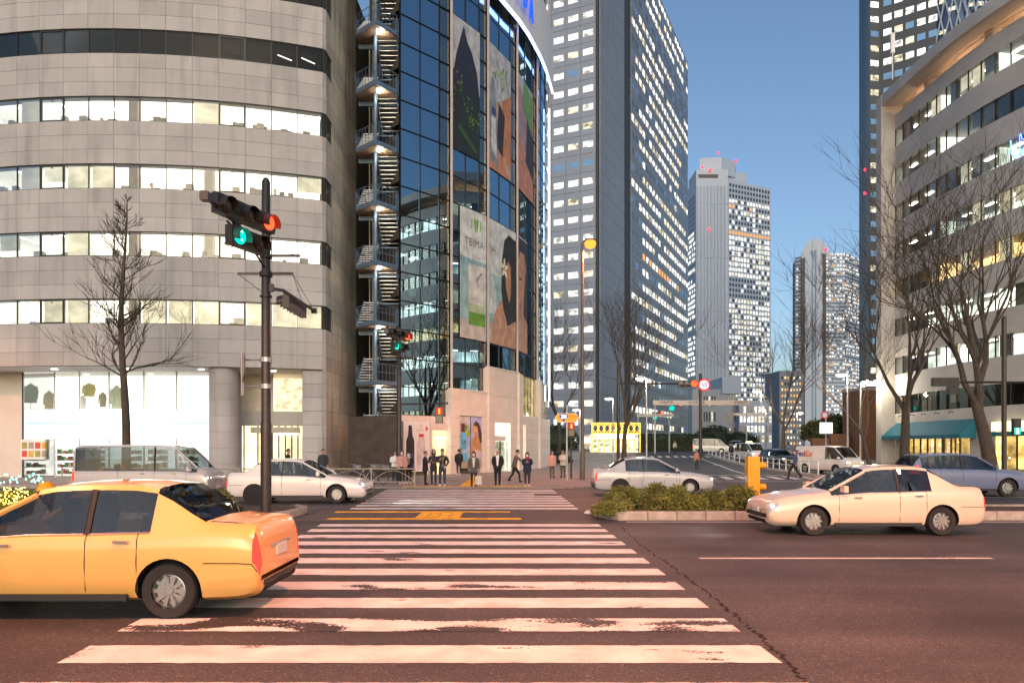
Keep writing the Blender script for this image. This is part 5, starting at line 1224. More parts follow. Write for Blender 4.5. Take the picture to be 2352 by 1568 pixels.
def bush(label, c, rx, ry, rz, n, seed, mat, group=None, box=False):
    r = random.Random(seed); m = MB(); root = thing('hedge', label, 'hedge', c, 0, group)
    def pl(r):
        if box: 
            q = [r.uniform(-1, 1) for _ in range(3)]; k = r.randrange(3); q[k] = 1 if q[k] > 0 else -1; return (c[0] + q[0]*rx, c[1] + q[1]*ry, c[2] + rz + q[2]*rz*r.uniform(.93, 1.05))
        a, b = r.uniform(0, 2*PI), math.acos(r.uniform(-.5, 1)); k = r.uniform(.72, 1.08); return (c[0] + rx*k*math.cos(a)*math.sin(b), c[1] + ry*k*math.sin(a)*math.sin(b), c[2] + rz*.6 + rz*k*math.cos(b))
    blades(m, n, pl, .42, .12, r, .4); m.build('foliage', mat, root)
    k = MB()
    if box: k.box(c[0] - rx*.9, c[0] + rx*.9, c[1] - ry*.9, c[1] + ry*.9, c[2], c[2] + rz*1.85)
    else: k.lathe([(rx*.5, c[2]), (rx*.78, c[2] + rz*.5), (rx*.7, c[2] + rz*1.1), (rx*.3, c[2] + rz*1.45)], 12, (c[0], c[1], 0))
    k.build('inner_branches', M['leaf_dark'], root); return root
for i, (x, y, d, rx, rz, lab) in enumerate(((1875, 1002, 86, 1.7, 1.5, 'rounded clipped hedge at the left end of the brown wall'), (1915, 1000, 88, 2.1, 1.9, 'largest clipped hedge behind the white notice board'), (1950, 1003, 90, 1.7, 1.6, 'clipped hedge behind the middle of the brown wall'), (1975, 1003, 84, 1.1, 2.0, 'tall hedge beside the end wall of the brick building'))):
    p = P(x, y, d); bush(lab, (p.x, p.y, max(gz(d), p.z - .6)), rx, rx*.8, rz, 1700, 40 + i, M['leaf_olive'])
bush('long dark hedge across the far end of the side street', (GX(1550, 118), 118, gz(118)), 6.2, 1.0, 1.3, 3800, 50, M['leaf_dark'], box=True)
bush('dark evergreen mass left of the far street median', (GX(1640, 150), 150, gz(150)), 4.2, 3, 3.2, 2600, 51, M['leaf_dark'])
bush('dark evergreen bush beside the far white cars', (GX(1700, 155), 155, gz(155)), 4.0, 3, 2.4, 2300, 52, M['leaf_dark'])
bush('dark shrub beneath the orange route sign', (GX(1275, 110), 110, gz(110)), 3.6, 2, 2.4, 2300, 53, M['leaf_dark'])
wb_ = thing('brown_wall', 'low brown brick wall in front of clipped hedges', 'wall', (GX(1920, 82), 82, gz(82)))
MB().box(GX(1866, 82), GX(1905, 82), 82, 82.6, .3, 2.9).build('wall_section', pmat('brown_brick', (.16, .075, .05), .85, 0, .2, 2, 0, .3, 20), wb_); MB().box(GX(1905.4, 82), GX(1942, 82), 81.6, 82.6, .3, 3.4).build('wall_section', bpy.data.materials['brown_brick'], wb_); MB().box(GX(1942.4, 82), GX(1972, 82), 82.2, 82.6, .3, 3.1).build('wall_section', bpy.data.materials['brown_brick'], wb_)
bb = thing('brown_annex', 'tall brown brick annex beside the end wall of the brick building', 'building', (GX(1998, 80), 80, gz(80))); MB().box(GX(1973, 80), GX(2040, 80), 80, 84, .2, 8.2).build('wall', bpy.data.materials['brown_brick'], bb); MB().box(GX(1971, 80), GX(2042, 80), 79.8, 84.2, 8.2, 8.5).build('coping', M['kerb'], bb)

# ================================================================ traffic signals
M['sig_body'] = pmat('signal_housing', (.028, .025, .024), .4, .1, .15, 6)
M['lens_off'] = pmat('dark_lens', (.05, .035, .032), .15, 0, .2, 8)
M['lens_red'] = emat('red_lens', (1.0, .06, .02), 2.3); M['lens_green'] = emat('green_lens', (.0, .75, .50), 1.0); M['arrow'] = emat('green_arrow', (.45, 1.0, .85), 9.0)
M['hood_red'] = M['sig_body']
def signal_head(par, x, ys, z, face, states):
    """lamps in a row along y at heights z, facing +x (face=1) or -x (face=-1)"""
    n = len(ys); ya, yb = min(ys) - .24, max(ys) + .24
    m = MB(); m.tube([(x, ya, z), (x, yb, z)], .001, 4) if False else None
    prof = [(-.10, -.22), (.08, -.22), (.10, -.12), (.10, .12), (.08, .22), (-.10, .22)]
    a = [(x + face*u, ya, z + v) for u, v in prof]; b = [(x + face*u, yb, z + v) for u, v in prof]
    m.face(a); m.face(list(reversed(b)))
    for i in range(6): j = (i + 1) % 6; m.face([a[j], a[i], b[i], b[j]])
    hd = m.build('signal_head', M['sig_body'], par, world=False)
    for y, st in zip(ys, states):
        L = MB(); L.lathe([(.185, 0), (.185, .02), (.13, .06), (.04, .08)] if face > 0 else [(.185, 0), (.185, -.02), (.13, -.06), (.04, -.08)], 18, (x + face*.10, y, z), 'X'); 
        ln = L.build('lens', {'off': M['lens_off'], 'red': M['lens_red'], 'green': M['lens_green']}[st], hd, 40, world=False)
        h = MB(); N_ = 14
        for k in range(N_):
            a0, a1 = -.45 + (PI + .9)*k/N_, -.45 + (PI + .9)*(k + 1)/N_
            for rr_ in (.205, .195): h.face([(x + face*.1, y + rr_*math.cos(a0), z + rr_*math.sin(a0)), (x + face*.1, y + rr_*math.cos(a1), z + rr_*math.sin(a1)), (x + face*.30, y + rr_*math.cos(a1), z + rr_*math.sin(a1) - .05), (x + face*.30, y + rr_*math.cos(a0), z + rr_*math.sin(a0) - .05)])
        h.build('visor', {'off': M['sig_body'], 'red': pmat('red_lit_visor', (.10, .03, .03), .4), 'green': pmat('teal_lit_visor', (.02, .10, .09), .4)}[st], hd, world=False)  # visors of lit lamps carry the lamp's glow as their own colour
        if st == 'green':
            ar = MB(); xx = x + face*.17
            ar.face([(xx, y - .02, z - .12), (xx, y + .02, z - .12), (xx, y + .02, z + .10), (xx, y - .02, z + .10)]); ar.face([(xx, y - .09, z + .0), (xx, y, z + .12), (xx, y + .09, z + .0), (xx, y, z + .06)]); ar.build('arrow', M['arrow'], hd, world=False)
    if face > 0:                                                    # heads are turned a little towards the crossing
        c = Vector((x, (ya + yb)/2, 0)); a_ = -.38; hd.rotation_euler = (0, 0, a_); q = Matrix.Rotation(a_, 3, 'Z') @ c; hd.location = (c.x - q.x, c.y - q.y, 0)
    return hd
def signal_pole(label, loc, far_arm=True, h=8.9, sc=1.0):
    t = thing('traffic_signal', label, 'traffic signal', loc)
    MB().lathe([(.14, 0), (.14, 2.4), (.125, 2.5), (.11, h - .1), (.06, h)], 14).build('pole', M['pole'], t, 40, world=False)
    m = MB(); m.tube([(0, 0, 6.85), (.02, -1.2, 7.02), (.0, -3.7, 7.1)], .045, 7); m.tube([(0, 0, 6.5), (0, -1.4, 6.86), (.0, -2.6, 6.95)], .03, 6); m.box(-.09, .09, -3.85, -3.65, 7.02, 7.2); m.build('arm', M['pole'], t, world=False)
    hd = MB(); hd.tube([(.0, -3.3, 7.1), (.2, -3.2, 7.15)], .03, 5); hd.tube([(0, -2.0, 7.05), (.2, -1.9, 7.15)], .03, 5); hd.tube([(0.05, -1.5, 6.9), (.22, -1.5, 6.66)], .025, 5); hd.tube([(0.05, -2.4, 7.0), (.22, -2.4, 6.66)], .025, 5); hd.build('bracket', M['pole'], t, world=False)
    signal_head(t, .30, [-3.0, -2.3, -1.62], 7.2, 1, ['off', 'off', 'red']); signal_head(t, .30, [-2.55, -1.9], 6.62, 1, ['green', 'off'])
    for (z, x0, x1) in ((6.38, -.75, .72), (6.85, 0, .9)):
        b = MB(); b.box(x0, x1, -.03, .03, z - .03, z + .03); b.build('cross_bar', M['pole'], t, world=False)
    cb = MB(); cb.lathe([(.17, 0), (.17, .12)], 12, (0, 0, 6.3)); cb.lathe([(.16, 0), (.16, .06)], 12, (0, 0, 6.78)); cb.lathe([(.16, 0), (.16, .05)], 12, (0, 0, 5.75)); cb.box(.1, .2, -.06, .06, 5.9, 6.1); cb.build('clamp', M['black'], t, world=False)
    if far_arm:
        m = MB(); m.tube([(.05, .05, 6.0), (.06, 1.2, 6.2), (.08, 4.3, 6.22)], .05, 7); m.box(0, .16, 4.25, 4.4, 6.14, 6.3); m.build('arm', M['pole'], t, world=False)
        signal_head(t, -.14, [2.35, 3.0, 3.65], 6.12, -1, ['off', 'off', 'off'])
        w = MB()
        for (a, b) in (((.7, 0, 6.38), (.08, 3.0, 6.25)), ((.7, 0, 6.38), (.08, 4.2, 6.25)), ((-.75, 0, 6.38), (0, .1, 5.8)), ((.9, 0, 6.85), (.0, -.2, 7.0))): w.tube([a, b], .008, 4)
        w.tube([(0, -1.5, 6.9), (-.15, -2.4, 6.5), (.1, -2.6, 6.35), (.25, -2.5, 6.5)], .012, 5); w.build('stay_wire', M['black'], t, world=False)
    return t
ts1 = signal_pole('large traffic signal pole on the median with red lamp and green arrow', (GX(611, 19.0), 19.0, .1))
# back of a round sign strapped to this pole
ms = MB(); c_ = Vector((-.62, -.02, 3.95)); ax = Vector((.86, .5, 0)); sd = Vector((-.5, .86, 0))
ringp = [c_ + sd*(.33*math.cos(2*PI*k/24)) + Vector((0, 0, .33*math.sin(2*PI*k/24))) for k in range(24)]
ms.face(ringp); ms.face([p + ax*.015 for p in reversed(ringp)]); ms.obox(c_ - sd*.16 + Vector((0, 0, -.78)), sd*.36, ax*.012, (0, 0, .32)); ms.obox(c_ - sd*.03 - ax*.03 + Vector((0, 0, -.8)), sd*.06, ax*.02, (0, 0, 1.15)); ms.build('sign_back', pmat('bare_aluminium', (.45, .40, .37), .4, .6, .1), ts1, world=False)
for z_ in (4.1, 3.4):
    br = MB(); br.tube([(-.6, 0, z_), (0, 0, z_)], .025, 5); br.lathe([(.16, 0), (.16, .12)], 12, (0, 0, z_ - .06)); br.build('sign_bracket', M['steel'], ts1, world=False)
ts2 = signal_pole('smaller traffic signal pole beside the signboard on the far pavement', (GX(917, 36.6), 36.6, .07), False, 7.9)
pa = MB(); pa.tube([(0, 0, 4.0), (2.4, 0, 4.05)], .045, 6); pa.box(2.3, 2.5, -.06, .06, 3.98, 4.12); pa.build('pedestrian_arm', M['pole'], ts2, world=False)
pedmat = emat('red_man', (1.0, .20, .03), 2.4)
def ped_head(par, c, red=True, world=False):
    m = MB(); m.box(c[0] - .19, c[0] + .19, c[1] - .08, c[1] + .1, c[2] - .42, c[2] + .42); hb = m.build('pedestrian_head', M['sig_body'], par, world=world)
    m = MB(); z = c[2] + (.2 if red else -.2); y = c[1] - .085
    m.face([(c[0] - .15, y, z - .16), (c[0] + .15, y, z - .16), (c[0] + .15, y, z + .16), (c[0] - .15, y, z + .16)]); m.build('lit_panel', emat('red_panel', (1.0, .02, .02), 1.2) if red else emat('green_panel', (0, .5, .35), 2.0), hb, world=world)
    m = MB(); y -= .004; m.face([(c[0] + .05*math.cos(2*PI*k/10), y, z + .1 + .035*math.sin(2*PI*k/10)) for k in range(10)]); m.face([(c[0] - .07, y, z - .02), (c[0] + .07, y, z - .02), (c[0] + .05, y, z + .06), (c[0] - .05, y, z + .06)]); m.face([(c[0] - .05, y, z - .14), (c[0] + .05, y, z - .14), (c[0] + .05, y, z - .02), (c[0] - .05, y, z - .02)]); m.build('lit_figure', pedmat if red else emat('green_man', (.5, 1, .8), 5.0), hb, world=world)
    m = MB(); z = c[2] + (-.2 if red else .2); m.face([(c[0] - .15, y, z - .16), (c[0] + .15, y, z - .16), (c[0] + .15, y, z + .16), (c[0] - .15, y, z + .16)]); m.build('dark_panel', M['lens_off'], hb, world=world)
    return hb
ped_head(ts2, (2.05, -.05, 3.45)); MB().tube([(2.05, 0, 4.05), (2.05, 0, 3.85)], .03, 5).build('hanger', M['pole'], ts2, world=False)
# pedestrian signal and route sign at the far corner
rp = thing('route_sign', 'orange route number 20 sign on a pole at the far corner', 'sign', (GX(1302, 39), 39.0, .07))
MB().lathe([(.05, 0), (.05, 4.1)], 10).build('pole', M['steel'], rp, world=False)
zc = CAM_H + (HY - 959)/F_PX*39 - .07; w_, h_ = .66, .25
def plate(u, v, y, mat, nm): MB().face([(a, y, zc + b) for a, b in zip(u, v)]).build(nm, mat, rp, world=False)
m = MB(); po = [(-w_, 0), (-w_ + .16, -h_), (w_ - .16, -h_), (w_, 0), (w_ - .16, h_), (-w_ + .16, h_)]; m.face([(a, -.06, zc + b) for a, b in po]); m.face([(a, -.03, zc + b) for a, b in reversed(po)]); m.build('sign_plate', pmat('white_border', (.7, .62, .6), .5), rp, world=False)
plate([-w_ + .05, -w_ + .18, w_ - .18, w_ - .05, w_ - .18, -w_ + .18], [0, -h_ + .03, -h_ + .03, 0, h_ - .03, h_ - .03], -.064, emat('orange_sign_face', (1.0, .30, .03), .9), 'sign_face')
plate([-.40, -.26, -.10, .04, .06, -.18, -.42], [.19, .22, .22, .19, .02, -.22, .02], -.068, emat('blue_shield', (.10, .12, .35), .6), 'shield')
text_on('lettering', '20', .30, (-.18, -.074, zc + .05), (1, 0, 0), emat('shield_number', (1, .95, .9), 2.0), rp, bold=True, world=False); text_on('lettering', '甲州街道', .13, (.32, -.07, zc + .06), (1, 0, 0), pmat('sign_ink', (.25, .08, .03)), rp, world=False); text_on('lettering', 'Koshu-kaido', .07, (.32, -.07, zc - .09), (1, 0, 0), pmat('sign_ink2', (.25, .08, .03)), rp, world=False)
ps = thing('pedestrian_signal', 'pedestrian signal showing red below the orange route sign', 'traffic signal', (GX(1312, 42), 42, .07)); MB().lathe([(.055, 0), (.055, 3.4)], 10).build('pole', M['pole'], ps, world=False); ped_head(ps, (0, -.12, 2.85))

# side street: arm signal, 50 sign, overhead boards, small signals
def arm_signal(label, x, d, top_y, arm_y, x_end, lamps, red=True):
    z0 = gz(d) + .05; t = thing('traffic_signal', label, 'traffic signal', (GX(x, d), d, z0)); k = d/F_PX
    H = CAM_H + (HY - top_y)*k - z0; za = CAM_H + (HY - arm_y)*k - z0; Lx = (x_end - x)*k
    MB().lathe([(.17, 0), (.15, H - .1), (.05, H)], 12).build('pole', M['pole'], t, world=False); m = MB(); m.tube([(0, 0, za), (Lx, 0, za)], .09, 6); m.build('arm', M['pole'], t, world=False)
    m = MB(); m.box(Lx - .2, Lx + 1.75, -.14, .12, za - .34, za + .34); hd = m.build('signal_head', M['sig_body'], t, world=False)
    for i, st in enumerate(lamps):
        MB().lathe([(.32, 0), (.32, -.03), (.1, -.08)], 16, (Lx + .18 + i*.6, -.15, za), 'Y').build('lens', {'off': M['lens_off'], 'red': M['lens_red'], 'green': M['lens_green']}[st], hd, world=False)  # oversized lens, the spread of its glow is built into the size
    return t
as1 = arm_signal('signal on a long arm with glowing red lamp over the side street', 1420, 72, 835, 881, 1562, ['off', 'off', 'red'])
sp = thing('speed_sign', 'round 50 speed limit sign on a tall brown pole', 'sign', (GX(1609, 84), 84, gz(84))); kk = 84/F_PX
MB().lathe([(.2, 0), (.2, 9.8), (.12, 9.9)], 12).build('pole', M['pole'], sp, world=False)
zc = CAM_H + (HY - 884)*kk - gz(84)
for (rad, y, mt, nm) in ((.72, -.24, emat('sign_red_ring', (.75, .03, .03), 1.0), 'red_ring'), (.53, -.25, emat('sign_white_face', (.9, .75, .75), 1.1), 'white_face')): MB().lathe([(rad, 0), (rad, -.03)], 28, (.35, y, zc), 'Y').build(nm, mt, sp, world=False)
text_on('lettering', '50', .74, (.35, -.30, zc), (1, 0, 0), emat('sign_blue_number', (.08, .05, .35), .5), sp, bold=True, world=False)
def overhead(label, x0, x1, y0, y1, d, texts, poles):
    z0 = gz(d); t = thing('overhead_sign', label, 'sign', (GX((x0 + x1)/2, d), d, z0)); k = d/F_PX; za, zb = CAM_H + (HY - y1)*k - z0, CAM_H + (HY - y0)*k - z0; hw = (x1 - x0)*k/2
    MB().box(-hw, hw, -.08, .08, za, zb).build('board', pmat('cream_board', (.55, .47, .42), .5), t, world=False)
    for xp in poles: MB().lathe([(.11, 0), (.11, zb)], 10, ((xp - (x0 + x1)/2)*k, .2, 0)).build('pole', M['steel'], t, world=False)
    for (xt, s) in texts: text_on('lettering', s, (zb - za)*.7, ((xt - (x0 + x1)/2)*k, -.09, (za + zb)/2), (1, 0, 0), pmat('board_ink', (.12, .1, .1)), t, world=False)
overhead('long cream overhead name board behind the 50 sign', 1500, 1722, 919, 930, 96, ((1530, '新宿駅西'), (1600, '新宿警察署'), (1700, '新宿駅西')), (1505, 1716))
overhead('lower cream overhead board near the green signal', 1462, 1548, 950, 957, 120, ((1530, '新宿駅西'),), (1466,))
overhead('cream overhead board at right end of the far street', 1685, 1764, 948, 954, 118, (), (1760,))
def mini_signal(label, x, y, d, lamps, below=None):
    z0 = gz(d); k = d/F_PX; t = thing('traffic_signal', label, 'traffic signal', (GX(x, d), d, z0)); z = CAM_H + (HY - y)*k - z0
    MB().lathe([(.1, 0), (.1, z + .3)], 8, (-.9, .2, 0)).build('pole', M['steel'], t, world=False); MB().box(-.9, .95, -.05, .15, z - .32, z + .32).build('signal_head', M['sig_body'], t, world=False)
    for i, st in enumerate(lamps): MB().lathe([(.34, 0), (.34, -.04), (.1, -.1)], 14, (-.6 + i*.62, -.06, z), 'Y').build('lens', {'off': M['lens_off'], 'red': M['lens_red'], 'green': M['lens_green']}[st], t, world=False)  # lenses enlarged so that their size imitates glow
    if below: MB().box(-.9, -.25, -.05, .15, z - 1.0, z - .36).build('arrow_head', M['sig_body'], t, world=False); MB().lathe([(.34, 0), (.34, -.04), (.1, -.1)], 14, (-.6, -.06, z - .68), 'Y').build('lens', M['lens_green'], t, world=False)
mini_signal('small far signal with red lamp above a green arrow left of the 50 sign', 1553, 926, 100, ['off', 'off', 'red'], True)
mini_signal('smallest far signal with red and green lamps beyond the tree', 1512, 950, 122, ['off', 'off', 'red'], True)
# dark signal seen from the side in front of the teal awning
ds = thing('traffic_signal', 'dark traffic signal arm seen from behind in front of the brick building', 'traffic signal', (GX(2306, 36), 36, .1)); z1 = CAM_H + (HY - 882)*36/F_PX
MB().lathe([(.12, 0), (.11, z1 + 3.2), (.05, z1 + 3.3)], 12).build('pole', M['pole'], ds, world=False); m = MB(); m.tube([(0, 0, z1), (-3.3, 0, z1)], .06, 6); m.tube([(0, 0, z1), (2, 0, z1)], .05, 6); m.build('arm', M['pole'], ds, world=False); MB().box(-3.6, -2.3, -.12, .12, z1 - .2, z1 + .22).build('signal_head', M['sig_body'], ds, world=False)
MB().box(-2.75, -2.3, -.05, .25, z1 - .6, z1 - .22).build('arrow_head', M['sig_body'], ds, world=False); ped_head(ds, (.55, -.1, CAM_H + (HY - 985)*36/F_PX), False)

# ================================================================ street lamps
M['sodium'] = emat('sodium_lamp', (1.0, .27, .035), 1.6); M['white_lamp'] = emat('white_street_lamp', (1.0, .95, .88), 22.0)
SOD = (1.0, .30, .12)
def sodium_lamp(label, loc, H, arm, power, group='tall sodium street lamps'):
    t = thing('street_lamp', label, 'street lamp', loc, 0, group); a = Vector((*arm, 0))
    MB().lathe([(.15, 0), (.14, 1.5), (.10, 1.6), (.065, H)], 12).build('pole', pmat('lamp_pole_paint', (.12, .085, .065), .5, .2), t, 40, world=False)
    MB().tube([(0, 0, H - .05), tuple(a*.5 + Vector((0, 0, H + .1))), tuple(a + Vector((0, 0, H + .12)))], .05, 6).build('arm', M['pole'], t, world=False)
    u = a.normalized(); m = MB(); m.obox(a - u*.15 + Vector((-u.y*-.12, u.x*-.12, H + .08)), u*.6, Vector((-u.y, u.x, 0))*.24, (0, 0, .12)); m.build('lamp_housing', M['pole'], t, world=False)
    e = a + u*.15; MB().lathe([(.06, -.42), (.27, -.32), (.33, -.12), (.26, 0)], 16, (e.x, e.y, H + .075)).build('lamp_bowl', M['sodium'], t, world=False)  # oversized bowl, its size stands in for glare around the lamp
    ld = bpy.data.lights.new('lamp_light', 'SPOT'); ld.energy = power; ld.color = SOD; ld.spot_size = math.radians(165); ld.spot_blend = .6; ld.shadow_soft_size = .18
    lo = bpy.data.objects.new('lamp_light', ld); COL.objects.link(lo); lo.parent = t; lo.location = (e.x, e.y, H - .44); return t
sodium_lamp('tall street lamp with glowing orange head at the far corner', (GX(1338, 40), 40, .07), 13.2, (.28, 0), 3500)
for (x, y, ax, l_) in ((-13, 2.4, (.5, 2.2), 'tall sodium street lamp on the near pavement beyond the left edge'), (2.5, 2.2, (.2, 2.4), 'tall sodium street lamp on the near pavement beside the crossing'), (17, 2.4, (-.5, 2.2), 'tall sodium street lamp on the near pavement beyond the right edge')): sodium_lamp(l_, (x, y, .12), 11.0, ax, 4200)
sodium_lamp('tall sodium street lamp beyond the left edge on the far pavement', (-36, 33.8, .07), 12.0, (.3, -1.8), 3000)
def white_lamp(label, x, y, d, power=160, arm=-.6, warm=(1, .93, .82)):
    z0 = gz(d); t = thing('street_lamp', label, 'street lamp', (GX(x, d) - arm, d, z0), 0, 'white side street lamps'); H = CAM_H + (HY - y)*d/F_PX - z0
    MB().lathe([(.09, 0), (.05, H + .1)], 10).build('pole', M['steel'], t, world=False); MB().tube([(0, 0, H), (arm*.5, 0, H + .2), (arm, 0, H + .15)], .04, 5).build('arm', M['steel'], t, world=False)
    MB().lathe([(.1, .12), (.42, .04), (.46, 0)], 16, (arm, 0, H)).build('lamp_shade', M['white_paint'], t, world=False); MB().lathe([(.40, -.02), (.3, -.12), (.05, -.17)], 16, (arm, 0, H)).build('lamp_bowl', M['white_lamp'], t, world=False)
    ld = bpy.data.lights.new('lamp_light', 'POINT'); ld.energy = power; ld.color = warm; ld.shadow_soft_size = .3; lo = bpy.data.objects.new('lamp_light', ld); COL.objects.link(lo); lo.parent = t; lo.location = (arm, 0, H - .35)
white_lamp('white street lamp in front of the bare tree at the tower corner', 1470, 869, 66, 500); white_lamp('white street lamp left of the gold kiosk tree', 1398, 915, 82, 300, -.5); white_lamp('low white lamp right of the orange route sign', 1322, 941, 96, 250); white_lamp('white street lamp in front of the slim lamplit tree', 1933, 860, 60, 450, -.5, (1, .8, .5))
white_lamp('white street lamp over the far white cars', 1737, 899, 84, 350); white_lamp('distant white lamp below the far street boards', 1750, 941, 112, 250); white_lamp('white lamp beside the bare tree by the arched tower', 1838, 948, 104, 250, .5)
cl = thing('street_lamp', 'cluster lamp with several white globes before the brick building end wall', 'street lamp', (GX(1976, 72), 72, .2)); Hc = CAM_H + (HY - 880)*72/F_PX - .2
MB().lathe([(.1, 0), (.07, Hc)], 10).build('pole', M['steel'], cl, world=False); MB().tube([(0, 0, Hc - .3), (1.6, 0, Hc - .2)], .04, 5).build('arm', M['steel'], cl, world=False)
for i in range(4): MB().lathe([(.06, -.2), (.2, -.08), (.2, .08), (.06, .2)], 12, (.25 + i*.42, 0, Hc + (.1 if i % 2 else -.05))).build('globe', M['white_lamp'], cl, 60, world=False)
ld = bpy.data.lights.new('lamp_light', 'POINT'); ld.energy = 420; ld.color = (1, .85, .6); ld.shadow_soft_size = .4; lo = bpy.data.objects.new('lamp_light', ld); COL.objects.link(lo); lo.parent = cl; lo.location = (.9, -.5, Hc - .5)

# ================================================================ other street furniture
M['yellow'] = pmat('yellow_marker_paint', (.72, .33, .005), .45, 0, .06, 2)
yb = thing('median_marker', 'bright yellow median marker column with two side lugs', 'bollard', (GX(1728, 20), 20, .15))
H_ = 1.48; MB().box(-.165, .165, -.14, .14, 0, H_).build('column', M['yellow'], yb, world=False)
for z in (H_ - .36, .52): 
    m = MB(); m.tube([(.165, 0, z + .12), (.36, 0, z + .12)], .095, 12); m.build('lug', M['yellow'], yb, 40, world=False)
MB().box(-.178, -.166, -.1, .1, .75, .95).build('latch', M['chrome'], yb, world=False); MB().box(-.1, .1, -.149, -.141, .1, H_ - .1).build('door_panel', M['yellow'], yb, world=False)
yd = thing('median_marker', 'rounded yellow marker among the shrubs at the left edge', 'bollard', (GX(107, 20), 20, .12)); MB().lathe([(.24, 0), (.26, .1), (.25, .6), (.17, .78), (.05, .82)], 20).build('dome', M['yellow'], yd, 60, world=False)
M['rail_beige'] = pmat('beige_rail_paint', (.42, .36, .27), .5, .1, .12, 4)
def arc_rail(label, x0, n, y, z):
    t = thing('guard_rail', label, 'railing', (x0, y, z), 0, 'beige pavement railings')
    for i in range(n + 1): MB().lathe([(.035, 0), (.035, .86), (.02, .89)], 8, (i*2.0, 0, 0)).build('post', M['rail_beige'], t, world=False)
    for i in range(n):
        x = i*2.0; MB().tube([(x, 0, .82), (x + 2, 0, .82)], .028, 6).build('top_rail', M['rail_beige'], t, world=False); MB().tube([(x, 0, .22), (x + 2, 0, .22)], .022, 6).build('bottom_rail', M['rail_beige'], t, world=False)
        MB().tube([(x + 2*k/10, 0, .24 + .5*math.sin(PI*k/10)) for k in range(11)], .016, 5).build('arch_bar', M['rail_beige'], t, world=False)
for i in range(4): arc_rail(['beige arched guard rail nearest the crossing', 'beige arched guard rail second from the crossing', 'beige arched guard rail third from the crossing', 'beige arched guard rail furthest left'][i], -8.5 - i*4.1, 2, 33.2, .07)
def white_rail(label, a, b, n):
    a, b = Vector((*a, 0)), Vector((*b, 0)); t = thing('guard_rail', label, 'railing', (a.x, a.y, gz(a.y)), 0, 'white rails on the side street median'); v = b - a
    hp_ = [(v*(i/n)) + Vector((0, 0, gz((a + v*(i/n)).y) - gz(a.y) + .15)) for i in range(n + 1)]
    for p in hp_: MB().lathe([(.05, 0), (.05, .85), (.02, .88)], 8, tuple(p)).build('post', M['white_paint'], t, world=False)
    for z in (.45, .8): MB().tube([p + Vector((0, 0, z)) for p in hp_], .03, 6).build('rail', M['white_paint'], t, world=False)
white_rail('white pipe rail at the near end of the side street median', (19.4, 45.5), (21.6, 62), 8); white_rail('white pipe rail at the far end of the side street median', (21.8, 63.5), (25.2, 92), 10)
sm = MB(); ysq = [43.6, 46, 50, 55, 60, 65, 70, 75, 80, 85, 93]
for a_, b_ in zip(ysq, ysq[1:]):
    xa, xb = 18.9 + (a_ - 43.6)*.128, 18.9 + (b_ - 43.6)*.128
    sm.face([(xa - .5, a_, gz(a_) + .16), (xa + .6, a_, gz(a_) + .16), (xb + .6, b_, gz(b_) + .16), (xb - .5, b_, gz(b_) + .16)]); sm.face([(xa - .5, a_, gz(a_)), (xa - .5, a_, gz(a_) + .16), (xb - .5, b_, gz(b_) + .16), (xb - .5, b_, gz(b_))]); sm.face([(xa + .6, a_, gz(a_)), (xa + .6, a_, gz(a_) + .16), (xb + .6, b_, gz(b_) + .16), (xb + .6, b_, gz(b_))])
sm.face([(18.4, 43.6, 0), (19.5, 43.6, 0), (19.5, 43.6, .16), (18.4, 43.6, .16)]); struct(sm.build('street_median', M['kerb']))
def cone_post(label, x, d):
    t = thing('delineator_post', label, 'bollard', (GX(x, d), d, .0), 0, 'orange delineator posts'); MB().lathe([(.12, 0), (.12, .03), (.05, .05), (.04, .8), (.02, .83)], 12).build('post', pmat('orange_rubber', (.65, .10, .03), .5), t, 40, world=False)
    for z in (.3, .52, .72): MB().lathe([(.046, 0), (.045, .09)], 12, (0, 0, z)).build('reflective_band', M['white_paint'], t, world=False)
for (x, d, l) in ((2108, 46, 'leftmost orange and white delineator post before the brick building'), (2124, 44.5, 'middle orange and white delineator post'), (2142, 47, 'rightmost orange and white delineator post'), (2112, 54, 'furthest orange and white delineator post behind the others')): cone_post(l, x, d)
for i in range(3):
    x = (2082, 2092, 2102)[i]; t = thing('bollard', ['left', 'middle', 'right'][i] + ' steel bollard of three beside the end wall', 'bollard', (GX(x, 64), 64, .12), 0, 'steel bollards'); MB().lathe([(.06, 0), (.06, .9), (.03, .95)], 10).build('post', M['steel'], t, world=False)
nb = thing('notice_board', 'white notice board with red ring sign above it', 'sign', (GX(1897, 68), 68, .1)); kz = 68/F_PX
MB().lathe([(.045, 0), (.045, 5.3)], 8).build('pole', M['steel'], nb, world=False); MB().box(-.6, .6, -.06, -.03, 1.8 + (HY - 995)*kz, 1.8 + (HY - 970)*kz).build('board', emat('lit_notice_board', (1, .97, .92), 1.2), nb, world=False)
MB().lathe([(.36, 0), (.36, -.02)], 20, (-.15, -.06, 1.8 + (HY - 953)*kz), 'Y').build('ring_sign', pmat('sign_red', (.5, .03, .04), .5), nb, world=False); MB().lathe([(.24, 0), (.24, -.02)], 20, (-.15, -.085, 1.8 + (HY - 953)*kz), 'Y').build('ring_face', pmat('sign_pale', (.5, .5, .55), .5), nb, world=False)
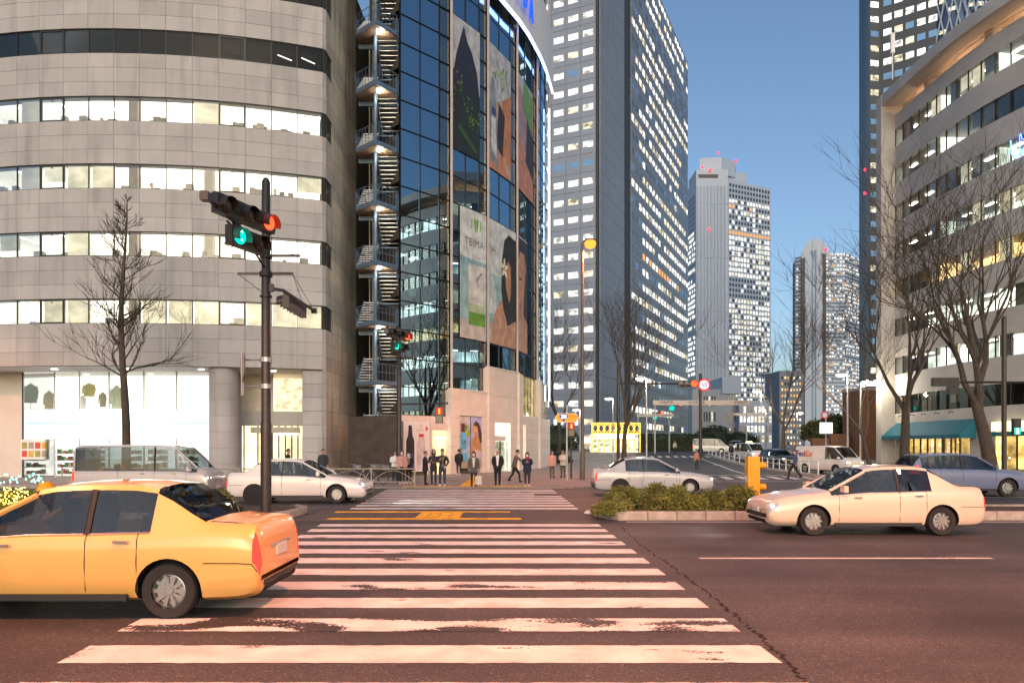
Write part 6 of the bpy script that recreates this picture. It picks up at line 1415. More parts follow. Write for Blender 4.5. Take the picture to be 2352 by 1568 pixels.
# gold kiosk
M['gold'] = pmat('polished_gold', (.80, .46, .10), .2, 1.0, .2, 3); M['gold'].node_tree.nodes['Principled BSDF'].inputs['Emission Color'].default_value = (1, .6, .1, 1)
kd = 100; kx0, kx1 = GX(1360, kd), GX(1470, kd); kz0 = gz(kd) + .07
ki = thing('gold_kiosk', 'glass shop pavilion with a polished gold frame and white sign', 'kiosk', ((kx0 + kx1)/2, kd, kz0)); Wk = (kx1 - kx0)/2
MB().box(-Wk + .1, Wk - .1, .8, 4, .0, 2.6).build('interior', roommat('kiosk_light', (1, .86, .62), .9, .7, 1.5), ki, world=False)
for i in range(9): MB().box(-Wk + i*Wk/4 - .08, -Wk + i*Wk/4 + .08, -.1, .1, 0, 4.1).build('gold_post', M['gold'], ki, world=False)
for z in (2.55, 3.95): MB().box(-Wk, Wk, -.12, .12, z, z + .18).build('gold_beam', M['gold'], ki, world=False)
for i in range(8):
    x = -Wk + (i + .5)*Wk/4; MB().tube([(x + .35*math.cos(a), -.05, 3.35 + .5*math.sin(a)) for a in [PI*k/8*2 for k in range(9)]], .06, 5).build('gold_ring', M['gold'], ki, world=False)
MB().box(-Wk*.75, Wk*.75, -.3, -.14, 1.95, 2.5).build('sign', emat('kiosk_sign', (1, .98, .95), 2.4), ki, world=False)
MB().box(-Wk - 1.4, -Wk - .1, 1, 1.2, 0, 2.4).build('side_glass', M['clear'], ki, world=False); ld = bpy.data.lights.new('kiosk_lamp', 'POINT'); ld.energy = 45; ld.color = (1, .75, .35); ld.shadow_soft_size = .3; lo = bpy.data.objects.new('kiosk_lamp', ld); COL.objects.link(lo); lo.parent = ki; lo.location = (0, -1.2, 3.2)
# fairy lights in the median shrubs
fl = MB(); rf = random.Random(77)
for _ in range(150): c_ = (rf.uniform(-13.9, -12.7), 18.7 + rf.random()*.3, .35 + rf.random()*.5); fl.lathe([(.004, -.014), (.014, 0), (.004, .014)], 5, c_)
o = tag(fl.build('string_lights', emat('gold_fairy_light', (1.0, .62, .08), 9.0)), 'tiny golden string lights in the shrubs at the left edge', 'string lights'); o['kind'] = 'stuff'
lt = MB(); 
for _ in range(30): c_ = (rf.uniform(-13.6, -12.4), 19.0, .95 + rf.random()*.25); lt.lathe([(.004, -.02), (.02, 0), (.004, .02)], 5, c_)
o = tag(lt.build('string_lights', emat('green_fairy_light', (.1, 1.0, .5), 9.0)), 'small green string lights above the golden ones', 'string lights'); o['kind'] = 'stuff'
pb = tag(MB().lathe([(.05, 0), (.13, .03), (.1, .09), (.03, .12)], 9, (GX(1352, 20.2), 20.2, .004)).build('litter', pmat('white_plastic', (.7, .66, .66), .6), None, 50), 'crumpled white litter on the refuge beside the median nose', 'litter')
# ================================================================ vehicles
def paint(name, col, rough=.28): return pmat(name, col, rough, .0, .03, 1.5, coat=.8)
M['car_glass'] = glassmat('car_window_glass', (.32, .36, .37), .07, 0, .7); M['under'] = pmat('dark_underbody', (.012, .012, .012), .8)
M['head_on'] = emat('headlight_on', (1.0, .93, .80), 9.0); M['tail_on'] = emat('tail_light_on', (1.0, .03, .02), 2.2); M['indicator'] = emat('amber_indicator', (1.0, .4, .03), 3.0)
M['lens_clear'] = pmat('headlight_lens', (.55, .56, .58), .08, .3); M['tail_off'] = pmat('tail_light_red', (.25, .01, .012), .15); M['plate'] = pmat('number_plate', (.6, .62, .6), .5); M['trim'] = pmat('black_trim', (.018, .018, .019), .5); M['seat'] = pmat('seat_fabric', (.06, .055, .05), .9); M['rim'] = pmat('alloy_rim', (.45, .45, .46), .3, .8)
# station: x, bottom, belt, top, half width, half roof width (None = bonnet / boot)
CARS = {
 'sedan': dict(st=[(2.34, .34, .44, .50, .68, None), (2.31, .26, .57, .64, .77, None), (2.12, .20, .69, .765, .83, None), (1.5, .19, .80, .88, .85, None), (1.0, .19, .86, .95, .86, None), (.22, .19, .92, 1.43, .86, .60), (-.45, .19, .93, 1.49, .86, .62), (-1.15, .19, .95, 1.45, .86, .61), (-1.72, .19, .97, 1.06, .85, None), (-2.10, .20, .955, 1.035, .83, None), (-2.27, .24, .90, 1.0, .80, None), (-2.32, .28, .72, .82, .77, None), (-2.34, .34, .48, .56, .72, None)],
   wheels=(1.38, -1.36), r=.31, cowl=4, wt=5, rr=7, rb=8, seams=(.85, -.45, -1.02), lamp=(2, 6, 1, 6), tj=(6, 10), lampx=(2.24, 2.28), lampy=(.70, .54), lampz=(.60, .59), head=(2.20, .62, .62, .16, .26, .15), tail=(-2.25, .66, .78, .12, .22, .24), roof=[5, 7]),
 'van': dict(st=[(2.36, .34, .55, .62, .68, None), (2.33, .24, .78, .88, .80, None), (2.2, .2, .95, 1.05, .84, None), (1.95, .2, 1.02, 1.16, .85, None), (1.25, .2, 1.06, 1.88, .85, .70), (.55, .2, 1.07, 1.97, .85, .73), (-.7, .2, 1.07, 1.98, .85, .74), (-1.9, .2, 1.07, 1.97, .85, .73), (-2.25, .22, 1.07, 1.92, .84, .70), (-2.35, .30, 1.02, 1.80, .80, .66)],
   wheels=(1.40, -1.35), r=.33, cowl=3, wt=4, rr=8, rb=9, seams=(1.6, .5, -.75), lamp=(3, 6, 0, 3), tj=(6, 9), lampx=(2.28, 2.31), lampy=(.72, .56), lampz=(.80, .80), head=(2.25, .64, .78, .16, .30, .20), tail=(-2.30, .72, 1.0, .1, .12, .42), roof=[4, 9]),
 'suv': dict(st=[(2.28, .34, .60, .68, .70, None), (2.24, .26, .74, .84, .80, None), (2.0, .24, .88, .96, .87, None), (1.4, .24, .96, 1.04, .89, None), (1.0, .24, 1.00, 1.10, .89, None), (.35, .24, 1.04, 1.58, .89, .64), (-.4, .24, 1.05, 1.66, .89, .67), (-1.3, .24, 1.07, 1.64, .89, .66), (-1.85, .25, 1.08, 1.58, .88, .63), (-2.2, .28, 1.05, 1.16, .86, .66), (-2.28, .36, .8, .95, .78, None)],
   wheels=(1.36, -1.34), r=.35, cowl=4, wt=5, rr=8, rb=9, seams=(.9, -.35, -1.2), lamp=(2, 6, 1, 5), tj=(7, 10), lampx=(2.20, 2.22), lampy=(.74, .58), lampz=(.78, .78), head=(2.15, .66, .80, .16, .28, .14), tail=(-2.16, .70, 1.0, .1, .22, .26), roof=[5, 8]),
}
def car_ring(s):
    x, zb, belt, top, w, wt = s
    if wt is None: hp_ = [(0, zb), (w*.80, zb), (w*.97, zb + .12), (w, zb + (belt - zb)*.58), (w*.985, belt - .07), (w*.93, belt), (w*.82, top), (w*.60, top + .012), (0, top + .03)]
    else: hp_ = [(0, zb), (w*.80, zb), (w*.97, zb + .12), (w, zb + (belt - zb)*.58), (w*.985, belt - .07), (w*.94, belt), (wt*1.02, top - .075), (wt*.84, top - .012), (0, top + .015)]
    left = [(x, y, z) for y, z in hp_]; right = [(x, -y, z) for y, z in reversed(hp_[1:-1])]
    return left + right                                             # 16 points
_carcache = {}
def car_meshes(kind, blank=False):
    if (kind, blank) in _carcache: return _carcache[kind, blank]
    c = CARS[kind]; SUB = 3; T_ = .36
    def spl(pts, sub):
        out = []
        for i in range(len(pts) - 1):
            p0, p1, p2, p3 = pts[max(i-1, 0)], pts[i], pts[i+1], pts[min(i+2, len(pts)-1)]; m1 = (p2 - p0)*T_; m2 = (p3 - p1)*T_
            for q in range(sub): t = q/sub; out.append(p1*(2*t**3 - 3*t*t + 1) + m1*(t**3 - 2*t*t + t) + p2*(-2*t**3 + 3*t*t) + m2*(t**3 - t*t))
        return out + [pts[-1]]
    half = [spl([Vector(p) for p in car_ring(s)[:9]], 2) for s in c['st']]          # 17 points each
    cols = [spl([h[j] for h in half], SUB) for j in range(17)]; nst = len(cols[0])
    rings = []
    for i in range(nst):
        left = [cols[j][i] for j in range(17)]; rings.append([tuple(p) for p in left] + [(p.x, -p.y, p.z) for p in reversed(left[1:-1])])
    m = MB(); n = 32; m.v = [p for r in rings for p in r]
    h0, h1, t0, t1 = c['lamp']
    for i_ in range(nst - 1):
        i = i_//SUB
        for k in range(n):
            k2 = (k + 1) % n; js = k if k < 16 else 31 - k; j = js//2; mi = 0
            if j == 5 and c['cowl'] <= i < c['rr'] and not (blank and i > c['wt']): mi = 1
            if j in (6, 7) and i == c['cowl']: mi = 2
            if j in (6, 7) and i == c['rb'] - 1: mi = 3
            if j == 0: mi = 4
            if h0 <= i_ < h1 and 7 <= js <= 10: mi = 6
            if nst - 1 - t1 <= i_ < nst - 1 - t0 and c['tj'][0] <= js <= c['tj'][1]: mi = 7
            m.f.append((i_*n + k, i_*n + k2, (i_+1)*n + k2, (i_+1)*n + k)[::-1]); m.m.append(mi)
    m.f.append(tuple(range(n))); m.m.append(0); e = (nst - 1)*n; m.f.append(tuple(e + k for k in reversed(range(n)))); m.m.append(0)
    me = bpy.data.meshes.new('car'); me.from_pydata(m.v, [], m.f); me.polygons.foreach_set('material_index', m.m)
    for i in range(8): me.materials.append(None)
    me.update(); bm = bmesh.new(); bm.from_mesh(me); bmesh.ops.recalc_face_normals(bm, faces=bm.faces); bm.to_mesh(me); bm.free()
    o = bpy.data.objects.new('tmp', me); COL.objects.link(o); cut = []
    for wx in c['wheels']:
        for sgn in (-1, 1):
            cm = MB().lathe([(c['r'] + .055, -.16), (c['r'] + .055, .16)], 28, (wx, sgn*(.86 - .1), c['r']), 'Y', 5); cme = cm.mesh('cut', [None]*8)
            bm = bmesh.new(); bm.from_mesh(cme); bmesh.ops.recalc_face_normals(bm, faces=bm.faces); bm.to_mesh(cme); bm.free()
            co = bpy.data.objects.new('cut', cme); COL.objects.link(co); cut.append(co); md = o.modifiers.new('b', 'BOOLEAN'); md.object = co; md.operation = 'DIFFERENCE'; md.solver = 'EXACT'
    dg = bpy.context.evaluated_depsgraph_get(); dg.update(); ev = bpy.data.meshes.new_from_object(o.evaluated_get(dg))
    for x_ in cut + [o]: bpy.data.objects.remove(x_)
    parts = {}
    for idx in range(8):
        fs = [p for p in ev.polygons if (p.material_index == idx)]
        if not fs: continue
        vm = {}; vv = []; ff = []
        for p in fs:
            q = []
            for vi in p.vertices:
                if vi not in vm: vm[vi] = len(vv); vv.append(tuple(ev.vertices[vi].co))
                q.append(vm[vi])
            ff.append(q)
        parts[idx] = (vv, ff)
    _carcache[kind, blank] = parts; return parts
def split_sides(vv, ff):
    """side glass: one pane per connected face, keyed by side"""
    out = []
    for f in ff: out.append(([vv[i] for i in f], [list(range(len(f)))]))
    return out
def mk(name, vv, ff, mat, par, smooth=None):
    me = bpy.data.meshes.new(name); me.from_pydata(vv, [], ff); me.materials.append(mat)
    if smooth: me.polygons.foreach_set('use_smooth', [True]*len(me.polygons)); me.update(); me.set_sharp_from_angle(angle=math.radians(smooth))
    me.update(); return link(name, me, par)
def car(kind, label, cat, loc, rotz, pmat_, name='car', lights=True, blank=False, detail=True, beam=0, taxi=None, group='cars on the road'):
    c = CARS[kind]; parts = car_meshes(kind, blank); t = thing(name, label, cat, loc, rotz, group)
    mk('body', *parts[0], pmat_, t, 32)
    for vv, ff in split_sides(*parts[1]): mk('side_window', vv, ff, M['car_glass'], t)
    for idx, nm in ((2, 'windscreen'), (3, 'rear_window')):
        if idx in parts: mk(nm, *parts[idx], M['car_glass'], t)
    mk('floor_pan', *parts[4], M['under'], t)
    vv, ff = parts[5]
    for sx_ in (-1, 1):
        for sg in (-1, 1):
            fs = [f for f in ff if sum(vv[i][1] for i in f)*sg > 0 and sum(vv[i][0] for i in f)*sx_ > 0]; used = sorted({i for f in fs for i in f}); rm_ = {v: q for q, v in enumerate(used)}
            if fs: mk('wheel_arch', [vv[i] for i in used], [[rm_[i] for i in f] for f in fs], M['under'], t)
    for idx, nm, mt in ((6, 'headlight', M['lens_clear']), (7, 'tail_light', M['tail_on'] if lights else M['tail_off'])):
        if idx not in parts: continue
        vv, ff = parts[idx]
        for sg in (-1, 1):
            fs = [f for f in ff if sum(vv[i][1] for i in f)*sg > 0]; used = sorted({i for f in fs for i in f}); rm_ = {v: q for q, v in enumerate(used)}
            if fs: mk(nm, [vv[i] for i in used], [[rm_[i] for i in f] for f in fs], mt, t)
    W = max(s[4] for s in c['st'])
    for wx in c['wheels']:
        for sgn in (-1, 1):
            r = c['r']; y = sgn*(W - .12)
            key = ('wheel', kind, sgn)
            if key not in _boxes:
                a = MB().lathe([(r*.62, -.09), (r*.93, -.10), (r, -.06), (r, .06), (r*.93, .10), (r*.62, .09)], 26, (0, 0, 0), 'Y', cap=False).mesh('tyre', M['rubber'], 35)
                b = MB(); b.lathe([(r*.63, -.06), (r*.63, .06), (r*.56, .07), (r*.5, .02)] if sgn > 0 else [(r*.5, -.02), (r*.56, -.07), (r*.63, -.06), (r*.63, .06)], 26, (0, 0, 0), 'Y')
                for k in range(10):
                    an = 2*PI*k/10; u, v = Vector((math.cos(an), 0, math.sin(an))), Vector((-math.sin(an), 0, math.cos(an))); b.obox(u*.04 - v*.02 + Vector((0, sgn*.03, 0)), u*(r*.52), v*.04, (0, sgn*.035, 0))
                b.lathe([(r*.16, sgn*.02), (r*.14, sgn*.075)] if sgn > 0 else [(r*.14, sgn*.075), (r*.16, sgn*.02)], 12, (0, 0, 0), 'Y')
                _boxes[key] = (a, b.mesh('rim', M['rim'], 35))
            w = link('wheel', _boxes[key][0], t, (wx, y, r)); link('rim', _boxes[key][1], w)
    hx, hy, hz, hd, hw, hh = c['head']; tx, ty, tz, td, tw, th = c['tail']
    for sgn in (-1, 1):
        for q in range(2):
            m = MB(); m.lathe([(.075, -.04), (.075, .015), (.05, .03)], 14, (c['lampx'][q], sgn*c['lampy'][q], c['lampz'][q]), 'X'); m.build('bulb', M['head_on'] if lights else M['lens_clear'], t, world=False)
        wi = c['wt']; sx = c['st'][wi - 1][0] - .15; zb = c['st'][wi][2]
        m = MB(); m.obox((sx, sgn*(W + .03), zb + .02), (-.09, 0, 0), (0, sgn*.19, 0), (0, 0, .14)); m.tube([(sx - .04, sgn*(W*.93), zb + .03), (sx - .04, sgn*(W + .05), zb + .06)], .02, 5); m.build('wing_mirror', pmat_, t, world=False)
    f0 = c['st'][1]; m = MB(); m.box(c['st'][0][0] - .05, c['st'][0][0] + .012, -.40, .40, f0[1] + .10, f0[1] + .20); m.build('lower_intake', M['trim'], t, world=False)
    m = MB()
    for q in range(4): m.box(c['st'][0][0] - .06, c['st'][0][0] + .004 - q*.004, -.36, .36, f0[2] - .10 + q*.028, f0[2] - .085 + q*.028)
    m.build('grille', M['chrome'], t, world=False)
    MB().box(c['st'][0][0] - .02, c['st'][0][0] + .03, -.17, .17, f0[1] + .21, f0[1] + .31).build('number_plate', M['plate'], t, world=False); l0 = c['st'][-1][0]; MB().box(l0 - .015, l0 + .03, -.17, .17, .62, .75).build('number_plate', M['plate'], t, world=False)
    def rp_(x, j):
        st = c['st']
        for a, b in zip(st, st[1:]):
            if a[0] >= x >= b[0]: q = (x - a[0])/(b[0] - a[0]); A_, B_ = car_ring(a), car_ring(b); return Vector(A_[j]).lerp(Vector(B_[j]), q)
    if detail:
        for sgn in (-1, 1):
            for x in c['seams']:
                pts = [rp_(x, j) for j in (2, 3, 4, 5)]; pts = [Vector((p.x, sgn*(p.y + .002), p.z)) for p in pts]; MB().tube(pts, .006, 4).build('door_seam', M['trim'], t, world=False)
            for x in c['seams'][:-1]:
                p = rp_(x - .40, 4); MB().box(p.x - .08, p.x + .08, sgn*(p.y + .0), sgn*(p.y + .035), p.z - .03, p.z + .0).build('door_handle', M['chrome'], t, world=False)
            a = [rp_(x - .0, 5) for x in (c['seams'][1],)][0]; b = rp_(c['seams'][1], 6); m = MB(); m.tube([(a.x, sgn*(a.y + .004), a.z), (b.x, sgn*(b.y + .004), b.z)], .035, 5); m.build('door_pillar', M['trim'], t, world=False)
            ca, cb_ = Vector(car_ring(c['st'][c['cowl']])[6]), Vector(car_ring(c['st'][c['wt']])[6]); m = MB(); m.tube([(ca.x, sgn*ca.y, ca.z), (cb_.x, sgn*cb_.y, cb_.z)], .035, 6); m.build('windscreen_pillar', pmat_, t, world=False)
            bl_ = [rp_(x, 5) for x in (c['st'][c['cowl']][0], c['st'][c['wt']][0], c['seams'][1], c['st'][c['rr']][0])]; m = MB(); m.tube([(p.x, sgn*(p.y + .004), p.z + .005) for p in bl_], .012, 4); m.build('window_trim', M['chrome'], t, world=False)
            zs = c['st'][4][1]; m = MB(); m.box(c['wheels'][1] + .45, c['wheels'][0] - .45, sgn*(W - .06), sgn*(W + .004), zs + .02, zs + .09); m.build('sill_trim', M['trim'], t, world=False)
        for x, y in ((.15, .36), (.15, -.36), (-.85, .36), (-.85, -.36)):
            m = MB(); m.box(x - .05, x + .42, y - .22, y + .22, .34, .52); m.obox((x - .1, y - .22, .5), (.12, 0, 0), (0, .44, 0), (-.12, 0, .62)); m.box(x - .22, x - .12, y - .12, y + .12, 1.12, 1.3); m.build('seat', M['seat'], t, world=False)
    if detail and kind == 'sedan':                                  # boot lid, bumper joint and lamp trim at the tail
        for sgn in (-1, 1):
            q = [rp_(x, 6) for x in (-1.75, -2.1, -2.26, -2.31)]; MB().tube([(p.x - .004, sgn*p.y*.93, p.z + .006) for p in q], .005, 4).build('boot_seam', M['trim'], t, world=False)
            q = [rp_(x, 3) for x in (-1.75, -2.1, -2.27, -2.32)]; MB().tube([(p.x, sgn*(p.y + .002), p.z - .02) for p in q], .006, 4).build('bumper_seam', M['trim'], t, world=False)
        MB().box(-2.352, -2.30, -.62, .62, .345, .40).build('bumper_strip', M['trim'], t, world=False); MB().box(-2.345, -2.28, -.34, .34, .74, .765).build('boot_trim', M['chrome'], t, world=False)
    if taxi: zt = max(s[3] for s in c['st']); MB().box(-.32, .02, -.26, .26, zt - .0, zt + .16).build('roof_sign', taxi, t, world=False)
    if beam:
        for sgn in (-1, 1):
            ld = bpy.data.lights.new('headlight_beam', 'SPOT'); ld.energy = beam; ld.color = (1, .92, .8); ld.spot_size = math.radians(75); ld.spot_blend = .8; ld.shadow_soft_size = .1; lo = bpy.data.objects.new('headlight_beam', ld); COL.objects.link(lo); lo.parent = t; lo.location = (hx + .2, sgn*hy, hz); lo.rotation_euler = Vector((1, 0, -.10)).to_track_quat('-Z', 'Y').to_euler()
    return t
P_ORANGE = paint('taxi_orange_paint', (.80, .42, .12)); P_WHITE = paint('white_car_paint', (.72, .71, .69)); P_SILVER = paint('silver_car_paint', (.46, .45, .45)); P_BLACK = paint('black_car_paint', (.012, .013, .016)); P_WARM_WHITE = paint('warm_lit_white_paint', (.66, .55, .44)); P_BLUE = paint('blue_grey_car_paint', (.16, .19, .30))  # sodium light is mixed into the near right sedan's white paint
TS = emat('taxi_sign_light', (1.0, .75, .35), 4.0)
# near lanes run to the left, far lanes to the right
t_ = car('sedan', 'orange sedan leaving the frame at the lower left', 'car', (GX(585, 7.9) - 2.32, 8.75, 0), PI, P_ORANGE, 'car', True)
car('sedan', 'white sedan with sodium-tinted paint and headlights on in the near lane on the right', 'car', (GX(1768, 15.4) + 2.32, 16.2, 0), PI, P_WARM_WHITE, 'car', True, beam=120)
car('van', 'tall grey van driving right on the far side of the left median', 'van', (GX(318, 24.6), 25.5, 0), 0, P_SILVER, 'van', True)
car('sedan', 'white sedan with bright headlights left of the crossing', 'car', (GX(836, 24.0) - 2.32, 24.9, 0), 0, P_WHITE, 'car', True, beam=150)
car('sedan', 'silver sedan behind the median shrubs heading right', 'car', (GX(1640, 28.2) - 2.32, 29.0, 0), 0, P_SILVER, 'car', True, beam=100)
car('suv', 'blue grey estate car behind the sodium-tinted white sedan at the right edge', 'car', (GX(2095, 27) + 2.28, 27.9, 0), 0, P_BLUE, 'car', True)
fx = car('van', 'white delivery van with purple and orange lettering in the side street', 'van', (GX(1912, 50.5), 51.2, 0), -PI/2 + .42, P_WHITE, 'delivery_van', True, True, beam=60)
purple, orng = pmat('purple_print', (.10, .03, .22), .5), pmat('orange_print', (.75, .14, .02), .5)
for (s, mt, x) in (('Fed', purple, -.55), ('Ex', orng, -1.18)):
    text_on('lettering', s, .62, (x, -.838, 1.36), (-1, 0, 0), mt, fx, bold=True, world=False) if False else text_on('lettering', s, .62, (-.95 if s == 'Ex' else -1.75, -.812, 1.42), (1, 0, 0), mt, fx, uz=(0, .16, 1), bold=True, world=False)
text_on('lettering', 'FedEx', .30, (2.27, 0, .96), (0, 1, 0), orng, fx, uz=(-.55, 0, 1), bold=True, world=False)
car('suv', 'black sport utility car waiting behind the delivery van', 'car', (GX(1792, 66), 66.5, gz(66)), -PI/2 + .18, P_BLACK, 'car', True, beam=30)
car('van', 'white minivan taxi with roof lamp in the side street', 'van', (GX(1722, 78), 78, gz(78)), -PI/2 + .12, P_WHITE, 'taxi', True, taxi=TS, beam=60)
car('van', 'white van turning behind the 50 sign pole', 'van', (GX(1632, 98), 98, gz(98)), -.25, P_WHITE, 'van', True, beam=40)
car('suv', 'pale car further back in the queue on the side street', 'car', (GX(1692, 104), 104, gz(104)), -PI/2 - .1, P_SILVER, 'car', True, detail=False, beam=60)
car('sedan', 'dark car parked by the far corner under the route sign', 'car', (GX(1262, 72), 72, .14), 0.3, P_BLACK, 'car', False, detail=False)
# bicycles leaning along the rail
def bicycle(label, loc, rotz, col):
    t = thing('bicycle', label, 'bicycle', loc, rotz, 'parked bicycles')
    for x in (-.52, .52):
        pts = [(x + .32*math.cos(a), 0, .34 + .32*math.sin(a)) for a in [2*PI*k/20 for k in range(21)]]; w = MB().tube(pts, .02, 5, cap=False).build('wheel', M['rubber'], t, world=False)
        m = MB()
        for k in range(10): a = 2*PI*k/10; m.tube([(x, 0, .34), (x + .31*math.cos(a), 0, .34 + .31*math.sin(a))], .004, 3)
        m.build('spokes', M['chrome'], w, world=False)
    m = MB()
    for a, b in (((-.52, 0, .34), (-.12, 0, .30)), ((-.12, 0, .30), (.38, 0, .78)), ((-.12, 0, .30), (-.25, 0, .82)), ((-.22, 0, .72), (.36, 0, .82)), ((-.52, 0, .34), (-.23, 0, .74)), ((.52, 0, .34), (.36, 0, .95))): m.tube([a, b], .018, 6)
    m.build('frame', col, t, world=False); MB().tube([(.30, -.26, 1.0), (.38, -.1, .98), (.38, .1, .98), (.30, .26, 1.0)], .013, 5).build('handlebar', M['chrome'], t, world=False); MB().lathe([(.03, 0), (.11, .02), (.09, .07), (.02, .08)], 10, (-.27, 0, .82)).build('saddle', M['black'], t, world=False)
    m = MB(); m.box(.44, .74, -.16, .16, .72, .74); 
    for (x0, x1, y0, y1) in ((.44, .74, -.16, -.15), (.44, .74, .15, .16), (.44, .45, -.16, .16), (.73, .74, -.16, .16)): m.box(x0, x1, y0, y1, .74, .94)
    m.build('basket', M['steel'], t, world=False)
bicycle('parked bicycle nearest the crossing behind the guard rail', (GX(862, 34.4), 34.4, .07), .9, M['black']); bicycle('parked bicycle second from the crossing behind the guard rail', (GX(842, 35.0), 35.0, .07), 1.0, pmat('silver_bike', (.5, .5, .5), .4, .5)); bicycle('parked bicycle furthest left behind the guard rail', (GX(795, 34.8), 34.8, .07), .7, pmat('blue_bike', (.05, .08, .2), .4))
# ================================================================ people
SKIN = pmat('skin', (.46, .28, .20), .6, 0, .05, 6); MASK = pmat('white_mask', (.78, .78, .78), .8); EYE = pmat('eye_dark', (.01, .008, .008), .3); LIP = pmat('lip', (.33, .12, .10), .5)
HAIRB = pmat('black_hair', (.012, .010, .009), .5, 0, .3, 20); HAIRG = pmat('dark_brown_hair', (.03, .017, .010), .5, 0, .3, 20); HAIRS = pmat('short_grey_hair', (.10, .09, .085), .8)
def cl(name, c): return pmat('cloth_' + name, c, .85, 0, .16, 9, bump=.15, bscale=60)
C = dict(black=cl('black', (.012, .012, .014)), charcoal=cl('charcoal', (.032, .032, .036)), navy=cl('navy', (.016, .020, .05)), denim=cl('denim', (.025, .035, .075)), grey=cl('grey', (.085, .078, .072)), pink=cl('pink', (.50, .27, .24)), cream=cl('cream', (.58, .50, .42)), white=cl('white', (.70, .69, .68)), leather=pmat('cloth_leather', (.018, .014, .013), .35, 0, .2, 9), taupe=cl('taupe', (.12, .09, .07)), magenta=cl('magenta', (.50, .02, .09)), blue=cl('blue', (.06, .09, .19)), salmon=cl('salmon', (.45, .20, .16)))
def person(label, loc, rot, H, top, legs, shoes, pose='down', hair='short', hairmat=None, coat=None, shirt=None, mask=False, scarf=None, bag=None, hood=False, stride=0.0, step=.0, group='people waiting on the far pavement', bulk=1.0, lean=0.0):
    """faces -y at rot 0; coat = hem height as a fraction of body height"""
    s = H/1.7; t = thing('person', label, 'person', loc, rot, group); m = MB(); bk = bulk
    hipx = .085
    def V3(x, y, z): return Vector((x, y - lean*max(0, z - .9), z))
    ft = {}
    for sg in (-1, 1):                                              # legs
        dy = stride*sg; kn = V3(sg*(hipx + .01 + step), -abs(dy)*.25 + dy*.45 - (.05 if sg*stride < 0 else 0), .47); an = V3(sg*(hipx + .005 + step*1.5), dy, .085 + (.07 if stride and dy > 0 else 0)); hp_ = V3(sg*hipx, 0, .86)
        m.tube([hp_ + Vector((0, 0, .05)), hp_.lerp(kn, .45), kn, kn.lerp(an, .4), an], [.098*bk, .085*bk, .062*bk, .058*bk, .042*bk], 10)
        fd = Vector((sg*.04, -.15, -.045)); m.tube([an + Vector((0, .05, -.045)), an + Vector((0, -.02, -.035)), an + fd*.6, an + fd], [.035, .046, .042, .026], 8); ft[sg] = an
    m.lathe([(.02, 0), (.02, .01)], 4, (0, 0, .85)) if False else None
    tor = [(0, 0, .80, .14, .105), (0, 0, .90, .165*bk, .115*bk), (0, 0, 1.02, .148*bk, .10*bk), (0, .005, 1.18, .165*bk, .112*bk), (0, .01, 1.32, .182*bk, .108*bk), (0, .012, 1.40, .150, .085), (0, .01, 1.435, .075, .065), (0, -.005, 1.50, .052, .054), (0, -.012, 1.56, .05, .052)]
    if coat: hz = coat*1.7; tor = [(0, 0, hz, .205*bk, .15*bk), (0, 0, (hz + .95)/2, .195*bk, .145*bk), (0, 0, .97, .182*bk, .13*bk), (0, .005, 1.16, .185*bk, .128*bk), (0, .01, 1.31, .195*bk, .12*bk)] + tor[5:]
    esec(m, [(cx, cy - lean*max(0, z - .9), z, rx, ry) for cx, cy, z, rx, ry in tor])
    hands = []
    for sg in (-1, 1):
        sh = V3(sg*.185*bk, .01, 1.385)
        ps_ = pose if isinstance(pose, str) else pose[0 if sg < 0 else 1]
        if ps_ == 'phone': el, wr = V3(sg*.225, .05, 1.12), V3(sg*.05, -.24, 1.19); hd = Vector((-sg*.2, -.5, .5)).normalized()
        elif ps_ == 'pocket': el, wr = V3(sg*.27, .06, 1.12), V3(sg*.19, -.06, .93); hd = Vector((-sg*.3, -.4, -.8)).normalized()
        elif ps_ == 'chest': el, wr = V3(sg*.23, .03, 1.14), V3(sg*.04, -.2, 1.08); hd = Vector((-sg*.8, -.3, .2)).normalized()
        elif ps_ == 'back': el, wr = V3(sg*.25, .10, 1.13), V3(sg*.2, .10, .92); hd = Vector((-sg*.5, .5, -.5)).normalized()
        elif ps_ == 'reach': el, wr = V3(sg*.2, -.22, 1.2), V3(sg*.12, -.45, 1.08); hd = Vector((0, -.9, -.3)).normalized()
        elif ps_ == 'hips': el, wr = V3(sg*.40, .05, 1.16), V3(sg*.20, -.05, 1.0); hd = Vector((-sg*.6, -.3, -.5)).normalized()
        else: el, wr = V3(sg*.235*bk, .03, 1.11), V3(sg*.235*bk, -.02, .875); hd = Vector((0, -.15, -1)).normalized()
        th = 1.25 if coat else 1.1
        m.tube([sh - Vector((sg*.05, 0, 0)), sh.lerp(el, .4), el, el.lerp(wr, .5), wr], [.062*th, .056*th, .048*th, .043*th, .032], 9); m.tube([wr, wr + hd*.05, wr + hd*.09], [.027, .036, .026], 8, flat=.6); hands.append((wr, hd, sg))
    hc = V3(0, -.015, 1.60)
    b0 = len(m.v); m.lathe([(.03, -.125), (.062, -.10), (.078, -.04), (.083, .03), (.078, .075), (.055, .11), (.02, .125)], 16, tuple(hc))
    for i in range(b0, len(m.v)):
        x, y, z = m.v[i]; yy = (y - hc.y)*1.16; m.v[i] = (x, hc.y + yy - (.012 if z < hc.z - .05 else 0), z)
    m.tube([hc + Vector((0, -.085, .015)), hc + Vector((0, -.115, -.025)), hc + Vector((0, -.09, -.035))], [.008, .014, .01], 6)
    for sg in (-1, 1): m.tube([hc + Vector((sg*.082, .01, .02)), hc + Vector((sg*.092, .015, -.02))], [.016, .012], 6)
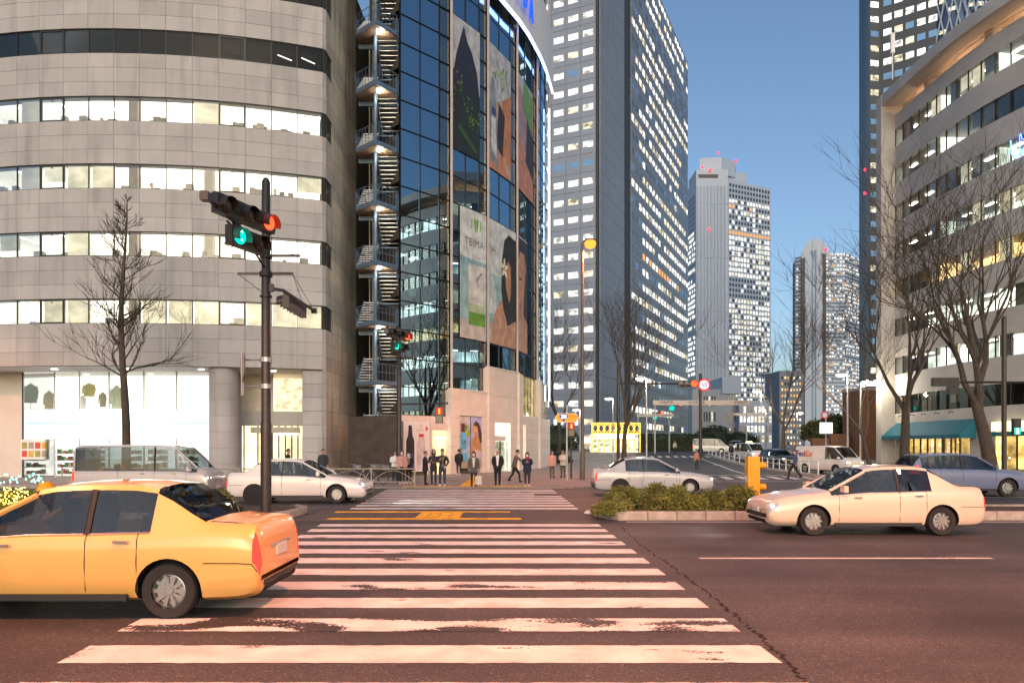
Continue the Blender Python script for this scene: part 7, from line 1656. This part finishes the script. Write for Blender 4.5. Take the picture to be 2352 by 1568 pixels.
    me = m.mesh('body', [top, legs, SKIN, shoes, shirt or top]); o = bpy.data.objects.new('tmp', me); COL.objects.link(o)
    md = o.modifiers.new('r', 'REMESH'); md.mode = 'VOXEL'; md.voxel_size = .017; md2 = o.modifiers.new('s', 'SMOOTH'); md2.factor = .5; md2.iterations = 3
    dg = bpy.context.evaluated_depsgraph_get(); me2 = bpy.data.meshes.new_from_object(o.evaluated_get(dg)); bpy.data.objects.remove(o)
    hem = coat*1.7 if coat else .93; me2.materials.clear()
    for x in (top, legs, SKIN, shoes, shirt or top): me2.materials.append(x)
    idx = []
    for p in me2.polygons:
        c = p.center
        if c.z > 1.445 and abs(c.x) < .12: q = 2
        elif min((c - (w + hd*.06)).length for w, hd, _ in hands) < .075: q = 2
        elif c.z < .075 or any((c - f).length < .11 and c.z < f.z + .02 for f in ft.values()): q = 3
        elif c.z < hem and min((c - w).length for w, hd, _ in hands) > .16: q = 1
        elif shirt and c.y < -.03 and c.z < 1.46 and abs(c.x) < .03 + .05*(c.z - .95)/.5 and c.z > .95: q = 4
        else: q = 0
        idx.append(q)
    me2.polygons.foreach_set('material_index', idx); me2.polygons.foreach_set('use_smooth', [True]*len(idx))
    # fingers, rooted in the palms
    fg = MB()
    for w, hd, sg in hands:
        side = hd.cross(Vector((0, 0, 1))); side = side.normalized() if side.length > .2 else Vector((0, 1, 0)); nrm = side.cross(hd)
        for k, ln in enumerate((.062, .075, .07, .055)): r0_ = w + hd*.085 + side*((k - 1.5)*.016); fg.tube([r0_, r0_ + hd*ln*.55 + nrm*.006, r0_ + hd*ln + nrm*.022], [.0085, .008, .006], 5)
        r0_ = w + hd*.04 + side*.028; fg.tube([r0_, r0_ + side*.025 + hd*.03, r0_ + side*.028 + hd*.055], [.010, .009, .007], 5)
    bm = bmesh.new(); bm.from_mesh(me2); fm_ = fg.mesh('f', [SKIN]); fm_.polygons.foreach_set('material_index', [2]*len(fm_.polygons)); bm.from_mesh(fm_); bm.to_mesh(me2); bm.free()
    me2.transform(Matrix.Scale(s, 4)); body = link('body', me2, t)
    def part(nm, mb, mat, sm=60): me_ = mb.mesh(nm, mat, sm); me_.transform(Matrix.Scale(s, 4)); return link(nm, me_, t)
    # face
    for sg in (-1, 1): e = MB(); e.lathe([(.004, -.006), (.011, 0), (.004, .006)], 8, (hc.x + sg*.032, hc.y - .090, hc.z + .012), 'Y'); part('eye', e, EYE)
    if mask: k = MB(); esec(k, [(hc.x, hc.y - .03, hc.z - .095, .05, .062), (hc.x, hc.y - .032, hc.z - .06, .07, .082), (hc.x, hc.y - .034, hc.z - .012, .068, .084)], 16); part('face_mask', k, MASK)
    else: k = MB(); k.tube([hc + Vector((-.025, -.088, -.058)), hc + Vector((0, -.096, -.058)), hc + Vector((.025, -.088, -.058))], [.004, .008, .004], 5); part('mouth', k, LIP)
    if hood:
        k = MB(); esec(k, [(hc.x, hc.y + .03, hc.z - .15, .12, .12), (hc.x, hc.y + .03, hc.z - .05, .115, .115), (hc.x, hc.y + .028, hc.z + .06, .108, .115), (hc.x, hc.y + .03, hc.z + .13, .07, .085), (hc.x, hc.y + .03, hc.z + .155, .02, .03)]); part('hood', k, top)
    else:
        k = MB(); hm = hairmat or HAIRB
        low = {'short': -.01, 'bob': -.14, 'long': -.26, 'bald': .06}[hair]
        if hair != 'bald':
            esec(k, [(hc.x, hc.y + .035, hc.z + low, .086, .070), (hc.x, hc.y + .03, hc.z + .02, .098, .088), (hc.x, hc.y + .012, hc.z + .055, .097, .106), (hc.x, hc.y + .006, hc.z + .095, .083, .098), (hc.x, hc.y + .008, hc.z + .13, .05, .06), (hc.x, hc.y + .01, hc.z + .142, .015, .02)]); part('hair', k, hm)
            if hair in ('bob', 'long'):
                for sg in (-1, 1): q = MB(); q.tube([hc + Vector((sg*.075, -.05, .06)), hc + Vector((sg*.092, -.03, -.02)), hc + Vector((sg*.085, -.02, low + .02))], [.02, .026, .015], 7); part('hair_side', q, hm)
        else:
            esec(k, [(hc.x, hc.y + .035, hc.z - .03, .086, .07), (hc.x, hc.y + .03, hc.z + .03, .09, .08), (hc.x, hc.y + .03, hc.z + .06, .085, .07)]); part('hair', k, HAIRS)
    if scarf: k = MB(); esec(k, [(0, -.005 - lean*.5, 1.40, .10, .10), (0, -.01 - lean*.5, 1.44, .115, .115), (0, -.01 - lean*.5, 1.49, .09, .095)]); k.tube([V3(.03, -.11, 1.42), V3(.04, -.14, 1.28), V3(.035, -.135, 1.12)], [.04, .035, .03], 8, flat=.5); part('scarf', k, scarf)
    if bag == 'back': k = MB(); esec(k, [(0, .17, 1.0, .13, .06), (0, .19, 1.1, .145, .08), (0, .18, 1.3, .14, .075), (0, .16, 1.38, .09, .05)]); part('rucksack', k, C['black'])
    return t, hands, s
def at_(x, d, z=.07): return (GX(x, d), d, z + gz(d))
person('person in white coat half hidden behind the signal pole', at_(907, 36.9), .4, 1.62, C['white'], C['charcoal'], C['black'], 'chest', 'bob', coat=.50)
person('person in pink coat with salmon scarf and mask by the signboard', at_(923, 35.0), .15, 1.66, C['pink'], C['black'], C['white'], 'down', 'bob', HAIRG, coat=.52, mask=True, scarf=C['salmon'])
person('person in dark coat with cream scarf and mask next to the pink coat', at_(939, 35.6), -.1, 1.56, C['black'], C['black'], C['white'], 'chest', 'short', coat=.44, mask=True, scarf=C['cream'])
person('person all in black turned sideways in front of the lit doorway', at_(977, 34.6), PI/2, 1.60, C['black'], C['black'], C['black'], 'phone', 'short', HAIRS, coat=.42, bulk=1.05)
person('person in dark hooded jacket beside the lit doorway', at_(996, 34.9), .2, 1.68, C['charcoal'], C['charcoal'], C['charcoal'], 'chest', 'short', hood=True)
person('person in black leather jacket and white shoes looking at a phone', at_(1016, 33.3), -.15, 1.72, C['leather'], C['denim'], C['white'], ('pocket', 'phone') if False else ('phone', 'pocket'), 'short', step=.01)
person('person with black rucksack facing the street poster', at_(1054, 46.5), PI, 1.66, C['black'], C['charcoal'], C['white'], 'down', 'short', coat=.45, bag='back')
g_, hands_, s_ = person('person in long grey coat with mask on the tactile strip', at_(1088, 33.25), .05, 1.60, C['grey'], C['black'], C['black'], 'down', 'long', HAIRG, coat=.40, mask=True, shirt=C['cream'])
person('person in black suit and white shirt standing with hands behind', at_(1143, 34.2), -.05, 1.68, C['black'], C['black'], C['black'], 'back', 'bald', coat=.47, shirt=C['white'], bulk=1.08)
person('person in grey jacket striding right past the shop door', at_(1181, 37.0), PI/2, 1.66, C['taupe'], C['black'], C['black'], 'reach', 'short', stride=.30, coat=.48, lean=.25)
person('person in navy padded coat with magenta scarf holding a phone', at_(1211, 33.5), -.05, 1.56, C['navy'], C['charcoal'], C['white'], 'phone', 'bob', coat=.44, mask=True, scarf=C['magenta'], bulk=1.12)
person('person crossing the side street in front of the white rail', (GX(1826, 43), 43, 0), -PI/2, 1.72, C['blue'], C['black'], C['black'], 'down', 'short', stride=.34, group='people further off')
person('person in a dark jacket by the brown wall', at_(1868, 63, .12), PI, 1.72, C['black'], C['black'], C['black'], 'down', 'short', coat=.45, group='people further off')
person('distant person in a pale top at the far hedge', at_(1550, 96), .3, 1.65, C['cream'], C['denim'], C['black'], 'down', 'short', group='people further off')
person('person in salmon jacket waiting by the far pole', (GX(1600, 60), 60, 0), .4, 1.68, C['salmon'], C['charcoal'], C['black'], 'down', 'short', group='people further off')
person('person in a pink coat on the corner behind the silver sedan', at_(1268, 42), .4, 1.6, C['pink'], C['taupe'], C['black'], 'down', 'bob', coat=.45, group='people further off')
person('person in a cream coat on the corner behind the silver sedan', at_(1293, 42.6), -.4, 1.64, C['cream'], C['taupe'], C['black'], 'chest', 'bob', coat=.45, group='people further off')
person('dark figure walking in front of the lit lobby doors', at_(662, 38.2), PI/2, 1.7, C['black'], C['black'], C['black'], 'down', 'short', stride=.25, coat=.46, group='people by the lobby')
person('dark figure right of the lobby doors by the corner pier', at_(742, 37.8), .3, 1.7, C['charcoal'], C['black'], C['black'], 'down', 'short', coat=.45, group='people by the lobby')
person('figure in the office window above the traffic signal', (GX(632, 43), 43.0, 16.3 - .75), .1, 1.72, C['taupe'], C['black'], C['black'], 'hips', 'short', group='people in the office windows')
person('figure in a white shirt in the office window left of the signal', (GX(346, 41.6), 41.7, 16.3 - .85), 1.2, 1.7, C['white'], C['charcoal'], C['black'], 'phone', 'short', group='people in the office windows')
person('seated worker behind the upper office window', (GX(234, 41.4), 41.4, 20.06 - .95), .6, 1.7, C['blue'], C['charcoal'], C['black'], 'chest', 'short', group='people in the office windows')
# tote bag carried by the woman in grey
w_, hd_, _ = hands_[1]; b_ = Vector(g_.location) + Vector((w_.x, w_.y, w_.z))*s_ + hd_*.12
tb_ = MB(); esec(tb_, [(b_.x, b_.y, b_.z - .62, .15, .05), (b_.x, b_.y, b_.z - .58, .16, .055), (b_.x, b_.y, b_.z - .25, .15, .05), (b_.x, b_.y, b_.z - .22, .14, .03)]); bag_ = thing('tote_bag', 'cream tote bag hanging from the hand of the person in the long grey coat', 'bag', (b_.x, b_.y, b_.z - .62)); tb_.build('pouch', C['cream'], bag_, 60)
MB().tube([(b_.x - .08, b_.y, b_.z - .24), (b_.x - .03, b_.y, b_.z), (b_.x + .03, b_.y, b_.z), (b_.x + .08, b_.y, b_.z - .24)], .008, 5).build('handle', C['cream'], bag_)
